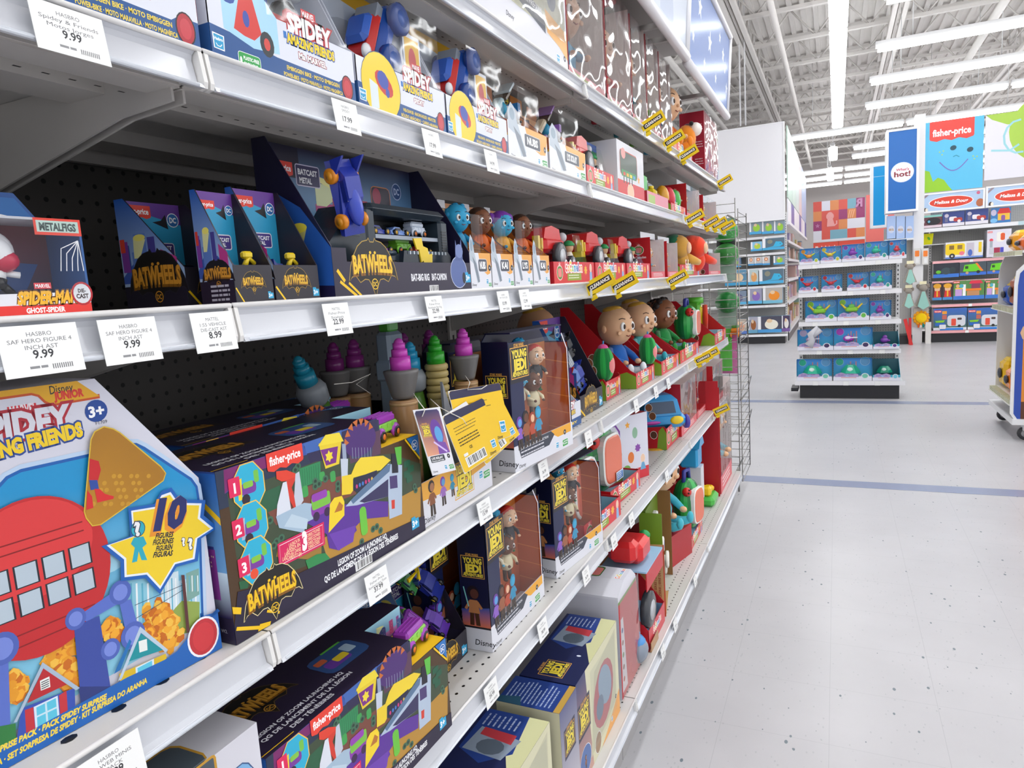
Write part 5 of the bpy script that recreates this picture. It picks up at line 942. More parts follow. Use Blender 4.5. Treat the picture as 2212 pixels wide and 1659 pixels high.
# ---------------------------------------------------------------- navy figure collection cartons (rows 4 and 5)
def navy_box(y, x, row, w, d, h, label, rz=0, figs=True):
    t = place('toy_package', label, 'toy box', y, x, row, rz, 'navy figure collection cartons'); m = MB(); hf = .052
    P = [(0, 0), (w, 0), (w, h * .86), (w - .03, h), (.02, h), (0, h * .94)]
    m.prism(P, d - .003, d, '14183A', 'y'); m.box((0, 0, 0), (w, d, .003), 'DCDCE4'); m.prism([(0, 0), (d, 0), (d, h * .94), (0, h * .94)], 0, .0025, '14183A', 'x'); m.prism([(0, 0), (d, 0), (d, h * .86), (0, h * .86)], w - .0025, w, '14183A', 'x'); m.box((.015, .002, h - .003), (w - .025, d, h), '14183A'); m.box((0, 0, 0), (w, .002, hf), 'DCDCE4'); m.box((0, 0, hf), (w * .2, .002, h * .93), '16204A')
    a, al, at, ab = faces(m, w, d, h)
    al.rect(0, 0, d, h * .94, '12163A', '0E1130'); al.poly([(0, .046), (d, .046), (d, h * .33), (0, h * .3)], 'C8603A', ['D8703E', 'D8703E', '2C4E9C', '2C4E9C']); al.rect(0, 0, d, .046, 'D9DAE2'); al.rect(0, .046, d, .004, '1A1A22'); jedi(al, d * .5, h * .62, d * .82); figure(al, d * .45, .052, .085, 'B87A4A', '5A3424', '1C1412', '4A2C1A'); al.line([(d * .12, .13), (d * .26, .09)], .0025, '8AD8D0'); disney(al, d * .4, .012, .012)
    ab.rect(.003, .0, w - .006, h * .86, 'A8441A', 'C87A3A'); ab.poly([(.01, h * .3), (w * .6, h * .8), (w * .3, h * .84), (.01, h * .8)], 'D8A860'); [ab.line([(w * .3, h * (.35 + .15 * i)), (w * .97, h * (.3 + .15 * i))], .003, 'C8622E') for i in range(3)]
    ai = Art(m, (w - .0028, d, 0), (0, -1, 0), (0, 0, 1)); ai.rect(.001, 0, d - .002, h * .85, 'C4601F', 'A84818'); [ai.line([(0, h * (.15 + .14 * i)), (d, h * (.12 + .14 * i))], .002, 'D8803A') for i in range(5)]
    a.rect(0, 0, w, hf, 'DFE0E8'); a.poly([(w * .4, hf), (w * .97, hf), (w * .97, hf * .62), (w * .72, hf * .62), (w * .64, hf * .8)], 'EDAA2C'); a.poly([(w * .06, hf), (w * .6, hf), (w * .66, hf * .8), (w * .56, hf * .45), (w * .1, hf * .45)], '343A48'); a.text('JEDI TEMPLE HEROES COLLECTION', w * .1, hf * .78, .005, 'E8E8EC', 'l', .02, fit=w * .45); a.lines(w * .1, hf * .64, w * .42, 2, .008, .003, 'D0D0D8')
    a.line([(w * .97, hf), (w * .97, h * .8), (w * .88, h * .93)], .004, 'E0E0E8'); age(a, w * .85, hf * .7, .006, '23232C', '+'); hasbro(a, w * .68, hf * .15, .013); plasticfree(a, w * .8, hf * .1, .026); disney(a, w * .06, hf * .1, .007)
    jedi(a, w * .16, h * .78, w * .27, bg='20202C'); [figure(a, w * (.1 + .1 * i), hf * .8, .07 + .008 * (i % 2), c, s_, h_) for i, (c, s_, h_) in enumerate((('8A5CC0', '5A9CDC', '6A3A9C'), ('9A5A3A', '6A3E2A', '1C1412'), ('B8492E', 'E8B894', '9C3A22'), ('2E8FB8', '3AA6CE', '2E8FB8')))]
    m.build('carton', CARD, t)
    if figs:
        for i, (fx, fz, sc, sk, ha, tp, lg, kd) in enumerate(((.36, .19, .075, '2C9FCB', '1E86B4', '2E8FB8', '2E8FB8', 2), (.33, .125, .075, '3AA6CE', '7A3AA8', 'E9DCC0', 'E9DCC0', 3), (.62, .16, .085, 'EDBE98', 'D8342A', '23232C', '2F6A3A', 4), (.55, .105, .085, '6A3E28', '2A1A14', 'E2D4B0', '4A2C1C', 2))):
            doll(t, sc, sk, ha, tp, lg, M=TM((w * fx, d * .5, fz), -.4), hairy=kd, mat_=SKIN, seated=False)
    window(t, w * .76, h * .74, w * .2, hf, .001, name='clear_window')
navy_box(1.213, -.578, 4, .262, .062, .278, 'tall navy figure carton with orange window, fourth shelf right of the hanging tags', -6)
navy_box(1.19, -.70, 4, .24, .062, .262, 'navy figure carton mostly hidden behind the front one on the fourth shelf', -4, False)
navy_box(1.118, -.607, 5, .268, .062, .278, 'tall navy figure carton standing forward on the fifth shelf', -0, True)
navy_box(1.475, -.612, 5, .27, .07, .262, 'leaning navy figure carton behind the other, beside the melon toys', -7)
navy_box(1.06, -.70, 5, .24, .062, .262, 'navy figure carton in shade left of the forward one on the fifth shelf', 0, False)
# ---------------------------------------------------------------- rest of row 4
t = place('toy_package', 'small white and blue tray with a red toy helicopter on the fourth shelf', 'toy box', 1.500, -.618, 4, -2); w, d, hb, hf = .205, .07, .165, .062; m = MB(); tray(m, w, d, hb * .6, hf, 'DCDEE8', 'C9CCD6', [(0, 0), (d, 0), (d, hf * .8), (d * .3, hb * .6), (0, hb * .6)]); a, al, at, ab = faces(m, w, d, hb * .6); a.rect(0, 0, w, hf, 'DCDEE8'); a.rect(0, 0, w, hf * .35, '24538F'); spidey(a, w * .62, hf * .66, w * .4); a.text('SPIDEY', w * .62, .008, .006, 'F0D44A', 'c', .04, fit=w * .5); a.ell(w * .2, hf * .6, w * .14, hf * .5, 'F0D8C8', 16, ol='8FA6C4', t=.001); a.ell(w * .2, hf * .6, w * .07, hf * .35, 'C8504A', 12); hasbro(a, w * .04, .004, .012); al.rect(0, 0, d, hf * .3, '24538F')
m.box((.0, d - .012, 0), (w * .3, d - .010, hb), 'E6E6EA'); m.box((w * .1, d - .0125, hb * .3), (w * .27, d - .012, hb * .9), 'E0A028'); m.build('card_tray', CARD, t); m = MB(); m.ell((w * .26, .03, .115), (.028, .022, .026), 'D8261E', 12, 8); m.ell((w * .26, .01, .12), (.010, .004, .012), 'E8ECF2', 10, 6); m.tube([(w * .2, .03, .06), (w * .3, .03, .08)], .016, 'F0B81E', 8); m.tube([(w * .24, .03, .13), (w * .5, .03, .075)], .010, 'D8261E', 8); m.build('toy_helicopter', PLAS, t)
t = bw_small(1.757, -.632, .205, .125, .27, .06, 'tall dark tray with stacked silver, red and blue toy cars', '2A3A9C', None, 4, 0, False)
for i, (x, y, z, c, k, L) in enumerate(((.05, .075, .155, 'B9BEC6', 1, .075), (.125, .08, .185, '1C1C22', 0, .075), (.055, .05, .085, 'C8322C', 0, .085), (.10, .055, .09, '5A7CC4', 0, .085), (.15, .06, .095, '26379E', 0, .085))):
    m = MB(); X_ = Vector((.35, -.25, -.9)).normalized(); Z_ = Vector((-.3, -.85, .3)); Y_ = Z_.cross(X_).normalized(); Z_ = X_.cross(Y_); m.M = Matrix(((X_[0], Y_[0], Z_[0], x), (X_[1], Y_[1], Z_[1], y), (X_[2], Y_[2], Z_[2], z), (0, 0, 0, 1))); (van(m, L, c, '8A9098', '3A3A40') if k else car(m, L, c, '2A3550', hub='C9CBD0', fins=True)); m.build('toy_car', PLAS, t)
# baby dolls and plush melons in red trays
def red_tray(y, x, row, w, d, hb, hf, label, grp='red open trays of dolls on the fourth shelf', rz=0, gr=False):
    t = place('display_tray', label, 'tray', y, x, row, rz, grp); m = MB(); sd = [(0, 0), (d, 0), (d, hf), (d * .93, hf + .01), (d * .12, hb), (0, hb)]
    tray(m, w, d, hb * .5, hf, 'C01622', '9FC9E2', [(0, 0), (d, 0), (d, hf), (d * .93, hf + .01), (d * .12, hb), (0, hb)]); a, al, at, ab = faces(m, w, d, hb); red_front(a, w, hf, gr=True)
    sidepoly(al, d, sd, 'B9121E'); al.poly([(d, 0), (d, hf * .8), (d * .88, hf * 1.1), (d * .74, hf * .9), (d * .66, 0)], '7DA02E'); [al.ell(d * u, hf * v, .014, .016, c, 12, ol='F4ECE6', t=.0015) for u, v, c in ((.54, 1.6, '7A4A30'), (.42, 2.0, '8A5436'), (.56, .7, '5A3426'))]
    if gr: melon(al, d * .5, hb * .4, .016); al.text('CoComelon', d * .5, hb * .26, .008, 'F4DADA', 'c', .04, fit=.05)
    m.build('card_tray', CARD, t); return t
red_tray(2.275, -.612, 4, .26, .26, .285, .052, 'red doll tray with tall sloping side, left of the other doll trays')
red_tray(2.60, -.60, 4, .32, .26, .25, .052, 'red doll tray in the middle of the fourth shelf display')
red_tray(2.95, -.60, 4, .44, .26, .22, .055, 'red doll tray with dark-haired dolls, right of the middle one')
red_tray(3.72, -.575, 4, .4, .22, .24, .06, 'red tray with sloping melon-badge side at the far end of the fourth shelf', gr=True)
def plush(y, x, z, h, label, **k):
    t = thing('baby_doll', label, 'doll', (x, y, z), G + k.pop('rz', 0), 'baby dolls on the fourth shelf'); doll(t, h, **k); return t
plush(2.03, -.86, ROW[4] + .045, .27, 'pale bald baby doll in shade behind the tall dark car tray', skin='D9A47A', hair='D8A83A', top='3A8FC0', rz=-.3)
plush(2.42, -.72, ROW[4] + .022, .27, 'pale baby doll in blue and white shirt beside the tall red side', skin='E3B48C', hair='D9A63A', top='2A66B8', legs='E8EEF2', rz=-.4)
plush(2.76, -.72, ROW[4] + .022, .27, 'pale baby doll in turquoise pyjamas, right of the blue-shirted doll', skin='E3B48C', hair='D9A63A', top='5CC2C6', legs='3FA8B8', rz=-.4)
plush(2.95, -.80, ROW[4] + .03, .27, 'pale baby doll with red shirt behind the turquoise one', skin='E3B48C', hair='D9A63A', top='D83A2E', rz=-.4)
plush(3.16, -.72, ROW[4] + .022, .27, 'brown baby doll with black curls in green pyjamas, front one', skin='8A5638', hair='2A211E', top='2F8F4A', legs='3FA04A', hairy=2, rz=-.4)
plush(3.36, -.80, ROW[4] + .03, .25, 'brown baby doll with black curls behind the front curly one', skin='8A5638', hair='2A211E', top='2F8F4A', hairy=2, rz=-.4)
def melon_plush(y, x, z, r, label, grp=None, rz=0, body=True):
    t = thing('melon_plush', label, 'plush toy', (x, y, z), G + rz, grp); m = MB(); fruit_melon(m, (0, 0, r[2]), r); m.build('body', CLOTH, t)
    m = MB(); m.ell((0, -r[1] * .62, r[2] * .95), (r[0] * .68, r[1] * .42, r[2] * .62), 'E9898A', 16, 10); m.build('front_panel', CLOTH, t); m = MB(); m.ell((0, 0, r[2] * 1.92), (r[0] * .5, r[1] * .5, r[2] * .22), 'E9579C', 12, 6); m.tube([(0, 0, r[2] * 2.05), (r[0] * .2, 0, r[2] * 2.3)], .003, '3F8FC8', 5); m.build('topknot', CLOTH, t); return t
melon_plush(2.09, -.665, ROW[4] + .055, (.036, .034, .055), 'plush melon with pink cap on the small tray left of the tall red side', 'plush melons')
melon_plush(2.50, -.625, ROW[4] + .056, (.034, .032, .052), 'plush melon in the arms of the blue-shirted doll', 'plush melons')
t = red_tray(2.04, -.645, 4, .16, .09, .06, .058, 'small red tray under the plush melon', None)
# melon backpacks, cameras and bottles at the far end
def melon_case(y, x, z, r, label, grp, rz=0, handle='3A3F9C', bug=True):
    t = thing('melon_player', label, 'toy', (x, y, z), G + rz, grp); m = MB(); fruit_melon(m, (0, 0, r[2]), r); m.build('shell', PLAS, t)
    m = MB(); n = 14; sp = lambda k, q: ((r[0] * q) * math.copysign(abs(math.cos(k)) ** .5, math.cos(k)), (r[2] * q * .98) * math.copysign(abs(math.sin(k)) ** .6, math.sin(k)))
    for q, y_, c in ((.72, .80, 'F2F4F0'), (.66, .84, 'E87A5E')):
        P = [sp(2 * PI * i / 24, q) for i in range(24)]; m.loft([[(p[0], -r[1] * .3, r[2] + p[1]) for p in P], [(p[0], -r[1] * (y_ + .12), r[2] + p[1]) for p in P], [(p[0] * .94, -r[1] * (y_ + .16), r[2] + p[1] * .94) for p in P]], c)
    m.build('front_panel', PLAS, t)
    if bug:
        m = MB(); m.ell((-r[0] * .82, -r[1] * .45, r[2] * 1.62), r[0] * .27, 'D22A22', 12, 8)
        for k in range(7): m.ell((-r[0] * .82 - r[0] * .24 * math.cos(k * 1.1) * .9, -r[1] * .45 - r[0] * .2 * abs(math.sin(k * 1.3)), r[2] * 1.62 + r[0] * .18 * math.sin(k * 2.1)), r[0] * .06, '2A1414', 6, 5)
        m.build('ladybird_knob', PLAS, t)
    if handle: m = MB(); m.tube([(-r[0] * .4, 0, r[2] * 1.85), (-r[0] * .3, 0, r[2] * 2.3), (r[0] * .3, 0, r[2] * 2.3), (r[0] * .4, 0, r[2] * 1.85)], r[0] * .13, handle, 8); m.build('handle', PLAS, t)
    return t
melon_case(3.42, -.66, ROW[4] + .06, (.075, .06, .085), 'green melon backpack toy behind the clear cover, far end of the fourth shelf', None)
t = place('toy_camera', 'green and yellow toy with red strap at the far end of the fourth shelf', 'toy', 3.86, -.66, 4, 0, None, ROW[4] + .005); m = MB(); m.rbox((0, 0, 0), (.16, .1, .2), .012, 'E8C81E'); m.rbox((-.02, .01, .06), (.05, .1, .215), .012, '5FB83A'); m.lathe([(.05, 0), (.05, .03), (.04, .035)], '5FC03A', (.05, .05, .21), 14); m.build('body', PLAS, t); m = MB(); m.tube([(.03, -.01, .2), (.01, -.015, .13), (.02, -.01, .06)], .014, 'D8402A', 8); m.build('strap', CLOTH, t)
# ---------------------------------------------------------------- row 5: melon players, boxes, bus
def melon_tray(y, x, label):
    t = place('display_tray', label, 'tray', y, x, 5, -4, 'red trays under the melon players'); w, d, hf = .28, .16, .058; m = MB(); tray(m, w, d, hf, hf, 'C81A26', '9FCBE4', [(0, 0), (d, 0), (d, hf), (0, hf)]); a, al, at, ab = faces(m, w, d, hf); red_front(a, w, hf); al.rect(0, 0, d, hf, 'C01622'); m.box((w * .4, .02, hf), (w * .62, .0215, hf + .03), 'D8E4F0'); a2 = Art(m, (w * .4, .02, hf), (1, 0, 0), (0, 0, 1)); a2.rect(.004, .004, w * .22 - .008, .022, '3F7AC0'); a2.lines(.008, .02, .04, 3, .006, .003, 'E8F0F8'); m.build('card_tray', CARD, t)
melon_tray(1.69, -.613, 'red tray under the nearer green melon player on the fifth shelf'); melon_tray(2.0, -.633, 'red tray under the farther green melon player on the fifth shelf')
melon_case(1.80, -.70, ROW[5] + .016, (.10, .07, .118), 'large glossy green melon player with orange front, nearer one', 'green melon players on the fifth shelf', -.12, None)
melon_case(2.12, -.72, ROW[5] + .016, (.10, .07, .118), 'large glossy green melon player with orange front, farther one', 'green melon players on the fifth shelf', -.12, None)
t = place('toy_package', 'white and red carton printed with a handled melon toy and fruit shapes', 'toy box', 2.13, -.75, 5, -26); w, d, h = .31, .07, .235; m = MB(); card_box(m, w, d, h, 'E4E0E8', top='B4202A'); a, al, at, ab = faces(m, w, d, h); a.rect(0, 0, w, h, 'DCDCE8'); a.rect(0, 0, w, .04, 'D22E3A'); a.rect(w * .25, .012, w * .35, .022, '93A83C'); a.lines(w * .62, .034, w * .22, 3, .009, .004, 'F4DADA'); a.rect(w * .02, h * .62, w * .12, h * .12, 'C85A9A'); a.rect(w * .02, h * .2, w * .1, h * .3, 'A8C4DC'); 
a.ell(w * .38, h * .45, w * .17, h * .27, '5C9C3E', 20); a.rrect(w * .25, h * .24, w * .26, h * .4, .015, 'E98C92', 'F0F0F0', .002); a.line([(w * .24, h * .55), (w * .25, h * .8), (w * .34, h * .9), (w * .46, h * .9), (w * .52, h * .8), (w * .52, h * .55)], .008, '7A3A9C'); a.line([(0, h * .62), (w * .1, h * .74), (w * .24, h * .76)], .004, 'D8603A'); a.star(w * .66, h * .86, .014, 'F0A52A'); a.star(w * .82, h * .48, .016, '8A4AA8', 7, .7); a.ell(w * .78, h * .72, .014, .02, '8FB89A'); a.ell(w * .7, h * .36, .016, .02, 'E07A34'); a.ell(w * .62, h * .2, .02, .014, '6FAE4C'); a.ell(w * .16, h * .22, .012, .018, 'C8322C'); a.ell(w * .9, h * .3, .012, .016, 'F0CDB0', 12, ol='F4F4F4', t=.001); a.poly([(w * .85, .03), (w * .95, .03), (w * .92, h * .24), (w * .88, h * .24)], '6AA6CC'); m.box((w - .001, 0, 0), (w, d + .02, h), 'A07A5A'); m.build('carton', CARD, t)
t = red_tray(2.79, -.633, 5, .32, .12, .09, .088, 'red tray with melon badge under the blue toy car on the fifth shelf', None)
t = thing('toy_car', 'large blue round toy car with dark windows and yellow lamp, in the red tray', 'toy', (-.70, 2.93, ROW[5] + .07), G - 1.0); m = MB()
m.rbox((-.11, -.07, .0), (.11, .07, .06), .02, '3E9BD8'); m.loft([[(-.085, -.06, .055), (.085, -.06, .055), (.085, .06, .055), (-.085, .06, .055)], [(-.07, -.052, .12), (.07, -.052, .12), (.07, .052, .12), (-.07, .052, .12)], [(-.05, -.035, .14), (.05, -.035, .14), (.05, .035, .14), (-.05, .035, .14)]], '3E9BD8'); m.build('body', PLAS, t); m = MB(); m.prism([(-.06, .065), (.06, .065), (.05, .115), (-.05, .115)], -.062, -.054, '4A5A70', 'y'); m.build('window', PLAS, t)
m = MB(); m.ell((.06, -.07, .035), (.03, .01, .018), 'F0CE1E', 12, 8); m.build('lamp', PLAS, t); m = MB(); m.ell((-.05, -.07, .03), (.04, .006, .008), 'C84AB0', 12, 6); m.build('bumper', PLAS, t)
for sx in (-.065, .065): m = MB(); m.wheel((.112, sx * .6, .02), .03, .02, '4A3A9C', 'C8C4E0', 'x'); m.build('wheel', PLAS, t)
m = MB(); m.ell((-.01, -.03, .09), .018, 'E8B98E', 12, 8); m.ell((-.01, -.028, .105), (.018, .016, .010), 'C84A3A', 10, 6); m.build('toy_driver', SKIN, t)
red_box(2.87 + .17, -.622, .37, .16, .235, 5, 'tall red carton with wide clear window behind the blue toy car', 'tall red cartons on the fifth shelf', wrap=CRINK)
red_box(3.44, -.625, .30, .13, .225, 5, 'tall red carton with clear window, farther one on the fifth shelf', 'tall red cartons on the fifth shelf', wrap=CRINK)
red_box(3.78, -.6, .36, .13, .22, 5, 'clear-wrapped red carton at the far end of the fifth shelf', 'tall red cartons on the fifth shelf', wrap=CRINK)
# row 5 left: dark tray of vehicles, white mini figure box
t = bw_small(.965, -.655, .14, .12, .24, .05, 'dark tray with purple and blue toy cars and a yellow propeller on the fifth shelf', '26307C', None, 5, 0, False)
for (x, y, z, c, L, k) in ((.03, .07, .10, '8A3AA8', .08, 1), (.10, .06, .15, '23308A', .085, 0), (.09, .04, .08, '5A2FA0', .07, 0), (.05, .07, .175, '2F7A3C', .06, 0)):
    m = MB(); X_ = Vector((.6, -.3, -.74)).normalized(); Z_ = Vector((-.2, -.9, .3)); Y_ = Z_.cross(X_).normalized(); Z_ = X_.cross(Y_); m.M = Matrix(((X_[0], Y_[0], Z_[0], x), (X_[1], Y_[1], Z_[1], y), (X_[2], Y_[2], Z_[2], z), (0, 0, 0, 1))); (van(m, L, c, '7CC040') if k else car(m, L, c, '1E2A5A', fins=True)); m.build('toy_car', PLAS, t)
m = MB(); m.M = TM((.055, .045, .20), rx=.2); [m.prism([(.004 * math.cos(q + 1.57), .004 * math.sin(q + 1.57)), (.03 * math.cos(q - .15), .03 * math.sin(q - .15)), (.03 * math.cos(q + .15), .03 * math.sin(q + .15))], -.002, .002, 'F0CE1E', 'y') for q in (.4, 1.97, 3.54, 5.11)]; m.build('propeller', PLAS, t)
t = place('toy_package', 'white carton with gold-edged dark window, lower left beside the dark playset carton', 'toy box', .253, -.583, 5, 0); w, d, h = .262, .12, .243; m = MB(); card_box(m, w, d, h, 'D9D8E0'); a, al, at, ab = faces(m, w, d, h); a.rrect(.02, .02, w - .08, h - .021, .002, '4A555E', 'C8962E', .003); a.rect(.03, .03, w - .1, h - .1, '3A444E'); at.rrect(.02, .0, w - .08, .062, .014, 'C8962E'); at.rrect(.023, .0, w - .086, .059, .012, '4A555E'); at.line([(.023, .004), (w - .066, .004)], .0015, '8A949C'); a.ell(w - .03, h - .06, .019, .028, '7FB2DC', 14, ol='3A5A8A', t=.0015)
for i, s in enumerate(('4 EXCLUSIVE STYLES!', '4 EXCLUSIFS!', '4 STILI ESCLUSIVI', '4 ESTILOS')): a.text(s, w - .03, h - .05 - i * .009, .0055, 'F0F0F4', 'c', .04, fit=.032)
m.build('carton', CARD, t)
# ================================================================== BASE SHELF, RIGHT TO THE FLOOR
def ship_box(y, x, w, d, h, label, rot=0, face='win'):
    t = place('toy_package', label, 'toy box', y, x, 'b', rot, 'vehicle cartons on the bottom shelf'); m = MB(); card_box(m, w, d, h, '1B2450'); a, al, at, ab = faces(m, w, d, h)
    if face == 'win':
        at.rect(0, 0, w, d, '1A2352'); at.poly([(w * .3, 0), (w, 0), (w, d * .36), (w * .6, d * .3)], 'DCDCA8'); jedi(at, w * .16, d * .5, d * .5); at.poly([(w * .6, d * .2), (w, d * .3), (w, d * .95), (w * .55, d * .95), (w * .45, d * .55)], '22408C'); at.poly([(w * .52, d * .3), (w * .74, d * .2), (w * .8, d * .85), (w * .55, d * .9)], '8E9CAE'); at.ell(w * .62, d * .55, w * .08, d * .2, '5A6674', 12); at.poly([(w * .68, d * .3), (w * .78, d * .3), (w * .8, d * .8), (w * .72, d * .8)], 'C03A44'); at.lines(w * .82, d * .85, w * .15, 7, d * .08, d * .025, 'A9B8D8'); at.ell(w * .38, d * .25, .004, .006, 'D8E0EC', 10)
        a.rect(0, 0, w, h, 'D9D6B4'); a.poly([(0, 0), (w * .3, 0), (w * .2, h), (0, h)], '6A6E92', ['C89A8A', 'C89A8A', '2A3468', '2A3468']); jedi(a, w * .14, h * .6, w * .24, bg='2A2A44'); a.poly([(w * .25, h * .1), (w * .9, h * .2), (w * .95, h * .95), (w * .4, h * .85)], 'C9C6A6'); a.ell(w * .6, h * .5, w * .26, h * .3, 'B7656A', 18, rot=.7); a.ell(w * .64, h * .56, w * .14, h * .24, '8DA2B6', 16, rot=.7); a.ell(w * .5, h * .42, w * .09, h * .12, '6C7E92', 12); a.ell(w * .13, h * .18, w * .12, h * .14, '4A6CA8', 18, ol='E6E6EC', t=.0015); figure(a, w * .13, h * .1, h * .14, '8A5230'); a.ell(w * .42, h * .12, w * .07, h * .1, '9A7A5A', 14, ol='E6E6EC', t=.0015); a.poly([(w * .5, 0), (w, 0), (w, h * .26), (w * .7, h * .08)], 'E8A450'); hasbro(a, w * .76, h * .06, .012); age(a, w * .9, h * .24, .006, '23232C', '+')
    else:
        at.rect(0, 0, w, d, '22408C'); at.lines(w * .1, d * .9, w * .8, 12, d * .065, d * .022, '9FB2D8'); at.poly([(0, d * .6), (w * .3, d * .7), (w * .2, d), (0, d)], '2C5A74'); at.rect(0, 0, w, d * .1, 'C9A24A'); a.rect(0, 0, w, h, 'CFCBD0', '5A5E86'); jedi(a, w * .5, h * .66, w * .6, bg='2A2A44'); a.ell(w * .5, h * .2, w * .34, h * .14, '6A4A8C', 14); a.ell(w * .5, h * .2, w * .2, h * .1, '4A8CC0', 12)
        al.rect(0, 0, d, h, 'D8D4B0')
    m.build('carton', CARD, t)
    if face == 'win': window(t, w * .62, h * .8, w * .3, h * .12, -.001, name='clear_window')
ship_box(1.372, -.538, .325, .14, .262, 'tall vehicle carton with navy top and pale window side, under the 38.99 tag')
ship_box(1.262, -.535, .105, .15, .262, 'narrow navy vehicle carton left of the pale-windowed one', 0, 'text')
ship_box(.93, -.545, .30, .15, .262, 'navy vehicle carton with red ship print, lowest at the picture edge', 0, 'win')
# curved white ride-on carton with red front
t = place('toy_package', 'white curved-top carton with melon badge and red front on the bottom shelf', 'toy box', 1.745, -.545, 'b'); w, d, h = .20, .36, .33; m = MB()
P = [(0, 0), (w, 0), (w, h * .72), (w * .92, h * .9), (w * .7, h), (w * .3, h), (0, h * .92)]; m.prism(P, 0, d, 'E2E2EA', 'y'); a, al, at, ab = faces(m, w, d, h); a.poly([(0, 0), (w, 0), (w, h * .72), (w * .92, h * .86), (0, h * .86)], 'C8202C'); a.poly([(w * .05, h * .05), (w * .3, h * .05), (w * .2, h * .7), (w * .08, h * .7)], 'E4E0E4'); [a.ell(w * .14, h * (.15 + .11 * i), .008, .008, c, 10) for i, c in enumerate(('C8603A', '8A5230', '5A8A3A', '8A4A2E', '3A5A9C'))]; a.line([(0, h * .86), (w * .92, h * .86)], .008, '6FA03A'); at.o = Vector((w * .3, 0, h)); at.rect(0, 0, w * .4, d, 'DDDDE6'); at.rrect(.005, d * .2, .07, .055, .01, '3F7A34'); at.rrect(.012, d * .21, .055, .045, .008, 'E9837E'); coco(at, .04, d * .04, .07); al.rect(0, 0, d, h * .9, 'D8D8E2'); m.build('carton', CARD, t)
window(t, w, h * .9, 0, 0, -.004, CRINK)
t = place('toy_package', 'blue-lined red tray with red toy tractor and dark wheels on the bottom shelf', 'toy box', 2.02, -.535, 'b'); w, d, h = .22, .30, .07; m = MB(); tray(m, w, d, .30, h, 'C8202C', '8DB8DC', [(0, 0), (d, 0), (d, h), (d * .3, .3), (0, .3)]); a, al, at, ab = faces(m, w, d, .3); a.rect(0, 0, w, h, 'D2404A'); coco(a, w * .5, h * .5, w * .5); m.box((0, 0, .26), (w, .15, .265), '9CC4E2'); m.box((0, 0, .20), (w, .003, .26), 'C8202C'); m.build('card_tray', CARD, t)
m = MB(); m.rbox((.03, .02, .27), (.15, .13, .34), .015, 'D8262A'); m.rbox((-.02, .03, .29), (.05, .12, .36), .015, 'D8262A'); m.build('tractor_body', PLAS, t); m = MB(); m.wheel((.05, .012, .12), .06, .03, '3A3D42', 'B9BCC2'); m.build('wheel', PLAS, t); m = MB(); m.ell((.18, .05, .31), (.018, .018, .02), 'E9B98E', 12, 8); m.lathe([(.02, 0), (.02, .006), (.012, .016), (.002, .02)], '2F9E58', (.18, .05, .315), 12); m.lathe([(.016, 0), (.018, .03), (.008, .05)], 'A9B4C4', (.18, .05, .245), 10); m.build('capped_figure', SKIN, t)
t = place('toy_package', 'wooden-printed puzzle carton leaning open with red border text', 'toy box', 2.27, -.537, 'b', 10); w, d, h = .20, .24, .26; m = MB(); m.box((0, 0, 0), (.004, d, h), 'A87848'); m.box((0, d - .003, 0), (w, d, h * .95), 'B98A58'); m.box((0, 0, 0), (w, d, .004), 'C49A68'); al = Art(m, (0, d, 0), (0, -1, 0), (0, 0, 1)); al.rect(0, 0, d, h, 'B08252'); al.rect(d * .8, 0, d * .2, h, 'C49A68'); al.line([(d * .8, 0), (d * .8, h)], .004, 'C8402E'); al.line([(d - .002, 0), (d - .002, h)], .004, 'C8402E')
al.text('WOOD SERIES | SÉRIE EN BOIS', d * .88, h * .2, .008, '8A2A1E', 'l', .02, rot=G, fit=h * .6); al.text('HOLZSERIE | SERIE DE MADERA', d * .94, h * .2, .008, '8A2A1E', 'l', .02, rot=G, fit=h * .6); [al.line([(.003, h * (.12 + .1 * i)), (d * .78, h * (.14 + .1 * i))], .001, '9C7044') for i in range(8)]; coco(al, d * .28, h * .28, d * .4); m.build('carton', CARD, t)
for i, (x, z, r, c) in enumerate(((.05, .19, .03, 'E8E4DA'), (.10, .15, .034, 'E4E0D4'), (.14, .21, .028, 'EEE8DC'), (.12, .08, .03, 'D8C8A4'), (.17, .13, .026, 'E8D050'), (.06, .10, .028, 'E4DED0'))): m = MB(); m.wheel((x, -.008 + .01 * i, z), r, .012, c, '5A7AC0' if i == 2 else 'DCD6C8'); m.build('wooden_piece', PLAS, t)
t = place('toy_package', 'olive green carton with clear wrap and white toy pieces behind the wooden-printed one', 'toy box', 2.36, -.60, 'b', 4); m = MB(); card_box(m, .26, .02, .345, '6A8A24', y0=.02); m.box((-.02, -.04, .0), (-.017, .04, .345), '6A8A24'); m.box((.26, -.03, 0), (.263, .04, .345), '8A6038'); al = Art(m, (-.02, .04, 0), (0, -1, 0), (0, 0, 1)); al.rect(0, 0, .08, .345, '76992A'); m.build('carton', CARD, t)
for x, z in ((.04, .26), (.075, .27), (.11, .24)): m = MB(); m.rbox((x, -.01, z), (x + .02, .01, z + .05), .004, 'E8E6E0'); m.build('white_piece', PLAS, t)
t = thing('baby_doll', 'large pale baby doll in turquoise pyjamas behind the olive green carton, bottom shelf', 'doll', (-.68, 2.80, ROW['b'] + .13), G - .25); doll(t, .36, 'E9B98E', 'D9A63A', '4FB9CC')
m = MB(); m.box((-.1, -.1, -.13), (.1, .1, -.0), 'B01E28'); m.build('card_base', CARD, t)
melon_case(3.0, -.60, ROW['b'] + .06, (.075, .06, .115), 'green melon backpack toy with ladybird beside the doll on the bottom shelf', None, -.2)
red_tray(2.86, -.565, 'b', .30, .13, .08, .055, 'red tray under the green melon backpack on the bottom shelf', None)
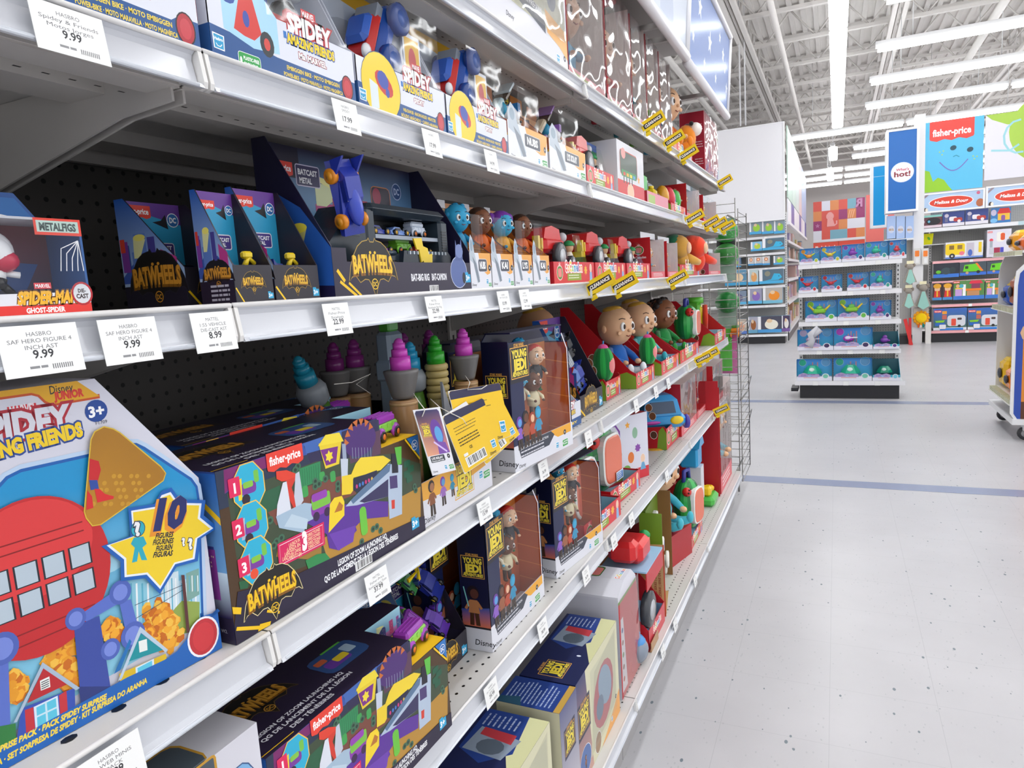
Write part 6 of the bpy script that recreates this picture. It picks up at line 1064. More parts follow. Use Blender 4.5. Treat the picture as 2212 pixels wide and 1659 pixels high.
t = place('toy_package', 'red panel toy display with blue-roofed playhouse and green base on the bottom shelf', 'toy box', 3.30, -.56, 'b', 0); w, d, h = .38, .28, .40; m = MB(); m.box((0, .12, 0), (w, d, .06), 'B41A26'); m.box((0, .20, 0), (.004, d, h), 'B41A26'); m.box((0, d - .003, 0), (w, d, h), '5C7A1E'); al = Art(m, (0, d, 0), (0, -1, 0), (0, 0, 1)); melon(al, .03, h * .6, .02); m.box((w, .0, 0), (w + .004, d, .62), 'B41A26'); m.build('carton', CARD, t)
m = MB(); m.rbox((.04, .05, .24), (.16, .14, .34), .01, '3AA6DC'); m.prism([(.03, .34), (.17, .34), (.10, .42)], .04, .15, '3AA6DC', 'y'); m.box((.06, .04, .07), (.14, .10, .24), 'E4E4EA'); m.build('playhouse', PLAS, t); m = MB(); m.rbox((.18, .0, .0), (.34, .1, .05), .015, '4FB84A'); m.rbox((.2, .02, .05), (.25, .07, .10), .01, 'F0C81E'); m.rbox((.28, .02, .05), (.33, .07, .08), .01, 'F0C81E'); m.build('green_base', PLAS, t); m = MB(); [m.ell((.22 + .03 * i, .09, .12), (.022, .008, .026), 'AEB2B8', 10, 6) for i in range(4)]; m.box((.2, .085, .07), (.34, .095, .11), 'AEB2B8'); m.build('grey_fence', PLAS, t)
red_box(3.72, -.56, .42, .2, .58, 'b', 'tall red wrapped carton at the far end of the bottom shelf', wrap=CRINK)
t = thing('toy_ball', 'grey and blue round wrapped toy lying at the front of the bottom shelf', 'toy', (-.56, 1.95, ROW['b'] + .045), 0); m = MB(); m.ell((0, 0, 0), (.04, .045, .044), '8792A0', 16, 10); m.build('wrapper', PLAS, t); m = MB(); m.ell((0, 0, .018), (.034, .038, .03), '4A90D0', 14, 8); m.tube([(0, 0, .04), (.01, 0, .055), (0, .005, .06)], .008, '4A90D0', 7); m.build('cap', PLAS, t)
m = MB(); m.box((-.03, -.05, 0), (.02, .045, .002), 'B58A62'); m.box((.02, -.05, 0), (.022, .045, .03), 'B58A62'); tag(m.build('cardboard_flap', CARD, None, (-.55, 2.07, ROW['b'] + .001)), 'torn brown cardboard flap at the front of the bottom shelf', 'cardboard')
# ================================================================== ROW 1 AND THE REST OF ROWS 2 AND 3
t = place('toy_package', 'grey and white carton with orange corner and glossy window, left on the top shelf', 'toy box', 1.15, -.59, 1); w, d, h = .53, .12, .30; m = MB(); card_box(m, w, d, h, 'DADAE2'); a, al, at, ab = faces(m, w, d, h); a.rect(w * .3, h * .22, w * .68, h * .7, 'C9C8AE', '9A9AA4'); a.poly([(w * .35, h * .38), (w * .4, h * .42), (w * .74, h * .3), (w * .74, h * .18), (w * .35, h * .3)], '454B5A'); a.text('THE CRIMSON FIREHAWK', w * .38, h * .3, .012, 'E8E8EC', 'l', .03, fit=w * .33); a.poly([(w * .74, h * .36), (w, h * .3), (w, h * .1), (w * .9, h * .16), (w * .76, h * .2)], 'EDB060'); disney(a, w * .34, h * .1, .01); hasbro(a, w * .86, h * .03, .02); age(a, w * .96, h * .1, .007, '3A3A48', '+'); a.ell(w * .6, h * .6, w * .14, h * .1, '8A8496', 14, rot=.5); a.ell(w * .82, h * .5, w * .06, h * .12, '7E8490', 12); m.build('carton', CARD, t); window(t, w * .66, h * .72, w * .32, h * .22, -.002, CRINK)
for i, (y, w, lb) in enumerate(((1.70, .30, 'first glossy wrapped red carton on the top shelf, next to the grey one'), (2.02, .26, 'second glossy wrapped red carton on the top shelf'), (2.30, .18, 'third glossy wrapped carton with white side panel on the top shelf'), (2.50, .18, 'fourth glossy wrapped carton on the top shelf'), (2.70, .19, 'last glossy wrapped red carton before the doll on the top shelf'))):
    t = place('toy_package', lb, 'toy box', y, -.595, 1, 0, 'glossy wrapped cartons on the top shelf'); d, h = .13, .34 - .004 * i; m = MB(); m.box((0, 0, 0), (.003, d, h), 'B01C2C'); m.box((0, d - .003, 0), (w, d, h), '7A6A64'); m.box((0, 0, 0), (w, d, .03), 'D8606A'); m.box((w - .003, 0, 0), (w, d, h), 'D2C8C4'); m.box((0, d * .7, h - .003), (w, d, h), '8A7470')
    a, al, at, ab = faces(m, w, d, h); a.rect(0, 0, w, .03, 'E0828A'); a.rect(w * .1, .004, w * .4, .018, 'A8B860'); al.rect(d * .5, h * .35, d * .35, h * .35, 'D8A0B0' if i != 2 else 'E4E4EA'); al.ell(d * .6, h * .28, .014, .018, '7A4A3A', 12); al.rect(d * .55, h * .75, d * .3, h * .12, 'E0A050'); ab.rect(0, 0, w, h, 'D8CCC4', 'B8ACA6'); m.build('carton', CARD, t)
    doll(t, .24, 'C9A084', 'C89A50', ('5A9CC0', 'C8404A', '4FA8B8', '7AB04A', '5A9CC0')[i], M=TM((w * .5, d * .55, .035), -.3), seated=False, mat_=SKIN); window(t, w, h - .01, 0, .005, -.004, CRINK); m = MB(); m.add([(-.0006, 0, 0), (-.0006, d, 0), (-.0006, d, h), (-.0006, 0, h)], [(0, 1, 2, 3)], 'FFFFFF'); m.build('side_wrap', CRINK, t)
t = place('toy_package', 'small red-edged package lying on top of the wrapped cartons', 'toy box', 1.95, -.62, 1, 0, None, ROW[1] + .345); m = MB(); m.rbox((0, 0, 0), (.3, .14, .05), .006, 'A8323C'); m.box((.03, -.001, .012), (.27, 0, .045), 'D8D0D2'); m.build('carton', CARD, t)
t = red_tray(2.93, -.60, 1, .42, .22, .26, .06, 'red tray holding a seated doll and orange toy on the top shelf', None, gr=True)
t = thing('baby_doll', 'pale baby doll sitting in the red tray on the top shelf', 'doll', (-.68, 3.16, ROW[1] + .035), G - .35); doll(t, .30, 'E3B48C', 'D9A63A', 'D8702A', 'F08A2A')
t = thing('plush_toy', 'orange and white plush toy leaning beside the doll on the top shelf', 'plush toy', (-.62, 3.32, ROW[1] + .055), G); m = MB(); m.ell((0, 0, .06), (.05, .045, .06), 'F0902A', 14, 8); m.ell((.02, -.04, .1), (.035, .03, .03), 'F4EDE4', 12, 8); m.ell((-.02, -.03, .12), .010, '2A2A2A', 8, 6); m.ell((.03, 0, .03), (.04, .04, .03), '3F9A5A', 12, 8); m.build('body', CLOTH, t)
t = place('toy_package', 'tall dark red carton with printed circles, last on the top shelf', 'toy box', 3.70, -.60, 1); w, d, h = .42, .12, .31; m = MB(); card_box(m, w, d, h, 'B02438'); al = Art(m, (0, d, 0), (0, -1, 0), (0, 0, 1)); [(al.ell(d * .32, h * (.2 + .27 * i), d * .2, d * .24, '8A6468', 14, ol='C8A0A4', t=.001), al.lines(d * .6, h * (.25 + .27 * i), d * .35, 3, .012, .004, 'E8C8CC')) for i in range(3)]; al.rect(d * .3, 0, d * .5, h * .08, '8FA63A'); m.build('carton', CARD, t); window(t, w, h, 0, 0, -.004, CRINK)
# keyboard boxes and small toys, row 2
t = place('toy_package', 'tall white and red toy keyboard carton with star print on the second shelf', 'toy box', 2.10, -.597, 2, 0); w, d, h = .32, .09, .165; m = MB(); card_box(m, w, d, h, 'DEDCE2'); a, al, at, ab = faces(m, w, d, h); a.rect(0, 0, w, h * .3, 'D22430'); a.rrect(w * .1, h * .42, w * .62, h * .42, .01, '3A4A44', 'C8402E', .003); a.rrect(w * .14, h * .38, w * .55, h * .12, .004, '2E8A50'); [a.rect(w * (.2 + .12 * i), h * .4, w * .08, h * .06, c) for i, c in enumerate(('D8402E', 'F0B02A', 'F0D83A', '4A9AD0'))]; a.ell(w * .22, h * .8, w * .08, h * .1, 'E89A94', 14); a.star(w * .78, h * .42, .016, 'F0A02A'); a.ell(w * .45, h * .12, w * .12, h * .16, 'EDC0A0', 16, ol='F4F0EE', t=.002); [a.rect(w * (.2 + .1 * i), h * .26, w * .03, h * .12, '1C1C1E') for i in range(4)]; m.build('carton', CARD, t)
t = place('toy_package', 'open green toy piano package left of the tall keyboard carton', 'toy box', 1.99, -.66, 2, 0); m = MB(); card_box(m, .24, .05, .15, '1F7A4A'); a = Art(m, (0, 0, 0), (1, 0, 0), (0, 0, 1)); a.rect(.02, .03, .14, .08, 'D8C8B0'); a.rect(.03, .05, .03, .04, 'F0C81E'); a.rect(0, .13, .24, .02, '4A6AB0'); m.build('carton', CARD, t)
t = place('display_tray', 'pink-red low tray of small green and yellow toys on the second shelf', 'tray', 2.47, -.60, 2); m = MB(); tray(m, .34, .14, .06, .05, 'C8303C', 'C8D8E4', [(0, 0), (.14, 0), (.14, .05), (0, .05)]); a = Art(m, (0, 0, 0), (1, 0, 0), (0, 0, 1)); a.rect(0, 0, .34, .05, 'E28A98'); a.rect(.02, .01, .1, .03, 'A8C060'); m.build('card_tray', CARD, t)
for i, (y, x, z, r, c, lb) in enumerate(((2.53, -.65, .06, (.04, .03, .055), '46B84A', 'green camera-shaped toy on the second shelf tray'), (2.66, -.63, .045, (.02, .02, .03), 'F0D02A', 'small yellow round toy on the second shelf tray'), (2.72, -.67, .06, (.03, .03, .045), 'B9BCC0', 'small grey toy behind the yellow one on the second shelf'))):
    t = thing('small_toy', lb, 'toy', (x, y, ROW[2] + z), G); m = MB(); m.rbox((-r[0], -r[1], -r[2] + .01), r, .008, c); m.build('body', PLAS, t); m = MB(); m.lathe([(r[0] * .5, 0), (r[0] * .5, .012)], c, (0, 0, r[2])); m.build('top', PLAS, t)
red_tray(2.86, -.60, 2, .30, .12, .075, .04, 'low red tray of bright plastic toys left of the red window boxes', None)
for y, x, c, lb in ((2.93, -.65, 'E0A01E', 'yellow rounded toy in the low red tray'), (3.0, -.64, 'D8263A', 'red dome toy in the low red tray'), (3.06, -.65, '7A4AC0', 'purple toy piece in the low red tray'), (3.12, -.64, '4AB84A', 'green cube toy in the low red tray')):
    t = thing('small_toy', lb, 'toy', (x, y, ROW[2] + .01), G); m = MB(); m.ell((0, 0, .06), (.035, .03, .05), c, 12, 8); m.build('body', PLAS, t); m = MB(); m.lathe([(.02, 0), (.016, .03)], c, (0, 0, .0)); m.build('base', PLAS, t)
# fruit plush dolls and pink tray, row 3
for y, x, c, c2, lb in ((3.18, -.64, 'D8A24A', '2E7A56', 'tan and dark green plush figure on the third shelf'), (3.38, -.60, 'E8482E', 'E8482E', 'orange-red plush figure reaching out on the third shelf')):
    t = thing('plush_toy', lb, 'plush toy', (x, y, ROW[3] + .01), G); m = MB(); m.ell((0, 0, .12), (.06, .05, .055), c, 14, 8); m.ell((0, .02, .135), (.062, .05, .045), c2, 14, 8); m.ell((.02, 0, .06), (.045, .04, .05), c, 12, 8); m.tube([(.04, -.02, .08), (.08, -.05, .06), (.11, -.07, .05)], [.022, .02, .014], c, 8); m.build('body', CLOTH, t); m = MB(); m.ell((0, -.045, .115), (.03, .012, .026), 'EDC09A', 12, 8); m.build('face_patch', CLOTH, t)
red_tray(3.0, -.60, 3, .48, .2, .07, .05, 'low red tray under the plush figures on the third shelf', None)
# ================================================================== PRICE LABELS
def price(px, py, row, price_, txt, lb, wd=.05, xf=XF, big=False):
    y = W3(px, py, X=xf)[1]; z = ROW[row]; hh = .040
    o = (xf + .0092, y - wd / 2, z - .0465); n = MB(); sk = .010
    t = thing('price_label', lb, 'price label', o, G); m = MB(); m.M = Matrix.Rotation(-.13, 4, 'X')
    m.loft([[(0, 0, 0), (wd, 0, 0), (wd, 0, hh), (0, 0, hh)], [(0, .0004, 0), (wd, .0004, 0), (wd, .0004, hh), (0, .0004, hh)]], 'EEEEEC'); m.M = Matrix(); R = Matrix.Rotation(-.13, 4, 'X')
    a = Art(m, (0, 0, 0), (1, 0, 0), tuple(R @ Vector((0, 0, 1)))); a.rect(0, 0, wd, hh, 'F0F0EE')
    for i, s in enumerate(txt): a.text(s, wd / 2, hh * (.78 - .13 * i) - (0 if len(txt) > 1 else 0), hh * .085, '6A6A6C', 'c', .0, fit=min(wd * .8, len(s) * wd * .052))
    a.text(price_, wd / 2, hh * .34, hh * .17, '2C2C30', 'c', .02); a.lines(wd * .3, hh * .14, wd * .25, 1, .004, hh * .05, '8A8A8C'); q = wd * .58
    while q < wd * .85: a.rect(q, hh * .1, .0008, hh * .1, '6A6A6C'); q += .0017
    m.build('paper', CARD, t)
H4 = ['HASBRO', 'SAF HERO FIGURE 4', 'INCH AST']
for args in ((75, 720, 3, '9.99', H4, '9.99 hero figure price label, farthest left on the third shelf', .062), (268, 700, 3, '9.99', H4, '9.99 price label in the middle of the nearest third shelf section', .056), (450, 690, 3, '8.99', ['MATTEL', '1:55 VEHICLE', 'DIE-CAST AST'], '8.99 die-cast price label just left of the shelf joint', .052), (720, 680, 3, '22.99', ['MATTEL', 'Fisher-Price', 'Batwheels'], '22.99 price label under the narrow dark trays'), (932, 660, 3, '32.99', ['MATTEL', 'Fisher-Price', 'Batwheels Bat Rig'], '32.99 price label under the big rig package'), (1082, 645, 3, '10.99', ['HASBRO', 'SW YOUNG JEDI'], 'price label under the LYS figure tray on the third shelf'), (1128, 640, 3, '12.99', ['HASBRO', 'SW YOUNG'], 'price label right of the figure trays on the third shelf'),
             (140, 55, 2, '9.99', ['HASBRO', 'Spidey & Friends', 'Motos Jorges'], '9.99 price label at the upper left on the second shelf', .062), (738, 232, 2, '17.99', ['HASBRO', 'SPIDEY'], '17.99 price label under the scooter tray on the second shelf'), (925, 298, 2, '17.99', ['HASBRO'], 'glossy price label under the left car tray on the second shelf'), (1055, 345, 2, '14.99', ['HASBRO'], 'glossy price label under the right car tray on the second shelf'),
             (225, 1625, 4, '29.99', ['HASBRO', 'SAF WEB MINIS', '10 PACK'], 'MINIS price label at the lower left of the fourth shelf', .06), (808, 1262, 4, '37.99', ['MATTEL', 'Fisher-Price', 'Batwheel Legion Zoom'], '37.99 price label under the dark playset carton'), (1040, 1098, 4, '15.99', ['HASBRO', 'SW YOUNG JEDI', 'TRAINING SABER'], '15.99 price label under the hanging tags'), (1168, 1005, 4, '36.99', ['HASBRO', 'SW YOUNG'], '36.99 price label under the navy figure carton on the fourth shelf'), (1266, 938, 4, '12.99', ['MATTEL'], 'price label left of the fourth shelf joint'), (1370, 868, 4, '9.99', ['JAZ'], 'price label under the left red doll tray'), (1413, 838, 4, '24.99', ['JAZ'], 'price label under the middle red doll tray'), (1440, 818, 4, '19.99', ['JAZ'], 'price label right of the one under the middle doll tray'),
             (1057, 1522, 5, '39.99', ['HASBRO', 'SW YOUNG JEDI', 'CRIMSON'], '39.99 price label at the lower edge, nearest on the fifth shelf'), (1168, 1378, 5, '38.99', ['HASBRO', 'STAR WARS EPIC'], '38.99 price label below the forward navy figure carton'), (1262, 1255, 5, '36.99', ['HASBRO', 'SW YOUNG'], '36.99 price label on the fifth shelf, left of its joint'), (1322, 1170, 5, '49.99', ['JAZ'], 'price label just right of the fifth shelf joint'), (1360, 1122, 5, '49.99', ['JAZ'], 'price label under the farther melon player'), (1437, 1022, 5, '16.99', ['JAZ'], 'price label under the blue toy car on the fifth shelf')): price(*args)
for px, py, lb in ((1428, 1400, 'price label on the bottom shelf nearest the camera'), (1455, 1342, 'price label on the bottom shelf below the wooden-printed carton'), (1498, 1240, 'price label on the bottom shelf below the doll')): price(px, py, 'b', '29.99', ['JAZ'], lb, .05, XFB)
# clearance flags
def clearance(px, py, label, row, up=0, sz=.082):
    y = W3(px - 14, py + 14, X=XF + .01)[1]; p = W3(px, py, Y=y)
    t = thing('clearance_tag', label, 'sign', p, 0, None); m = MB(); an = .45; w, h = sz, sz * .46; R = Matrix.Rotation(-an, 4, 'Y'); m.M = R
    m.rbox((-w / 2, 0, -h / 2), (w / 2, .0012, h / 2), .006, 'F0CC1A'); m.rbox((-w / 2 + .002, 0, -h / 2 - .012), (-w / 2 + .02, .001, -h / 2 + .006), .002, 'F0CC1A'); m.M = Matrix(); u = R @ Vector((1, 0, 0)); v = R @ Vector((0, 0, 1)); o = u * (-w / 2) + v * (-h / 2)
    a = Art(m, tuple(o), u, v, eps=.00003, lift=.0004); a.rrect(w * .04, h * .06, w * .92, h * .88, .005, 'F2CE1C'); a.rrect(w * .09, h * .3, w * .82, h * .42, .002, '2A211C'); a.text('CLEARANCE', w * .5, h * .4, h * .24, 'F4F0E8', 'c', .05, fit=w * .72, shear=.15); m.build('yellow_card', CARD, t)
    m = MB(); q = R @ Vector((-w / 2 + .01, .002, -h / 2)); m.box((XF + .002 - p[0], -.001, ROW[row] - .042 - p[2]), (XF + .008 - p[0], .012, ROW[row] - .02 - p[2]), 'D8D8D0'); m.tube([(XF + .006 - p[0], .005, ROW[row] - .03 - p[2]), tuple(q)], .0016, 'DAD6B8', 5); m.build('clip', PLAS, t)
for a_ in ((1295, 612, 'yellow CLEARANCE flag, left of the overlapping pair on the third shelf', 3), (1347, 612, 'yellow CLEARANCE flag, right of the overlapping pair on the third shelf', 3), (1463, 601, 'single yellow CLEARANCE flag under the red window boxes on the third shelf', 3), (1410, 263, 'yellow CLEARANCE flag, leftmost of the four on the top shelf', 1), (1455, 301, 'yellow CLEARANCE flag, second on the top shelf', 1), (1486, 331, 'yellow CLEARANCE flag, third on the top shelf', 1), (1565, 391, 'yellow CLEARANCE flag at the very end of the top shelf', 1), (1500, 469, 'yellow CLEARANCE flag, leftmost of the four on the second shelf', 2), (1536, 480, 'yellow CLEARANCE flag, second on the second shelf', 2), (1553, 483, 'yellow CLEARANCE flag, third on the second shelf', 2), (1571, 489, 'yellow CLEARANCE flag, last on the second shelf', 2), (1519, 774, 'large yellow CLEARANCE flag on the fourth shelf', 4), (1535, 764, 'yellow CLEARANCE flag partly behind the large one on the fourth shelf', 4), (1558, 885, 'yellow CLEARANCE flag at the end of the fifth shelf', 5)): clearance(*a_)
# ================================================================== WIRE RACK ON THE END OF THE SHELVING
t = thing('wire_rack', 'chrome wire grid rack on the far end of the long shelving', 'rack', (0, 0, 0)); ya, yb2 = 4.27, 4.68
for x in (-.98, -.56):
    for z in (.16, 1.7): m = MB(); m.tube([(x, 4.2, z), (x, 4.68, z)], .006, '9A9894', 6); m.build('mounting_arm', CHROME, t)
for x in (-.97, -.56): m = MB(); m.tube([(x, 4.45, 0), (x, 4.45, .16)], .006, '9A9894', 6); m.build('foot', CHROME, t)
def grid(name, pts0, du, nu, z0, z1, step, r=.0022):
    m = MB(); o = Vector(pts0); du = Vector(du)
    for i in range(nu + 1): p = o + du * (i / nu); m.tube([(p.x, p.y, z0), (p.x, p.y, z1)], r * 1.3, '9A9894', 5)
    z = z0
    while z <= z1 + .001: m.tube([(o.x, o.y, z), (o.x + du.x, o.y + du.y, z)], r, '9A9894', 4); z += step
    m.build(name, CHROME, t)
grid('side_grid', (-.99, ya, 0), (.46, 0, 0), 3, .12, 1.80, .05)
grid('front_grid', (-.515, ya, 0), (0, yb2 - ya, 0), 1, .12, 1.74, .05)
grid('far_grid', (-.99, yb2, 0), (.475, 0, 0), 4, .12, 1.74, .05)
for z in (.40, .62, .98): 
    m = MB(); [m.tube([(-.97 + .05 * i, ya, z), (-.97 + .05 * i, yb2, z)], .0018, '9A9894', 4) for i in range(10)]; m.tube([(-.52, ya, z), (-.52, yb2, z), (-.50, yb2, z + .09), (-.50, ya, z + .09)], .003, 'B9B7B4', 5, closed=True); m.build('wire_basket', CHROME, t)
for z, c, k, lb in ((1.62, '2F9C3A', 1, 'green bubble-packed toy hanging highest in the wire rack'), (1.49, '3A8A3C', 1, 'green bubble pack under the highest one in the wire rack'), (1.20, '1F7A34', 1, 'dark green domed toy pack in the middle of the wire rack'), (.92, '5FC24A', 0, 'lime and pink strip pack low in the wire rack')):
    q = thing('hanging_toy_pack', lb, 'toy', (-.60, 4.40, z), 0); m = MB()
    if k: m.ell((0, 0, 0), (.075, .06, .065), c, 16, 10)
    else: m.box((-.05, 0, -.14), (.02, .012, .12), c)
    m.build('toy', PLAS, q); m = MB(); m.box((-.06, .03, -.16), (.05, .032, .08), '9FB8A8' if k else 'D86AA8'); m.build('backing_card', CARD, q); m = MB(); m.lathe([(.05, -.15), (.06, -.06), (.075, 0)], 'FFFFFF', n=12); m.build('clear_bubble', CLEAR, q)
q = thing('toy_car', 'orange toy car on a wire rack shelf at the end of the aisle', 'toy', (-.56, 4.42, .985), G); m = MB(); van(m, .11, 'E8892A', 'C86A1A'); m.build('body', PLAS, q); m = MB(); m.rbox((-.02, -.02, .056), (.02, .02, .075), .004, '3FA04A'); m.build('roof_load', PLAS, q)
# ================================================================== BACKGROUND: END DISPLAY OF OCEAN TOYS
def fixture(name, label, x0, x1, yf, zs, top, depth, lip='E4E3E6', back=True, kick=.155, post=True, topdeck=False, lipcols=None):
    t = thing(name, label, 'shelving', (x0, yf, 0), 0); w = x1 - x0; m = MB(); m.box((.02, .03, 0), (w - .02, depth, kick), '242428'); m.build('kick_plate', METAL, t)
    if back: m = MB(); m.box((.01, depth, .05), (w - .01, depth + .02, top), 'CFCDCA'); m.build('back_panel', PEGL, t)
    if post:
        for x in (.0, w - .035):
            m = MB(); m.box((x, depth - .05, 0), (x + .035, depth + .03, top + .02), 'E2E1E0'); z = kick + .1
            while z < top: m.box((x + .012, depth - .052, z), (x + .022, depth - .05, z + .018), '2A2A2C'); z += .045
            m.build('upright_post', METAL, t)
    for i, z in enumerate(zs):
        b_ = i == 0; f = 0 if b_ else .03; m = MB(); m.box((.02 - (.03 if b_ else 0), f + .003, z - .012), (w - .02 + (.03 if b_ else 0), depth, z), 'E0DFDE'); s = m.build('shelf', METAL, t)
        m = MB(); c = (lipcols or {}).get(i, lip); m.prism([(f, z), (f + .004, z), (f + .004, z - .045), (f - .006, z - .045)], .01 - (.04 if b_ else 0), w - .01 + (.04 if b_ else 0), c, 'x'); m.build('shelf_edge', GLOSSW, s)
        for k in range(3): x = w * (.15 + .3 * k) + .04 * (i % 2); m = MB(); m.box((x, f - .009, z - .046), (x + .05, f - .006, z - .004), 'F2F2F0'); m.build('price_ticket', CARD, s)
    return t
OZ = [.19, .515, .815, 1.12, 1.415]
fixture('display_shelving', 'white end display of boxed ocean toys standing on a black base', -.375, .60, 7.95, OZ, 1.44, .45)
ORN = ('ocean toy boxes', )
def ocean(x, z, w, h, d, c1_, c2_, label, kind=0, slant=False, yf=7.975):
    t = thing('toy_package', label, 'toy box', (x, yf, z + .001), 0, None); m = MB(); d = d if slant else .085
    if slant: tray(m, w, d, h, h * .3, '46B6D0', '2C6A78', [(0, 0), (d, 0), (d, h * .3), (0, h)])
    else: m.box((0, d - .003, 0), (w, d, h), '1E78A8'); m.box((0, 0, 0), (.003, d, h), '1A6A9A'); m.box((w - .003, 0, 0), (w, d, h), '1A6A9A'); m.box((0, 0, 0), (w, d, h * .2), 'E4E4F0'); m.box((0, d * .7, h - .003), (w, d, h), '3A9AD0')
    a, al, at, ab = faces(m, w, d, h); ab.eps = a.eps = .0001
    if not slant:
        ab.rect(0, 0, w, h, '2CBCD4', '3E8CE4'); [ab.rect(w * (.36 + .07 * i), h * .3, w * .035, h * (.42 + .12 * (i % 2)), 'C08A9A') for i in range(4)]; ab.ell(w * .16, h * .82, w * .1, w * .1, c1_, 14, ol='A9CCE0', t=.003); ab.ell(w * .82, h * .84, w * .12, w * .12, '5A9CCC', 14, ol='A9CCE0', t=.003)
    a.rect(0, 0, w, h * .17, 'E6E6F2'); a.rect(w * .2, h * .13, w * .4, h * .025, 'E09080'); a.poly([(w * .04, h * .17), (w * .06, h * .3), (w * .2, h * .38), (w * .34, h * .32), (w * .5, h * .38), (w * .64, h * .3), (w * .66, h * .17)], 'B9A6D0'); a.ell(w * .36, h * .25, w * .08, h * .06, 'B4DCF4', 12); a.lines(w * .12, h * .28, w * .46, 2, h * .06, h * .03, '8A6CB8')
    a.ell(w * .82, h * .22, w * .1, h * .13, 'E8E8F0', 12); a.ell(w * .82, h * .22, w * .075, h * .10, c2_, 12); m.build('carton', CARD, t)
    m = MB(); q = min(w, h * 1.4)
    m.M = TM((w * .45, d * .5, h * .5))
    if kind == 0: m.ell((0, 0, 0), (q * .16, q * .12, q * .09), c1_, 12, 8); m.tube([(-q * .05, 0, 0), (-q * .28, 0, q * .16)], [q * .07, q * .02], c1_, 7); m.tube([(q * .05, 0, 0), (q * .3, 0, q * .14)], [q * .07, q * .03], c2_, 7)
    elif kind == 1: m.ell((0, 0, 0), (q * .17, q * .13, q * .13), c1_, 12, 8); m.ell((q * .02, 0, q * .14), (q * .1, q * .08, q * .1), c1_, 12, 8); m.ell((q * .16, 0, -q * .02), (q * .09, q * .08, q * .05), c1_, 10, 6)
    elif kind == 2: m.rbox((-q * .2, -q * .1, -q * .08), (q * .2, q * .1, q * .08), q * .04, c1_); m.ell((0, 0, q * .1), (q * .11, q * .09, q * .09), c2_, 12, 8); [m.tube([(s * q * .15, 0, 0), (s * q * .34, 0, q * .2)], [q * .05, q * .025], 'F0D030', 7) for s in (-1, 1)]
    elif kind == 3: m.lathe([(q * .3, -q * .12), (q * .26, -q * .02), (q * .16, q * .12), (q * .12, q * .15)], c1_, n=6, smooth=False, sy=.6); m.ell((-q * .02, -q * .1, q * .0), (q * .1, q * .05, q * .08), 'D8F0E8', 10, 6)
    elif kind == 4: m.rbox((-q * .24, -q * .12, -q * .08), (q * .08, q * .12, q * .1), q * .06, c1_); m.rbox((-q * .16, -q * .13, q * .02), (q * .2, q * .06, q * .06), q * .02, 'E8E4F0'); m.ell((-q * .1, -q * .1, q * .04), (q * .1, q * .05, q * .06), 'E8D8F4', 10, 6)
    m.build('ocean_toy', PLAS, t)
    if not slant: window(t, w * .96, h * .78, w * .02, h * .2, -.001, name='clear_window')
X8 = lambda q: -.375 + (q - 245) / 1610 * .965
Y5 = OZ[4]; K = 'ocean toy box '
for i, (a0, a1, hh, c1_, c2_, kd, lb) in enumerate(((285, 610, .165, 'F0A02A', 'B9C83A', 0, K + 'with orange flyer, first on the top shelf'), (618, 945, .17, 'E8C82A', 'C8C83A', 0, K + 'with yellow flyer, second on the top shelf'), (955, 1300, .175, '8A3AB0', '4A2A6A', 1, K + 'with purple toy on the top shelf'), (1310, 1655, .185, '2EB894', '3AA08C', 1, K + 'with green toy on the top shelf'), (1662, 1915, .185, 'D83A44', 'D8404A', 1, K + 'with pink-red round toy, last on the top shelf'))):
    ocean(X8(a0), OZ[4], X8(a1) - X8(a0), hh, .14, c1_, c2_, lb, kd)
for a0, a1, hh, c1_, c2_, kd, lb in ((265, 580, .17, 'DC2A38', 'C8303C', 0, K + 'with red toy, leftmost on the second shelf'), (632, 958, .175, 'DC2A38', 'C8303C', 0, K + 'with red toy, middle of three on the second shelf'), (1035, 1370, .18, 'DC2A38', 'C8303C', 0, K + 'with red toy, beside the green-toy box on the second shelf'), (1380, 1710, .185, '2EC0A0', '3AA08C', 1, K + 'with teal green toy on the second shelf')):
    ocean(X8(a0), OZ[3], X8(a1) - X8(a0), hh, .16, c1_, c2_, lb, kd)
for a0, a1, hh, c1_, c2_, kd, lb in ((370, 880, .215, '8ACC30', '6ABE4A', 2, K + 'with green-yellow vehicle, left one on the middle shelf'), (887, 1376, .225, '8ACC30', '6ABE4A', 2, K + 'with green-yellow vehicle, right one on the middle shelf'), (1386, 1705, .19, '9A3AB0', '4A2A6A', 1, K + 'with magenta toy, small one on the middle shelf')):
    ocean(X8(a0), OZ[2], X8(a1) - X8(a0), hh, .2, c1_, c2_, lb, kd)
for a0, a1, hh, c1_, c2_, kd, lb in ((240, 820, .215, 'B9A8C8', '3A2A5A', 4, K + 'draped in silvery wrap, left on the fourth shelf'), (828, 1430, .22, 'B83AC0', '3A2A5A', 4, K + 'with magenta vehicle, fourth shelf')):
    ocean(X8(a0), OZ[1], X8(a1) - X8(a0), hh, .22, c1_, c2_, lb, kd, yf=7.96)
ocean(X8(1438), OZ[1], .235, .16, .22, '8A4AB0', '5A3A8A', 'light blue open ocean tray with purple toy, right on the fourth shelf', 1, True, 7.96)
m = MB(); m.tube([(0, 0, 0), (.04, .01, .06), (.02, -.01, .12), (.09, .01, .2)], [.05, .03, .035, .015], 'C9C9CF', 9); m.tube([(.03, 0, .08), (.12, 0, .17)], [.02, .03], 'BDBDC4', 8); tag(m.build('crumpled_wrap', PLAS, None, (X8(420), 7.945, OZ[1] + .05)), 'crumpled silvery plastic wrap over the left ocean toy box', 'wrap')
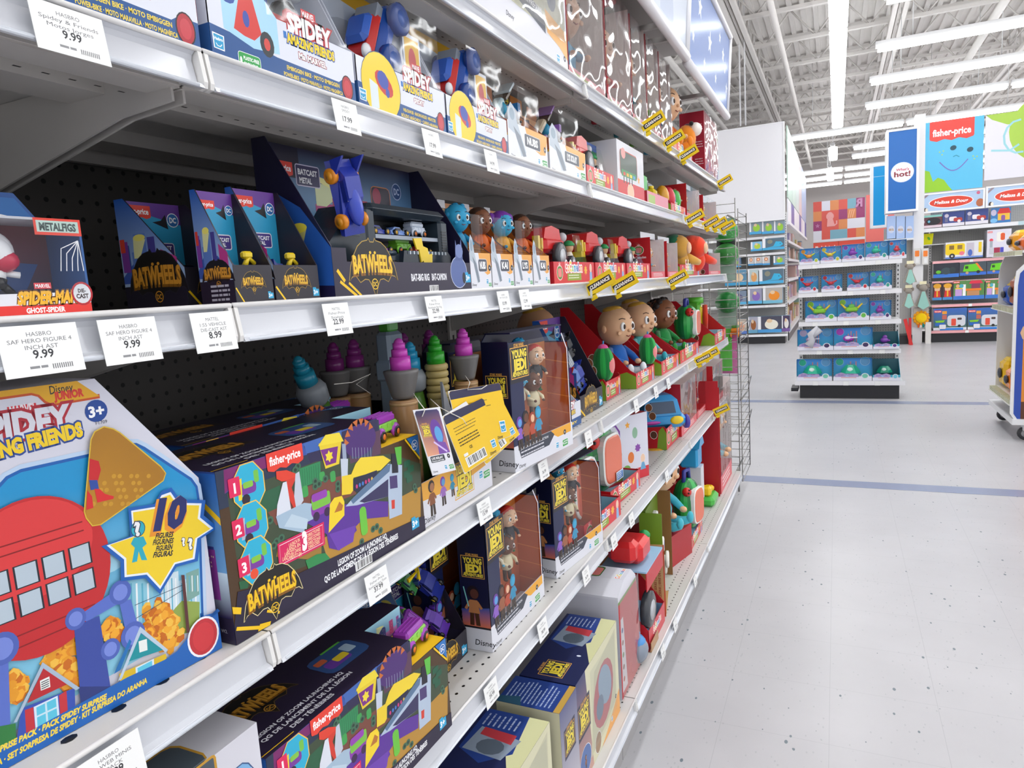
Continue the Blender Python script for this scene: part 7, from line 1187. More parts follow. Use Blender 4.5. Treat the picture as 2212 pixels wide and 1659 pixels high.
for a0, a1, hh, lb in ((225, 800, .225, K + 'with teal shell vehicle, left on the bottom shelf'), (822, 1425, .23, K + 'with teal shell vehicle, middle of the bottom shelf')):
    ocean(X8(a0), OZ[0], X8(a1) - X8(a0), hh, .24, '18B490', '7ACCB0', lb, 3, yf=7.955)
ocean(X8(1432), OZ[0], .25, .2, .24, '1A9A7A', '7ACCE0', 'light blue open ocean tray with dark green toy, right on the bottom shelf', 3, True, 7.955)
m = MB(); m.box((0, 0, 0), (.07, .25, .035), '26262A'); tag(m.build('base_foot', METAL, None, (-.445, 8.0, .07)), 'black foot poking out left of the ocean toy display', 'shelf foot')
# ================================================================== BACK AISLE, RIGHT: PINK-EDGED SHELVES
YF = 13.65; zz = lambda px, py: W3(px, py, Y=YF)[2]; xx = lambda px, py=600: W3(px, py, Y=YF)[0]
PZ = [zz(2040, 714), zz(2040, 658), zz(2045, 607), zz(2045, 563)]
XA = xx(2010, 740)
fixture('display_shelving', 'white shelving with pink edges at the back of the aisle', XA, XA + 3.3, YF, PZ, zz(2045, 563) + .45, .5, 'E8A0A4', kick=.22)
ZT = zz(2040, 491)
t = thing('upper_shelf', 'white upper shelf with pastel edge under the red oval signs', 'shelving', (xx(1988, 490), YF, ZT)); m = MB(); m.box((.0, 0, -.02), (3.6, .5, 0), 'E4E4E4'); m.build('board', METAL, t); m = MB(); m.box((0, -.006, -.06), (1.35, 0, 0), 'E8E8EA'); [m.box((1.35 + .25 * i, -.006, -.06), (1.6 + .25 * i, 0, 0), c) for i, c in enumerate(('BCD6DC', 'C8B9D8', 'BCD8BC', 'E0D8B0', 'BCD6DC', 'C8B9D8'))]; m.build('shelf_edge', GLOSSW, t); m = MB(); m.box((.2, .53, -.75), (3.6, .55, .4), 'C8C6C2'); m.build('back_panel', PEGL, t)
for x in (0.62, 1.9): m = MB(); m.box((x, .515, -.75), (x + .02, .529, .4), '8A8886'); m.build('panel_joint', METAL, t)
t = thing('column', 'white square column beside the pink-edged shelves', 'column', (xx(1980, 600), YF - .05, 0)); m = MB(); m.box((-.06, 0, 0), (.09, .2, 3.75), 'E6E5E6'); m.build('post', METAL, t); m = MB(); m.box((.13, -.1, 0), (.21, -.04, .36), 'DCDAD6'); m.build('lower_post', METAL, t)
def bpx(name, label, x0, y0_, x1, y1_, Yp=YF, d=.2, c='C8C8D0', cat='toy box', draw=None, grp=None, z=None):
    """background package: measured left, top, right, bottom pixels on the plane Y"""
    p = W3(x0, y1_, Y=Yp); q = W3(x1, y0_, Y=Yp); w = q[0] - p[0]; h = q[2] - p[2] - (W3(x1, y1_, Y=Yp)[2] - p[2]); h = W3((x0 + x1) / 2, y0_, Y=Yp)[2] - W3((x0 + x1) / 2, y1_, Y=Yp)[2]
    t = thing(name, label, cat, (p[0], Yp, z if z is not None else p[2]), 0, grp); m = MB(); m.box((0, 0, 0), (w, d, h), c); a = Art(m, (0, 0, 0), (1, 0, 0), (0, 0, 1), .0003, .001)
    if draw: draw(a, w, h)
    m.build('carton', CARD, t); return t, w, h
def bus(a, w, h): a.rect(0, 0, w, h, 'E4E4E8'); a.rect(0, 0, w, h * .1, '6A8AD0'); a.rrect(w * .0, h * .22, w * .52, h * .68, .03, 'F4D018'); a.rect(w * .1, h * .55, w * .13, h * .25, '8A6A2A'); a.rect(w * .32, h * .55, w * .13, h * .25, '9A7A3A'); a.ell(w * .18, h * .16, w * .08, w * .08, '303034', 14); a.ell(w * .18, h * .16, w * .03, w * .03, 'D8D8D8', 10); a.ell(w * .44, h * .3, w * .07, h * .12, 'F07A8A'); a.rect(w * .56, h * .1, w * .2, h * .8, 'C8C0CC'); a.ell(w * .66, h * .3, w * .06, h * .2, '4A6AC0'); a.rect(w * .88, h * .3, w * .08, h * .6, 'F0CC20')
def truck(a, w, h): a.rect(0, 0, w, h, '46525A'); a.rect(0, 0, w, h * .22, '3A70D0'); a.poly([(w * .12, h * .3), (w * .18, h * .8), (w * .6, h * .85), (w * .82, h * .5), (w * .84, h * .28)], '6CD020'); a.rect(w * .2, h * .5, w * .12, h * .2, '2A4A20'); a.poly([(w * .58, h * .9), (w * .66, h * .9), (w * .9, h * .3), (w * .8, h * .3)], 'F0802A'); a.ell(w * .28, h * .2, w * .06, w * .06, 'C8A080', 10); a.ell(w * .7, h * .24, w * .07, w * .07, '28282C', 12)
def house(a, w, h): a.rect(0, 0, w, h, '5A8A4A'); a.rect(0, 0, w, h * .2, '3A7AD0'); a.rect(w * .3, h * .2, w * .1, h * .6, 'F4F4F4'); a.rect(w * .06, h * .2, w * .22, h * .4, 'C8A0D8', None); a.rect(w * .06, h * .56, w * .24, h * .06, 'F0D030'); a.rect(w * .4, h * .45, w * .5, h * .12, 'F08020'); a.rect(w * .44, h * .2, w * .4, h * .24, 'C89060'); a.poly([(w * .5, h * .82), (w * .95, h * .82), (w * .88, h * .98), (w * .56, h * .98)], 'E0304A'); a.rect(w * .58, h * .57, w * .28, h * .25, '8A3A5A'); fisher(a, 0, h * .86, w * .2); a.ell(w * .14, h * .72, w * .06, h * .1, 'E8B080'); a.ell(w * .26, h * .72, w * .07, h * .1, '4AB0C0')
def camper(a, w, h): a.rect(0, 0, w, h, '486A3A', '3A6AC0'); a.rect(0, 0, w, h * .12, 'E8E8F0'); a.rect(w * .2, 0, w * .7, h * .1, '3A8AE0'); fisher(a, w * .02, h * .8, w * .22); a.rrect(w * .42, h * .18, w * .54, h * .5, .04, 'D8DAE0'); a.rrect(w * .54, h * .2, w * .14, h * .32, .01, 'E8503A'); a.rrect(w * .72, h * .46, w * .13, h * .1, .01, '4A3A3A'); a.ell(w * .78, h * .18, w * .05, w * .05, '222226', 12); a.poly([(w * .05, h * .44), (w * .35, h * .46), (w * .3, h * .36), (w * .08, h * .36)], '8AD02A'); a.rrect(w * .05, h * .2, w * .3, h * .14, .01, '2A6AC0'); a.rect(w * .26, h * .74, w * .14, h * .14, 'F0A030'); a.rrect(w * .26, h * .5, w * .14, h * .2, .005, 'C86A5A'); a.rrect(w * .18, h * .06, w * .2, h * .2, .01, 'E8E8EE', '3A3A4A', .004)
def dolly(a, w, h): a.rect(0, 0, w, h, '4A3230'); a.rect(0, 0, w, h * .16, '4A8AC8'); a.ell(w * .5, h * .66, w * .3, h * .2, 'F0C09A'); a.ell(w * .5, h * .82, w * .42, h * .14, 'E8A82A'); a.poly([(w * .15, h * .16), (w * .85, h * .16), (w * .78, h * .54), (w * .22, h * .54)], 'D8302E'); a.rect(w * .42, h * .2, w * .16, h * .34, 'F0B82A')
def kitchen(a, w, h): a.rect(0, 0, w, h, 'E0DCE8'); fisher(a, w * .02, h * .88, w * .2); a.ell(w * .18, h * .62, w * .08, h * .06, 'E84A5A'); a.rect(w * .12, h * .35, w * .12, h * .24, 'A8B0B8'); a.rrect(w * .4, h * .55, w * .3, h * .35, .02, 'F4F0E8'); a.rrect(w * .56, h * .6, w * .18, h * .26, .02, 'E05A2A'); a.rrect(w * .1, h * .1, w * .2, h * .24, .01, 'C8C8D0'); a.rect(w * .3, h * .1, w * .25, h * .24, 'A82A4A'); a.rect(w * .56, h * .1, w * .14, h * .24, '4A4AC0'); a.rect(w * .3, 0, w * .3, h * .1, '3AA0E0')
def dark(a, w, h): a.rect(0, 0, w, h, '2A2E38'); a.rect(0, 0, w, h * .25, '3A78D0'); a.ell(w * .5, h * .45, w * .2, h * .24, '3A4A50'); a.ell(w * .2, h * .4, w * .1, h * .12, '6AC030'); a.ell(w * .75, h * .5, w * .12, h * .2, '2E3A3E')
def redt(a, w, h): a.rect(0, 0, w, h, '3A4A8A'); a.rect(0, 0, w, h * .22, 'E4E0E8'); a.rrect(w * .3, h * .35, w * .35, h * .3, .02, 'E8E4E8'); a.rrect(w * .5, h * .3, w * .4, h * .26, .02, 'B8403A'); a.ell(w * .75, h * .32, w * .08, w * .08, 'F0E8E8', 10); a.ell(w * .18, h * .74, w * .1, w * .1, 'C8C0D0', 12); a.rect(w * .1, h * .3, w * .14, h * .3, '6A6A8A')
def blackt(a, w, h): a.rect(0, 0, w, h, '6A3A44'); a.rect(0, h * .84, w, h * .16, '8ACCC0'); a.rect(0, 0, w, h * .2, 'E0CCD4'); a.ell(w * .6, h * .5, w * .34, h * .3, '26242A', 20); a.ell(w * .4, h * .5, w * .06, h * .1, '6AB0C8'); a.ell(w * .1, h * .5, w * .1, h * .16, 'D8C8CC')
def cottage(a, w, h): a.rect(0, 0, w, h, '3A7AB8'); a.rect(w * .35, h * .2, w * .6, h * .45, 'F0C040'); a.poly([(w * .3, h * .62), (w, h * .62), (w * .9, h * .95), (w * .45, h * .95)], 'D8342E'); a.rrect(w * .52, h * .16, w * .2, h * .36, .02, '8A5AA0'); a.ell(w * .14, h * .7, w * .14, h * .2, 'C8C0D8'); a.ell(w * .15, h * .2, w * .18, h * .14, '7ABCE8')
L = []
bpx('toy_package', 'toy carton with yellow bus print on the pink-edged shelves', 2042, 524, 2124, 560, d=.25, draw=bus); bpx('toy_package', 'large toy carton with kitchen print right of the yellow bus', 2131, 497, 2185, 556, d=.25, draw=kitchen)
bpx('toy_package', 'blue open toy carton with dark vehicles left of the green trucks', 2016, 570, 2072, 601, draw=dark); bpx('toy_package', 'toy carton with green truck print, left of the two green truck cartons', 2073, 567, 2131, 596, draw=truck); bpx('toy_package', 'toy carton with green truck print, right one cut by the cart display', 2132, 565, 2185, 592, draw=truck)
bpx('toy_package', 'red-coated doll carton with yellow hat, left of the pair', 2014, 612, 2035, 649, draw=dolly); bpx('toy_package', 'red-coated doll carton with yellow hat, right of the pair', 2036, 611, 2058, 648, draw=dolly); bpx('toy_package', 'toy playset carton with red roof and orange beam', 2059, 607, 2127, 648, draw=house); bpx('toy_package', 'second playset carton with red roof, right by the cart display', 2128, 605, 2180, 645, draw=house)
bpx('toy_package', 'toy carton with white camper print, left one on the lowest pink shelf', 2016, 667, 2089, 714, d=.3, draw=camper); bpx('toy_package', 'toy carton with white camper print, right one on the lowest pink shelf', 2090, 666, 2162, 712, d=.3, draw=camper)
bpx('toy_package', 'dark oval toy in a pink carton on the upper shelf', 1988, 467, 2035, 494, draw=blackt); bpx('toy_package', 'carton with red toy vehicle, left of two on the upper shelf', 2036, 459, 2084, 490, draw=redt); bpx('toy_package', 'carton with red toy vehicle, right of two on the upper shelf', 2085, 454, 2135, 486, draw=redt); bpx('toy_package', 'carton with red-roofed yellow cottage print on the upper shelf', 2140, 450, 2184, 484, draw=cottage)
p = W3(1999, 529, Y=YF + .2); t = thing('fabric_bin', 'yellow storage bin with green leaf print behind the hanging toys', 'bin', p); m = MB(); m.loft([[(-.09, -.07, 0), (.09, -.07, 0), (.09, .07, 0), (-.09, .07, 0)], [(-.11, -.08, .18), (.11, -.08, .18), (.11, .08, .18), (-.11, .08, .18)]], 'E0DC28'); a = Art(m, (-.1, -.082, 0), (1, 0, 0), (0, 0, 1), .0003, .001); a.ell(.14, .1, .018, .03, '5AA838', rot=.5); a.ell(.03, .06, .02, .03, '4A9CA0'); m.build('bin_body', CLOTH, t)
m = MB(); m.box((-.15, -.1, -.012), (.32, .3, 0), 'DCDCDC'); tag(m.build('small_shelf', METAL, None, (p[0], p[1], p[2] - .001)), 'small white shelf board carrying the yellow bin', 'shelf')
# hanging goods panel between column and shelves
p0 = W3(1962, 745, Y=YF); p1 = W3(2008, 745, Y=YF); t = thing('hanging_display', 'grey pegboard bay with hooks for soft toys next to the white column', 'shelving', (p0[0], YF + .1, 0)); w = p1[0] - p0[0]; m = MB(); m.box((0, .3, .2), (w, .32, 1.95), 'B9B7B3'); m.build('back_panel', PEGL, t); m = MB(); m.box((0, .0, 0), (w, .3, .17), '2A2626'); m.build('kick_plate', METAL, t); m = MB(); m.box((0, -.02, .22), (w, .3, .25), 'E0DEDA'); m.build('shelf', METAL, t)
def blanky(px, py, s, label, hk=.5):
    p = W3(px, py, Y=YF - (.12 if hk > .3 else .32)); t = thing('comfort_blanket', label, 'soft toy', p, 0); m = MB(); m.ell((0, 0, -.06 * s), (.07 * s, .05 * s, .06 * s), '9A9288', 12, 8); [m.ell((q * .07 * s, 0, -.03 * s), (.03 * s, .02 * s, .04 * s), '8A7F74', 8, 6) for q in (-1, 1)]; m.build('animal_head', CLOTH, t)
    m = MB(); m.loft([[(.03 * s * math.cos(k * .785), .02 * math.sin(k * .785), -.1 * s) for k in range(8)], [(.09 * s * math.cos(k * .785) * (1.2 if k % 2 else .8), .04 * math.sin(k * .785), -.24 * s) for k in range(8)], [(.15 * s * math.cos(k * .785) * (1.2 if k % 2 else .7), .05 * math.sin(k * .785), -.38 * s) for k in range(8)]], 'A39C92'); m.build('blanket', CLOTH, t); m = MB(); m.prism([(-.02 * s, -.12 * s), (.02 * s, -.12 * s), (.09 * s, -.36 * s), (.0, -.42 * s), (-.08 * s, -.36 * s)], -.07, -.05, '9CCCC0', 'y'); m.build('teal_lining', CLOTH, t)
    m = MB(); m.box((-.05, -.01, 0), (.05, .0, .05), 'F0E8C0'); m.build('header_card', CARD, t); m = MB(); m.tube([(0, 0, .04), (0, hk, .05)], .004, 'A8A6A2', 5); m.build('hook', CHROME, t)
blanky(1994, 614, 1.0, 'grey and teal comfort blanket hanging right of the ocean toy display'); blanky(1966, 570, .8, 'grey and teal comfort blanket hanging high beside the white column', .2); blanky(1963, 622, .8, 'lower grey and teal comfort blanket beside the white column', .2)
p = W3(1990, 687, Y=YF - .12); t = thing('sun_rattle', 'yellow sun-shaped soft toy hanging on the grey pegboard', 'soft toy', p); m = MB(); m.ell((0, 0, 0), (.085, .035, .085), 'F4CC14', 18, 8); m.build('sun_face', CLOTH, t); m = MB(); [m.ell((.1 * math.cos(k * .524), .01, .1 * math.sin(k * .524)), (.028, .015, .028), 'F0A41E', 8, 6) for k in range(12)]; m.build('rays', CLOTH, t); m = MB(); [m.box((-.05 + .035 * i, 0, -.16), (-.025 + .035 * i, .004, -.08), c) for i, c in enumerate(('D8602A', 'F0E8E0', '1E8A80', 'E8F0F0'))]; m.build('ribbons', CLOTH, t); m = MB(); m.box((-.11, .035, -.14), (.11, .04, .17), 'C8BFB4'); m.build('backing_card', CARD, t)
p = W3(1968, 745, Y=YF - .35); t = thing('folding_stand', 'red folding stand leaning at the foot of the white column', 'stand', (p[0], p[1], 0)); m = MB(); m.box((-.02, 0, 0), (.03, .04, .45), 'D02E2E', Matrix.Rotation(-.22, 4, 'Y')); m.build('front_leg', PLAS, t); m = MB(); m.box((-.03, .1, 0), (.01, .14, .45), 'D02E2E', Matrix.Rotation(.0, 4, 'Y')); m.build('rear_leg', PLAS, t)
for i, (px, lb) in enumerate(((1981, 'small orange toy pack on a hook, left of the pair'), (1999, 'small orange toy pack on a hook, right of the pair'))): bpx('hanging_toy_pack', lb, px - 7, 537, px + 7, 572, YF - .1, .01, 'D8D6D2', 'toy', lambda a, w, h: (a.rrect(w * .15, h * .5, w * .7, h * .36, .01, 'F0802A'), a.rect(w * .3, h * .1, w * .5, h * .3, 'E8E8E8')), 'small orange toy packs on hooks')
# signs above
def board(name, label, pts, Yp, d, c, draw, cat='sign', frame=None):
    P = [W3(px, py, Y=Yp) for px, py in pts]; w = (P[1][0] - P[0][0] + P[2][0] - P[3][0]) / 2; h = (P[3][2] - P[0][2] + P[2][2] - P[1][2]) / 2; t = thing(name, label, cat, (P[0][0], Yp, (P[0][2] + P[1][2]) / 2)); m = MB()
    f = frame or 0; m.box((f, 0, f), (w - f, d, h - f), c); a = Art(m, (0, 0, 0), (1, 0, 0), (0, 0, 1), .0006, .001); draw(a, w, h); m.build('panel', CARD, t)
    if frame:
        m = MB(); m.box((0, -.012, 0), (w, d + .01, f), 'F2F2F4'); m.box((0, -.012, h - f), (w, d + .01, h), 'F2F2F4'); m.box((0, -.012, f), (f, d + .01, h - f), 'F2F2F4'); m.box((w - f, -.012, f), (w, d + .01, h - f), 'F2F2F4'); m.build('frame', METAL, t)
    return t
def fp(a, w, h): a.rect(0, 0, w, h, '5CC0E8'); a.poly([(0, 0), (w * .52, 0), (w * .46, h * .06), (w * .38, h * .16), (w * .28, h * .2), (w * .2, h * .15), (w * .14, h * .3), (0, h * .34)], '96CC28'); fisher(a, w * .13, h * .7, w * .72, 'E8463C'); a.rect(w * .13, h * .9, w * .72, h * .1, 'E8463C'); a.text('fisher-price', w * .49, h * .86, h * .085, 'FFFFFF', 'c', .04, fit=w * .62) if 0 else None; a.ell(w * .52, h * .6, w * .052, h * .034, '1E4A5A', rot=.3); a.ell(w * .79, h * .55, w * .052, h * .034, '1E4A5A', rot=.3); a.line([(w * .52, h * .475), (w * .57, h * .49), (w * .62, h * .465)], .012, '2A8AA8'); a.line([(w * (.3 + .46 * k / 10), h * (.42 - .14 * math.sin(PI * k / 10) + .0 * k)) for k in range(11)], .014, '7A6AC0'); [a.ell(w * x, h * y, .012, .012, 'A8D08A', 8) for x, y in ((.3, .56), (.36, .57), (.34, .52), (.84, .45), (.9, .44), (.86, .41))]
board('banner', 'light blue fisher-price banner with a smiling face and green corner', [(1989, 414), (2122, 408), (2128, 250), (1993, 265)], YF - .02, .02, '5CC0E8', fp)
def gb(a, w, h): a.rect(0, 0, w, h, 'E4E2EC'); a.ell(w * 1.0, h * .7, w * .62, h * .52, 'A8CC48', 26); a.poly([(0, h), (w * .1, h * .92), (w * .35, h * .82), (w * .6, h * .8), (w, h * .9), (w, h)], 'A8CC48'); a.line([(w * .1, h * .45), (w * .4, h * .42), (w * .55, h * .5)], .03, '9CD4DC'); a.line([(w * (.55 + .25 * math.cos(k * .5)), h * (.62 + .25 * math.sin(k * .5))) for k in range(3, 11)], .03, '9CD4DC'); a.rect(0, 0, w, h * .16, '4A4446') if 0 else None
board('banner', 'white banner with lime green shapes and pale blue line right of the blue one', [(2126, 386), (2262, 380), (2266, 232), (2131, 248)], YF - .02, .02, 'E4E2EC', gb)
def mel(a, w, h): a.rect(0, 0, w, h, 'B4CCE8'); a.ell(w * .48, h * .48, w * .35, h * .31, 'F0F2F6', 30); a.ell(w * .48, h * .48, w * .335, h * .27, 'E0452E', 30); a.text('Melissa & Doug', w * .48, h * .41, h * .16, 'FFFFFF', 'c', .03, fit=w * .52, shear=.25); a.ell(w * .93, h * .3, w * .06, h * .2, 'B86A44'); a.ell(w * .08, h * .14, .03, .04, '4A3A34'); a.ell(w * .1, h * .15, .02, .03, 'F0E8D8'); a.line([(w * .02, h * .7), (w * .12, h * .95)], .03, '9A8A94'); a.ell(w * .9, h * .8, .025, .025, 'D86A8A')
board('brand_sign', 'pale blue Melissa & Doug sign with red oval, the left and fully visible one', [(1988, 462), (2127, 449), (2129, 405), (1990, 420)], YF - .03, .04, 'B4CCE8', mel, frame=.025)
board('brand_sign', 'pale blue red-oval sign cut off by the right picture edge', [(2129, 449), (2270, 436), (2272, 389), (2131, 404)], YF - .03, .04, 'B4CCE8', mel, frame=.025)
def hot(a, w, h): a.rect(w * .08, h * .03, w * .84, h * .94, '1668B8'); a.ell(w * .5, h * .48, w * .34, h * .115, 'F4F0F4', 26, ol='C8D8F0', t=.008); a.text("What's", w * .5, h * .5, h * .028, 'C8506A', 'c', .03, fit=w * .4, shear=.2); a.text('hot!', w * .5, h * .43, h * .062, '8A2430', 'c', .03, fit=w * .5)
board('pillar_sign', "tall blue What's hot! sign box in a white frame above light blue boxes", [(1913, 462), (1980, 455), (1988, 272), (1913, 282)], 13.45, .35, '1668B8', hot, frame=.035)
board('pillar_sign', 'bright cyan tall sign in white frame behind the blue one', [(1880, 494), (1918, 490), (1920, 352), (1883, 355)], 16.2, .3, '189CDC', lambda a, w, h: (a.rect(0, 0, w, h, '0C9CE0'), a.rect(0, h * .8, w, .01, 'A8D8F0')), frame=.05)
for i, (x0, x1, lb) in enumerate(((1916, 1935, 'light blue narrow gift box, left of three under the blue sign'), (1936, 1955, 'light blue narrow gift box, middle of three under the blue sign'), (1956, 1974, 'light blue narrow gift box, right of three under the blue sign'))): bpx('gift_box', lb, x0, 467, x1, 516, 13.5, .14, '9CB4DC', 'toy box', lambda a, w, h: (a.rect(0, 0, w, h, 'A4BCE4'), a.ell(w * .5, h * .4, w * .36, h * .16, 'C8CCE0'), a.lines(w * .2, h * .4, w * .6, 2, h * .05, h * .03, 'B08A4A')))
t = thing('display_stand', 'white display stand holding three light blue gift boxes', 'shelving', (W3(1912, 516, Y=13.48)[0], 13.48, 0)); zs_ = W3(1940, 516, Y=13.48)[2]; m = MB(); m.box((0, 0, 0), (.42, .4, .15), '2A2A2C'); m.build('kick_plate', METAL, t); m = MB(); m.box((0, .38, .15), (.42, .4, zs_ + .2), 'D8D6D4'); m.build('back_panel', PEGL, t); m = MB(); m.box((0, 0, zs_ - .03), (.42, .38, zs_ - .001), 'E4E4E6'); m.build('shelf', METAL, t)
# ================================================================== BACK AISLE, LEFT: WHITE WALL SIGN AND TOY SHELVES
Y2 = 14.1; fx = lambda px: W3(px, 600, Y=Y2)[0]; X0 = -2.5; X1 = fx(1697)
LZ = [W3(1660, py, Y=Y2)[2] for py in (722, 659, 617, 578, 546, 510)]
t = fixture('toddler_shelving', 'white shelving of boxed toddler toys under the big blank white sign, behind the wire rack', X0, X1, Y2, LZ, 2.45, .5, kick=.16)
board('blank_sign', 'large blank white sign panel hanging above the toddler toy shelves', [(1500, 490), (1697, 476), (1699, 268), (1500, 284)], Y2 - .05, .06, 'E9E8EC', lambda a, w, h: a.rect(.02, .02, w - .04, h - .04, 'EDECF0'), frame=.02)
for X in (-1.62, -1.53): m = MB(); m.tube([(0, 0, 0), (0, 0, 2.3)], .014, 'E8E8EA', 6); tag(m.build('support_rod', METAL, None, (X, 14.08, 4.08)), 'white vertical rod holding the blank sign, %s of the pair' % ('left' if X < -1.6 else 'right'), 'rod')
def boxt(bg, bl, tc, kind=0):
    def f(a, w, h):
        a.rect(0, 0, w, h, bg); a.rect(0, 0, w, h * .2, bl); a.rect(0, h * .2, w * .14, h * .8, 'F0F0F4')
        if kind == 0: a.ell(w * .58, h * .5, w * .28, h * .3, tc); a.ell(w * .5, h * .72, w * .12, h * .12, 'E8C8A0')
        elif kind == 1: a.poly([(w * .2, h * .2), (w * .5, h * .3), (w * .62, h * .7), (w * .85, h * .66), (w * .95, h * .42), (w * .8, h * .24)], tc); a.ell(w * .82, h * .5, w * .02, w * .02, '2A2A30', 8); a.ell(w * .35, h * .7, w * .12, h * .18, '8A8A78')
        else: a.ell(w * .5, h * .66, w * .24, h * .2, tc, 9); a.ell(w * .5, h * .66, w * .14, h * .12, 'F0D8B0')
    return f
GR = boxt('8A9AA4', '4AA8DC', '9ACC3A'); WHL = boxt('5A7080', '4AB0E0', '3AB4E0', 1); FL = boxt('C8C4C0', '4A9CD8', 'D8602A', 2)
BX = [(1619, 1645, 480, 507, GR, 'green bell toy carton, leftmost on the top toddler shelf'), (1646, 1671, 479, 506, GR, 'green bell toy carton, middle on the top toddler shelf'), (1672, 1695, 478, 505, GR, 'green bell toy carton, rightmost on the top toddler shelf'), (1622, 1646, 523, 543, boxt('8AC0E0', '4AA8DC', 'B8D040'), 'small blue carton left of the upper blue whale toy'), (1647, 1694, 516, 541, WHL, 'carton with blue whale toy on the upper toddler shelf'), (1616, 1629, 556, 574, FL, 'red flower toy carton, leftmost of three'), (1630, 1646, 555, 573, FL, 'red flower toy carton, middle of three'), (1647, 1663, 554, 573, FL, 'red flower toy carton, rightmost of three'), (1671, 1694, 553, 572, GR, 'green toy carton right of the red flower cartons'),
      (1565, 1600, 559, 579, boxt('6A7A9A', '4AA8DC', '8AAA5A'), 'dim toy carton behind the wire rack on the flower shelf'), (1566, 1612, 585, 618, boxt('5A8AA8', '3A9AC8', 'E8C8A0'), 'giraffe-print toddler carton behind the wire rack'), (1616, 1638, 583, 616, boxt('B8C8C8', '4AA8DC', 'E0A060'), 'beige giraffe toddler carton left of the lower whale toy'), (1640, 1692, 583, 614, WHL, 'carton with blue whale toy on the lower toddler shelf'), (1616, 1646, 625, 657, boxt('9A9AB0', '5AB4E0', '8A6AB8'), 'carton with purple owl toy on the toddler shelves'), (1648, 1690, 623, 656, boxt('B8B0A8', '7AC0D8', 'F09020'), 'carton with red and orange bear toy on the toddler shelves'), (1565, 1612, 630, 660, boxt('7A8AA0', '5AB4E0', '5A5A80'), 'grey toddler carton behind the wire rack, fourth row'),
      (1580, 1613, 690, 722, boxt('C8B8A8', '5A7AC0', 'E0A080'), 'white and beige toddler carton at floor level behind the wire rack'), (1616, 1636, 685, 720, boxt('A8A8B8', '6AA8C8', '9A5A2A'), 'carton with brown dog toy on the lowest toddler shelf'), (1637, 1688, 684, 719, boxt('4A4A5C', '4A9CD8', 'EEE8D8'), 'carton with cream lamb toy on the lowest toddler shelf'), (1689, 1706, 682, 716, boxt('4A3A5A', '7A5AA0', 'E8E4E0'), 'purple carton at the right end of the lowest toddler shelf')]
for x0, x1, y0_, y1_, dr, lb in BX: bpx('toy_package', lb, x0, y0_, x1, y1_, Y2 + .01, .2, '7A9AB0', 'toy box', dr)
# long side of that unit going away
t = thing('gondola_shelving', 'long shelving side with green posters and pastel toys receding behind the blank sign', 'shelving', (X1 + .02, Y2 + .55, 0)); Lg = 9.0
m = MB(); m.box((-.6, 0, 0), (0.0, Lg, .16), '3A3A3E'); m.build('kick_plate', METAL, t); m = MB(); m.box((-.62, 0, .16), (-.58, Lg, 2.3), 'B9B6B4'); m.build('back_panel', PEG, t)
for z in (.2, .75, 1.2, 1.6, 1.95): m = MB(); m.box((-.58, 0, z - .02), (0, Lg, z), 'D8D4D4'); m.box((0, 0, z - .05), (.008, Lg, z), 'E0DEE2'); m.build('shelf', METAL, t)
for z0, z1, cols, nm in ((2.3, 2.75, ('EDEDF2', '5A5AA8', 'EDEDF2', 'EDEDF2', '6A6AB0', 'E8E0E8', 'EDEDF2', '5A5AA8'), 'label_strip'), (2.75, 4.1, ('B9D4C4', 'C4D8CC', 'D0DCD8', 'E0C8C8', 'A8B8DC', 'A8B8DC'), 'poster')):
    for i, c in enumerate(cols): k = Lg / len(cols); m = MB(); m.box((-.02, i * k + .02, z0), (.0, (i + 1) * k - .02, z1 - .02), c); m.build(nm, CARD, t)
m = MB(); m.box((-.03, 0, 2.24), (.03, Lg, 2.3), 'EFEFF2'); m.build('rail', METAL, t)
rg = random.Random(21)
for r_, (z, h) in enumerate(((.2, .45), (.75, .36), (1.2, .32), (1.6, .28), (1.95, .26))):
    for i in range(10):
        w = .5; y = .1 + i * .88; c = rg.choice(['C8A8C0', 'B89A8A', '9AB8B0', 'C89A7A', 'A8A0C8', 'D8B0A8', '8A9AA8', 'C8B87A', 'A87A6A']); hh = h * rg.uniform(.6, .95)
        if rg.random() < .12: continue
        q = thing('toy_package', 'pastel toy carton on the shelving side receding behind the blank sign', 'toy box', (X1 - .02 - rg.uniform(0, .08), Y2 + .55 + y, z + .001), G, 'pastel cartons on the receding shelving side'); m = MB(); m.box((0, 0, 0), (w, .25, hh), c); a = Art(m, (0, 0, 0), (1, 0, 0), (0, 0, 1), .0006, .001); a.ell(w * .5, hh * .5, w * .26, hh * .3, rg.choice(['E8D8D0', 'D8A070', '9A6AA8', '7AB0A8', 'F0E8E0'])); m.build('carton', CARD, q)
# ================================================================== FAR QUILT SIGN
YQ = 24.0; P0 = W3(1757, 521, Y=YQ); P1 = W3(1868, 511, Y=YQ); PT = W3(1757, 437, Y=YQ); w = P1[0] - P0[0]; h = PT[2] - P0[2]
t = thing('patchwork_sign', 'large patchwork sign of red, orange, teal and purple squares with a dog outline', 'sign', (P0[0], YQ, P0[2])); m = MB(); m.box((0, 0, 0), (w, .1, h), 'C8C4C4'); a = Art(m, (0, 0, 0), (1, 0, 0), (0, 0, 1), .001, .002); R_, O_, T_, P_, W_ = 'D8584A', 'DC8A52', '7AAAB8', '9A3A6C', 'DCDAE0'
rows = [[(R_, 1), (W_, 1), (O_, 1), (R_, 1), (T_, 1), (P_, 1)], [(O_, 1), (R_, 2), (P_, 1), (O_, 1), (P_, 1)], [(P_, 1), (R_, 2), (O_, 1), (W_, 2)], [(W_, 1), (R_, 1), (T_, 2), (R_, 1), (O_, 1)]]
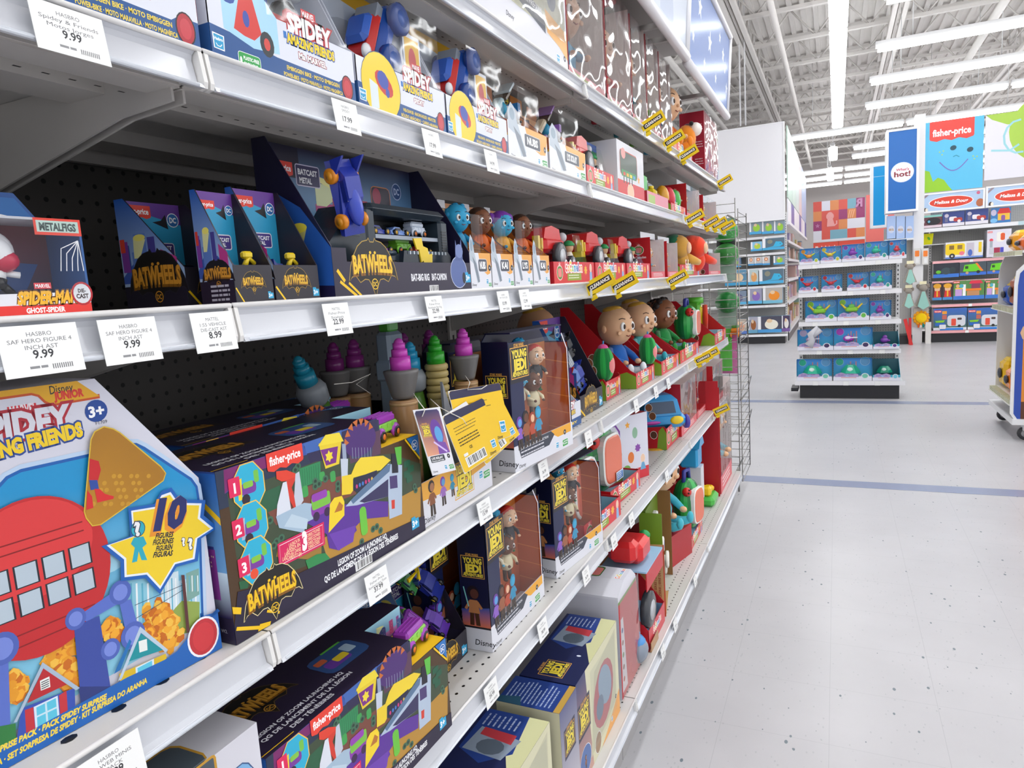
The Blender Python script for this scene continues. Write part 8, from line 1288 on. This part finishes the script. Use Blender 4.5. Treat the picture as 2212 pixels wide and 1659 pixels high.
for r_, row in enumerate(rows):
    x = 0
    for c, k in row: a.rect(x * w / 6, h - (r_ + 1) * h / 4, k * w / 6, h / 4, c); x += k
px_, pz_ = w * .33, h * .5; a.ell(px_, pz_ + h * .13, w * .06, h * .08, 'E8A09A', 16); a.ell(px_ - w * .055, pz_ + h * .1, w * .02, h * .06, 'E8A09A'); a.ell(px_ + w * .055, pz_ + h * .1, w * .02, h * .06, 'E8A09A'); a.poly([(px_ - w * .05, pz_ + h * .06), (px_ + w * .05, pz_ + h * .06), (px_ + w * .1, pz_ - h * .16), (px_ - w * .06, pz_ - h * .16)], 'E8A09A'); a.line([(px_ + w * .08, pz_ - h * .14), (px_ + w * .13, pz_ - h * .1), (px_ + w * .13, pz_ - h * .02)], .04, 'E8A09A'); a.star(w * .085, h * .38, w * .05, 'C07AA0'); [a.line([(w * (.68 + .04 * i), h * .52), (w * (.72 + .04 * i), h * .72)], .03, 'F0B080') for i in range(3)]
v, f = text2d('R', .04); k_ = h * .2 / .72; a.e += .002; m.add([a.P(w * .96 - p[0] * k_, h * .78 + p[1] * k_) for p in v], f, 'C88AB0'); m.build('panel', CARD, t)
t = thing('department_sign', 'orange-red Plush Animals sign below the patchwork sign', 'sign', (P0[0], YQ - .02, P0[2] - .42)); m = MB(); m.box((0, 0, 0), (w, .1, .36), 'E0503C'); a = Art(m, (0, 0, 0), (1, 0, 0), (0, 0, 1), .001, .002); a.text('Plush Animals', w * .04, .12, .13, 'F8E0D8', 'l', .05, fit=w * .42); a.rect(w * .49, 0, .02, .36, 'B8382C'); m.build('panel', CARD, t); m = MB(); m.box((0, -.02, .37), (w, .1, .44), 'E0DEE0'); m.build('rail', METAL, t)
t = thing('back_wall_unit', 'pink-red wall unit with dark boxes beside the patchwork sign', 'wall unit', (P0[0] + w + .03, YQ, 0)); m = MB(); m.box((0, 0, 0), (.75, .1, 3.45), 'E8746A'); m.build('panel', CARD, t); m = MB(); m.box((.3, -.3, 1.55), (.5, -.02, 1.98), '7A5A4C'); m.build('brown_box', CARD, t); m = MB(); m.box((.52, -.3, 1.5), (.72, -.02, 1.95), '4A3A38'); m.build('dark_box', CARD, t)
m = MB(); m.box((0, 0, 0), (w, .5, P0[2] - .45), '9A5A50'); m.box((0, -.02, .15), (w, 0, .6), 'B8A89C'); m.box((0, -.02, .8), (w, 0, 1.2), 'A88A80'); tag(m.build('plush_wall_fixture', CARD, None, (P0[0], YQ + .1, 0)), 'dull red wall fixture under the Plush Animals sign', 'wall unit')
# ================================================================== ROLLING DISPLAY AT THE RIGHT EDGE
XL = 1.215; t = thing('rolling_display', 'white arched rolling display filled with orange toys, cut by the right picture edge', 'display cart', (XL, 6.15, 0))
def arch(y, z0, z1, c, nm, art=None):
    P = [(0, z0 + .05), (.03, z0), (1.1, z0), (1.1, z1)] + [(.55 + .55 * math.cos(a_ * PI / 16), z1 - .45 + .45 * math.sin(a_ * PI / 16)) for a_ in range(1, 16)] + [(0, z1 - .45)]; P = [(p[0] - (.045 if art and p[0] < .04 else 0), p[1]) for p in P]; m = MB(); m.prism(P, y, y + .012, 'E6E6E6', 'y')
    if art:
        a = Art(m, (0, y, 0), (1, 0, 0), (0, 0, 1), .0003, .001); a.poly([(.02 + p[0] * .96, z0 + (p[1] - z0) * .985) for p in P], '2A4CA8'); a.poly([(.02, z0 + .05), (1, z0), (1, z0 + .5), (.02, z0 + .7)], 'D8862A'); a.ell(.3, z0 + .65, .3, .14, 'D8B088'); a.poly([(.02, z0 + .8), (1, z0 + .8), (1, z0 + 1.05), (.02, z0 + 1.0)], '7AB4E0'); a.ell(.25, z0 + .92, .2, .1, 'E0C43A'); a.poly([(.06, z1 - .42), (.2, z1 - .4), (.16, z1 - .3), (.08, z1 - .3)], 'F0C81E'); a.rect(.02, z0, .9, .14, '5A3420')
    m.build(nm, CARD, t)
z1a = W3(2212, 545, X=XL + .06)[2]
arch(.80, .22, 1.66, 'E6E6E6', 'far_panel'); arch(0, .16, 1.62, 'E6E6E6', 'near_panel', True)
for z, tl in ((1.40, .03), (.98, .06), (.30, 0)):
    m = MB(); m.box((.0, .012, z - .012), (1.1, .80, z), 'DCDCDC'); [m.box((-.045, .02 + .052 * i, z - .03), (.0, .055 + .052 * i, z + .004), 'C4C4A8') for i in range(15)]; m.box((-.05, .012, z - .034), (-.0, .80, z - .028), 'E8E8E6'); m.build('shelf', METAL, t)
m = MB(); m.box((-.035, -.03, .13), (1.12, .86, .17), 'E4E4E6'); m.build('base', METAL, t)
for x, y in ((.06, .04), (.06, .78)): m = MB(); m.wheel((x, y, .055), .05, .03, '303034', '9A9A9C', 'y'); m.box((x - .02, y - .03, .08), (x + .02, y + .03, .135), 'C8C8CA'); m.build('caster', METAL, t)
m = MB(); m.box((.25, .06, .17), (1.1, .78, 1.5), 'D8D6D4'); m.build('core', METAL, t)
i = 0
for (z, items) in ((.31, (('E8B81E', .30, .1, 'yellow toy tower low in the rolling display'), ('F08020', .18, .34, 'orange boxy toy low in the rolling display'), ('F0C020', .22, .58, 'yellow boxy toy at the back of the lowest cart shelf'))), (.985, (('E8732A', .26, .05, 'big orange wrapped toy on the middle cart shelf'), ('B8541E', .22, .30, 'brown and orange wrapped toy on the middle cart shelf'), ('2A5AC0', .16, .55, 'blue wrapped toy on the middle cart shelf'))), (1.41, (('D8642A', .10, .12, 'orange carton on the top cart shelf'), ('F0A41E', .14, .40, 'yellow-orange toy on the top cart shelf')))):
    for c, h, y, lb in items:
        q = thing('boxed_toy', lb, 'toy', (XL + .02, 6.17 + y, z), 0); m = MB(); m.rbox((0, 0, 0), (.2, .2, h), .03, c); m.rbox((.02, .02, h * .75), (.14, .16, h * 1.1), .02, 'F0C83A' if c != 'E8B81E' else 'F09A2A'); m.build('toy_body', PLAS, q); m = MB(); m.ell((-.012, .1, h * .5), (.015, .05, h * .2), '3A3A44', 10, 6); m.build('dark_window', PLAS, q); i += 1
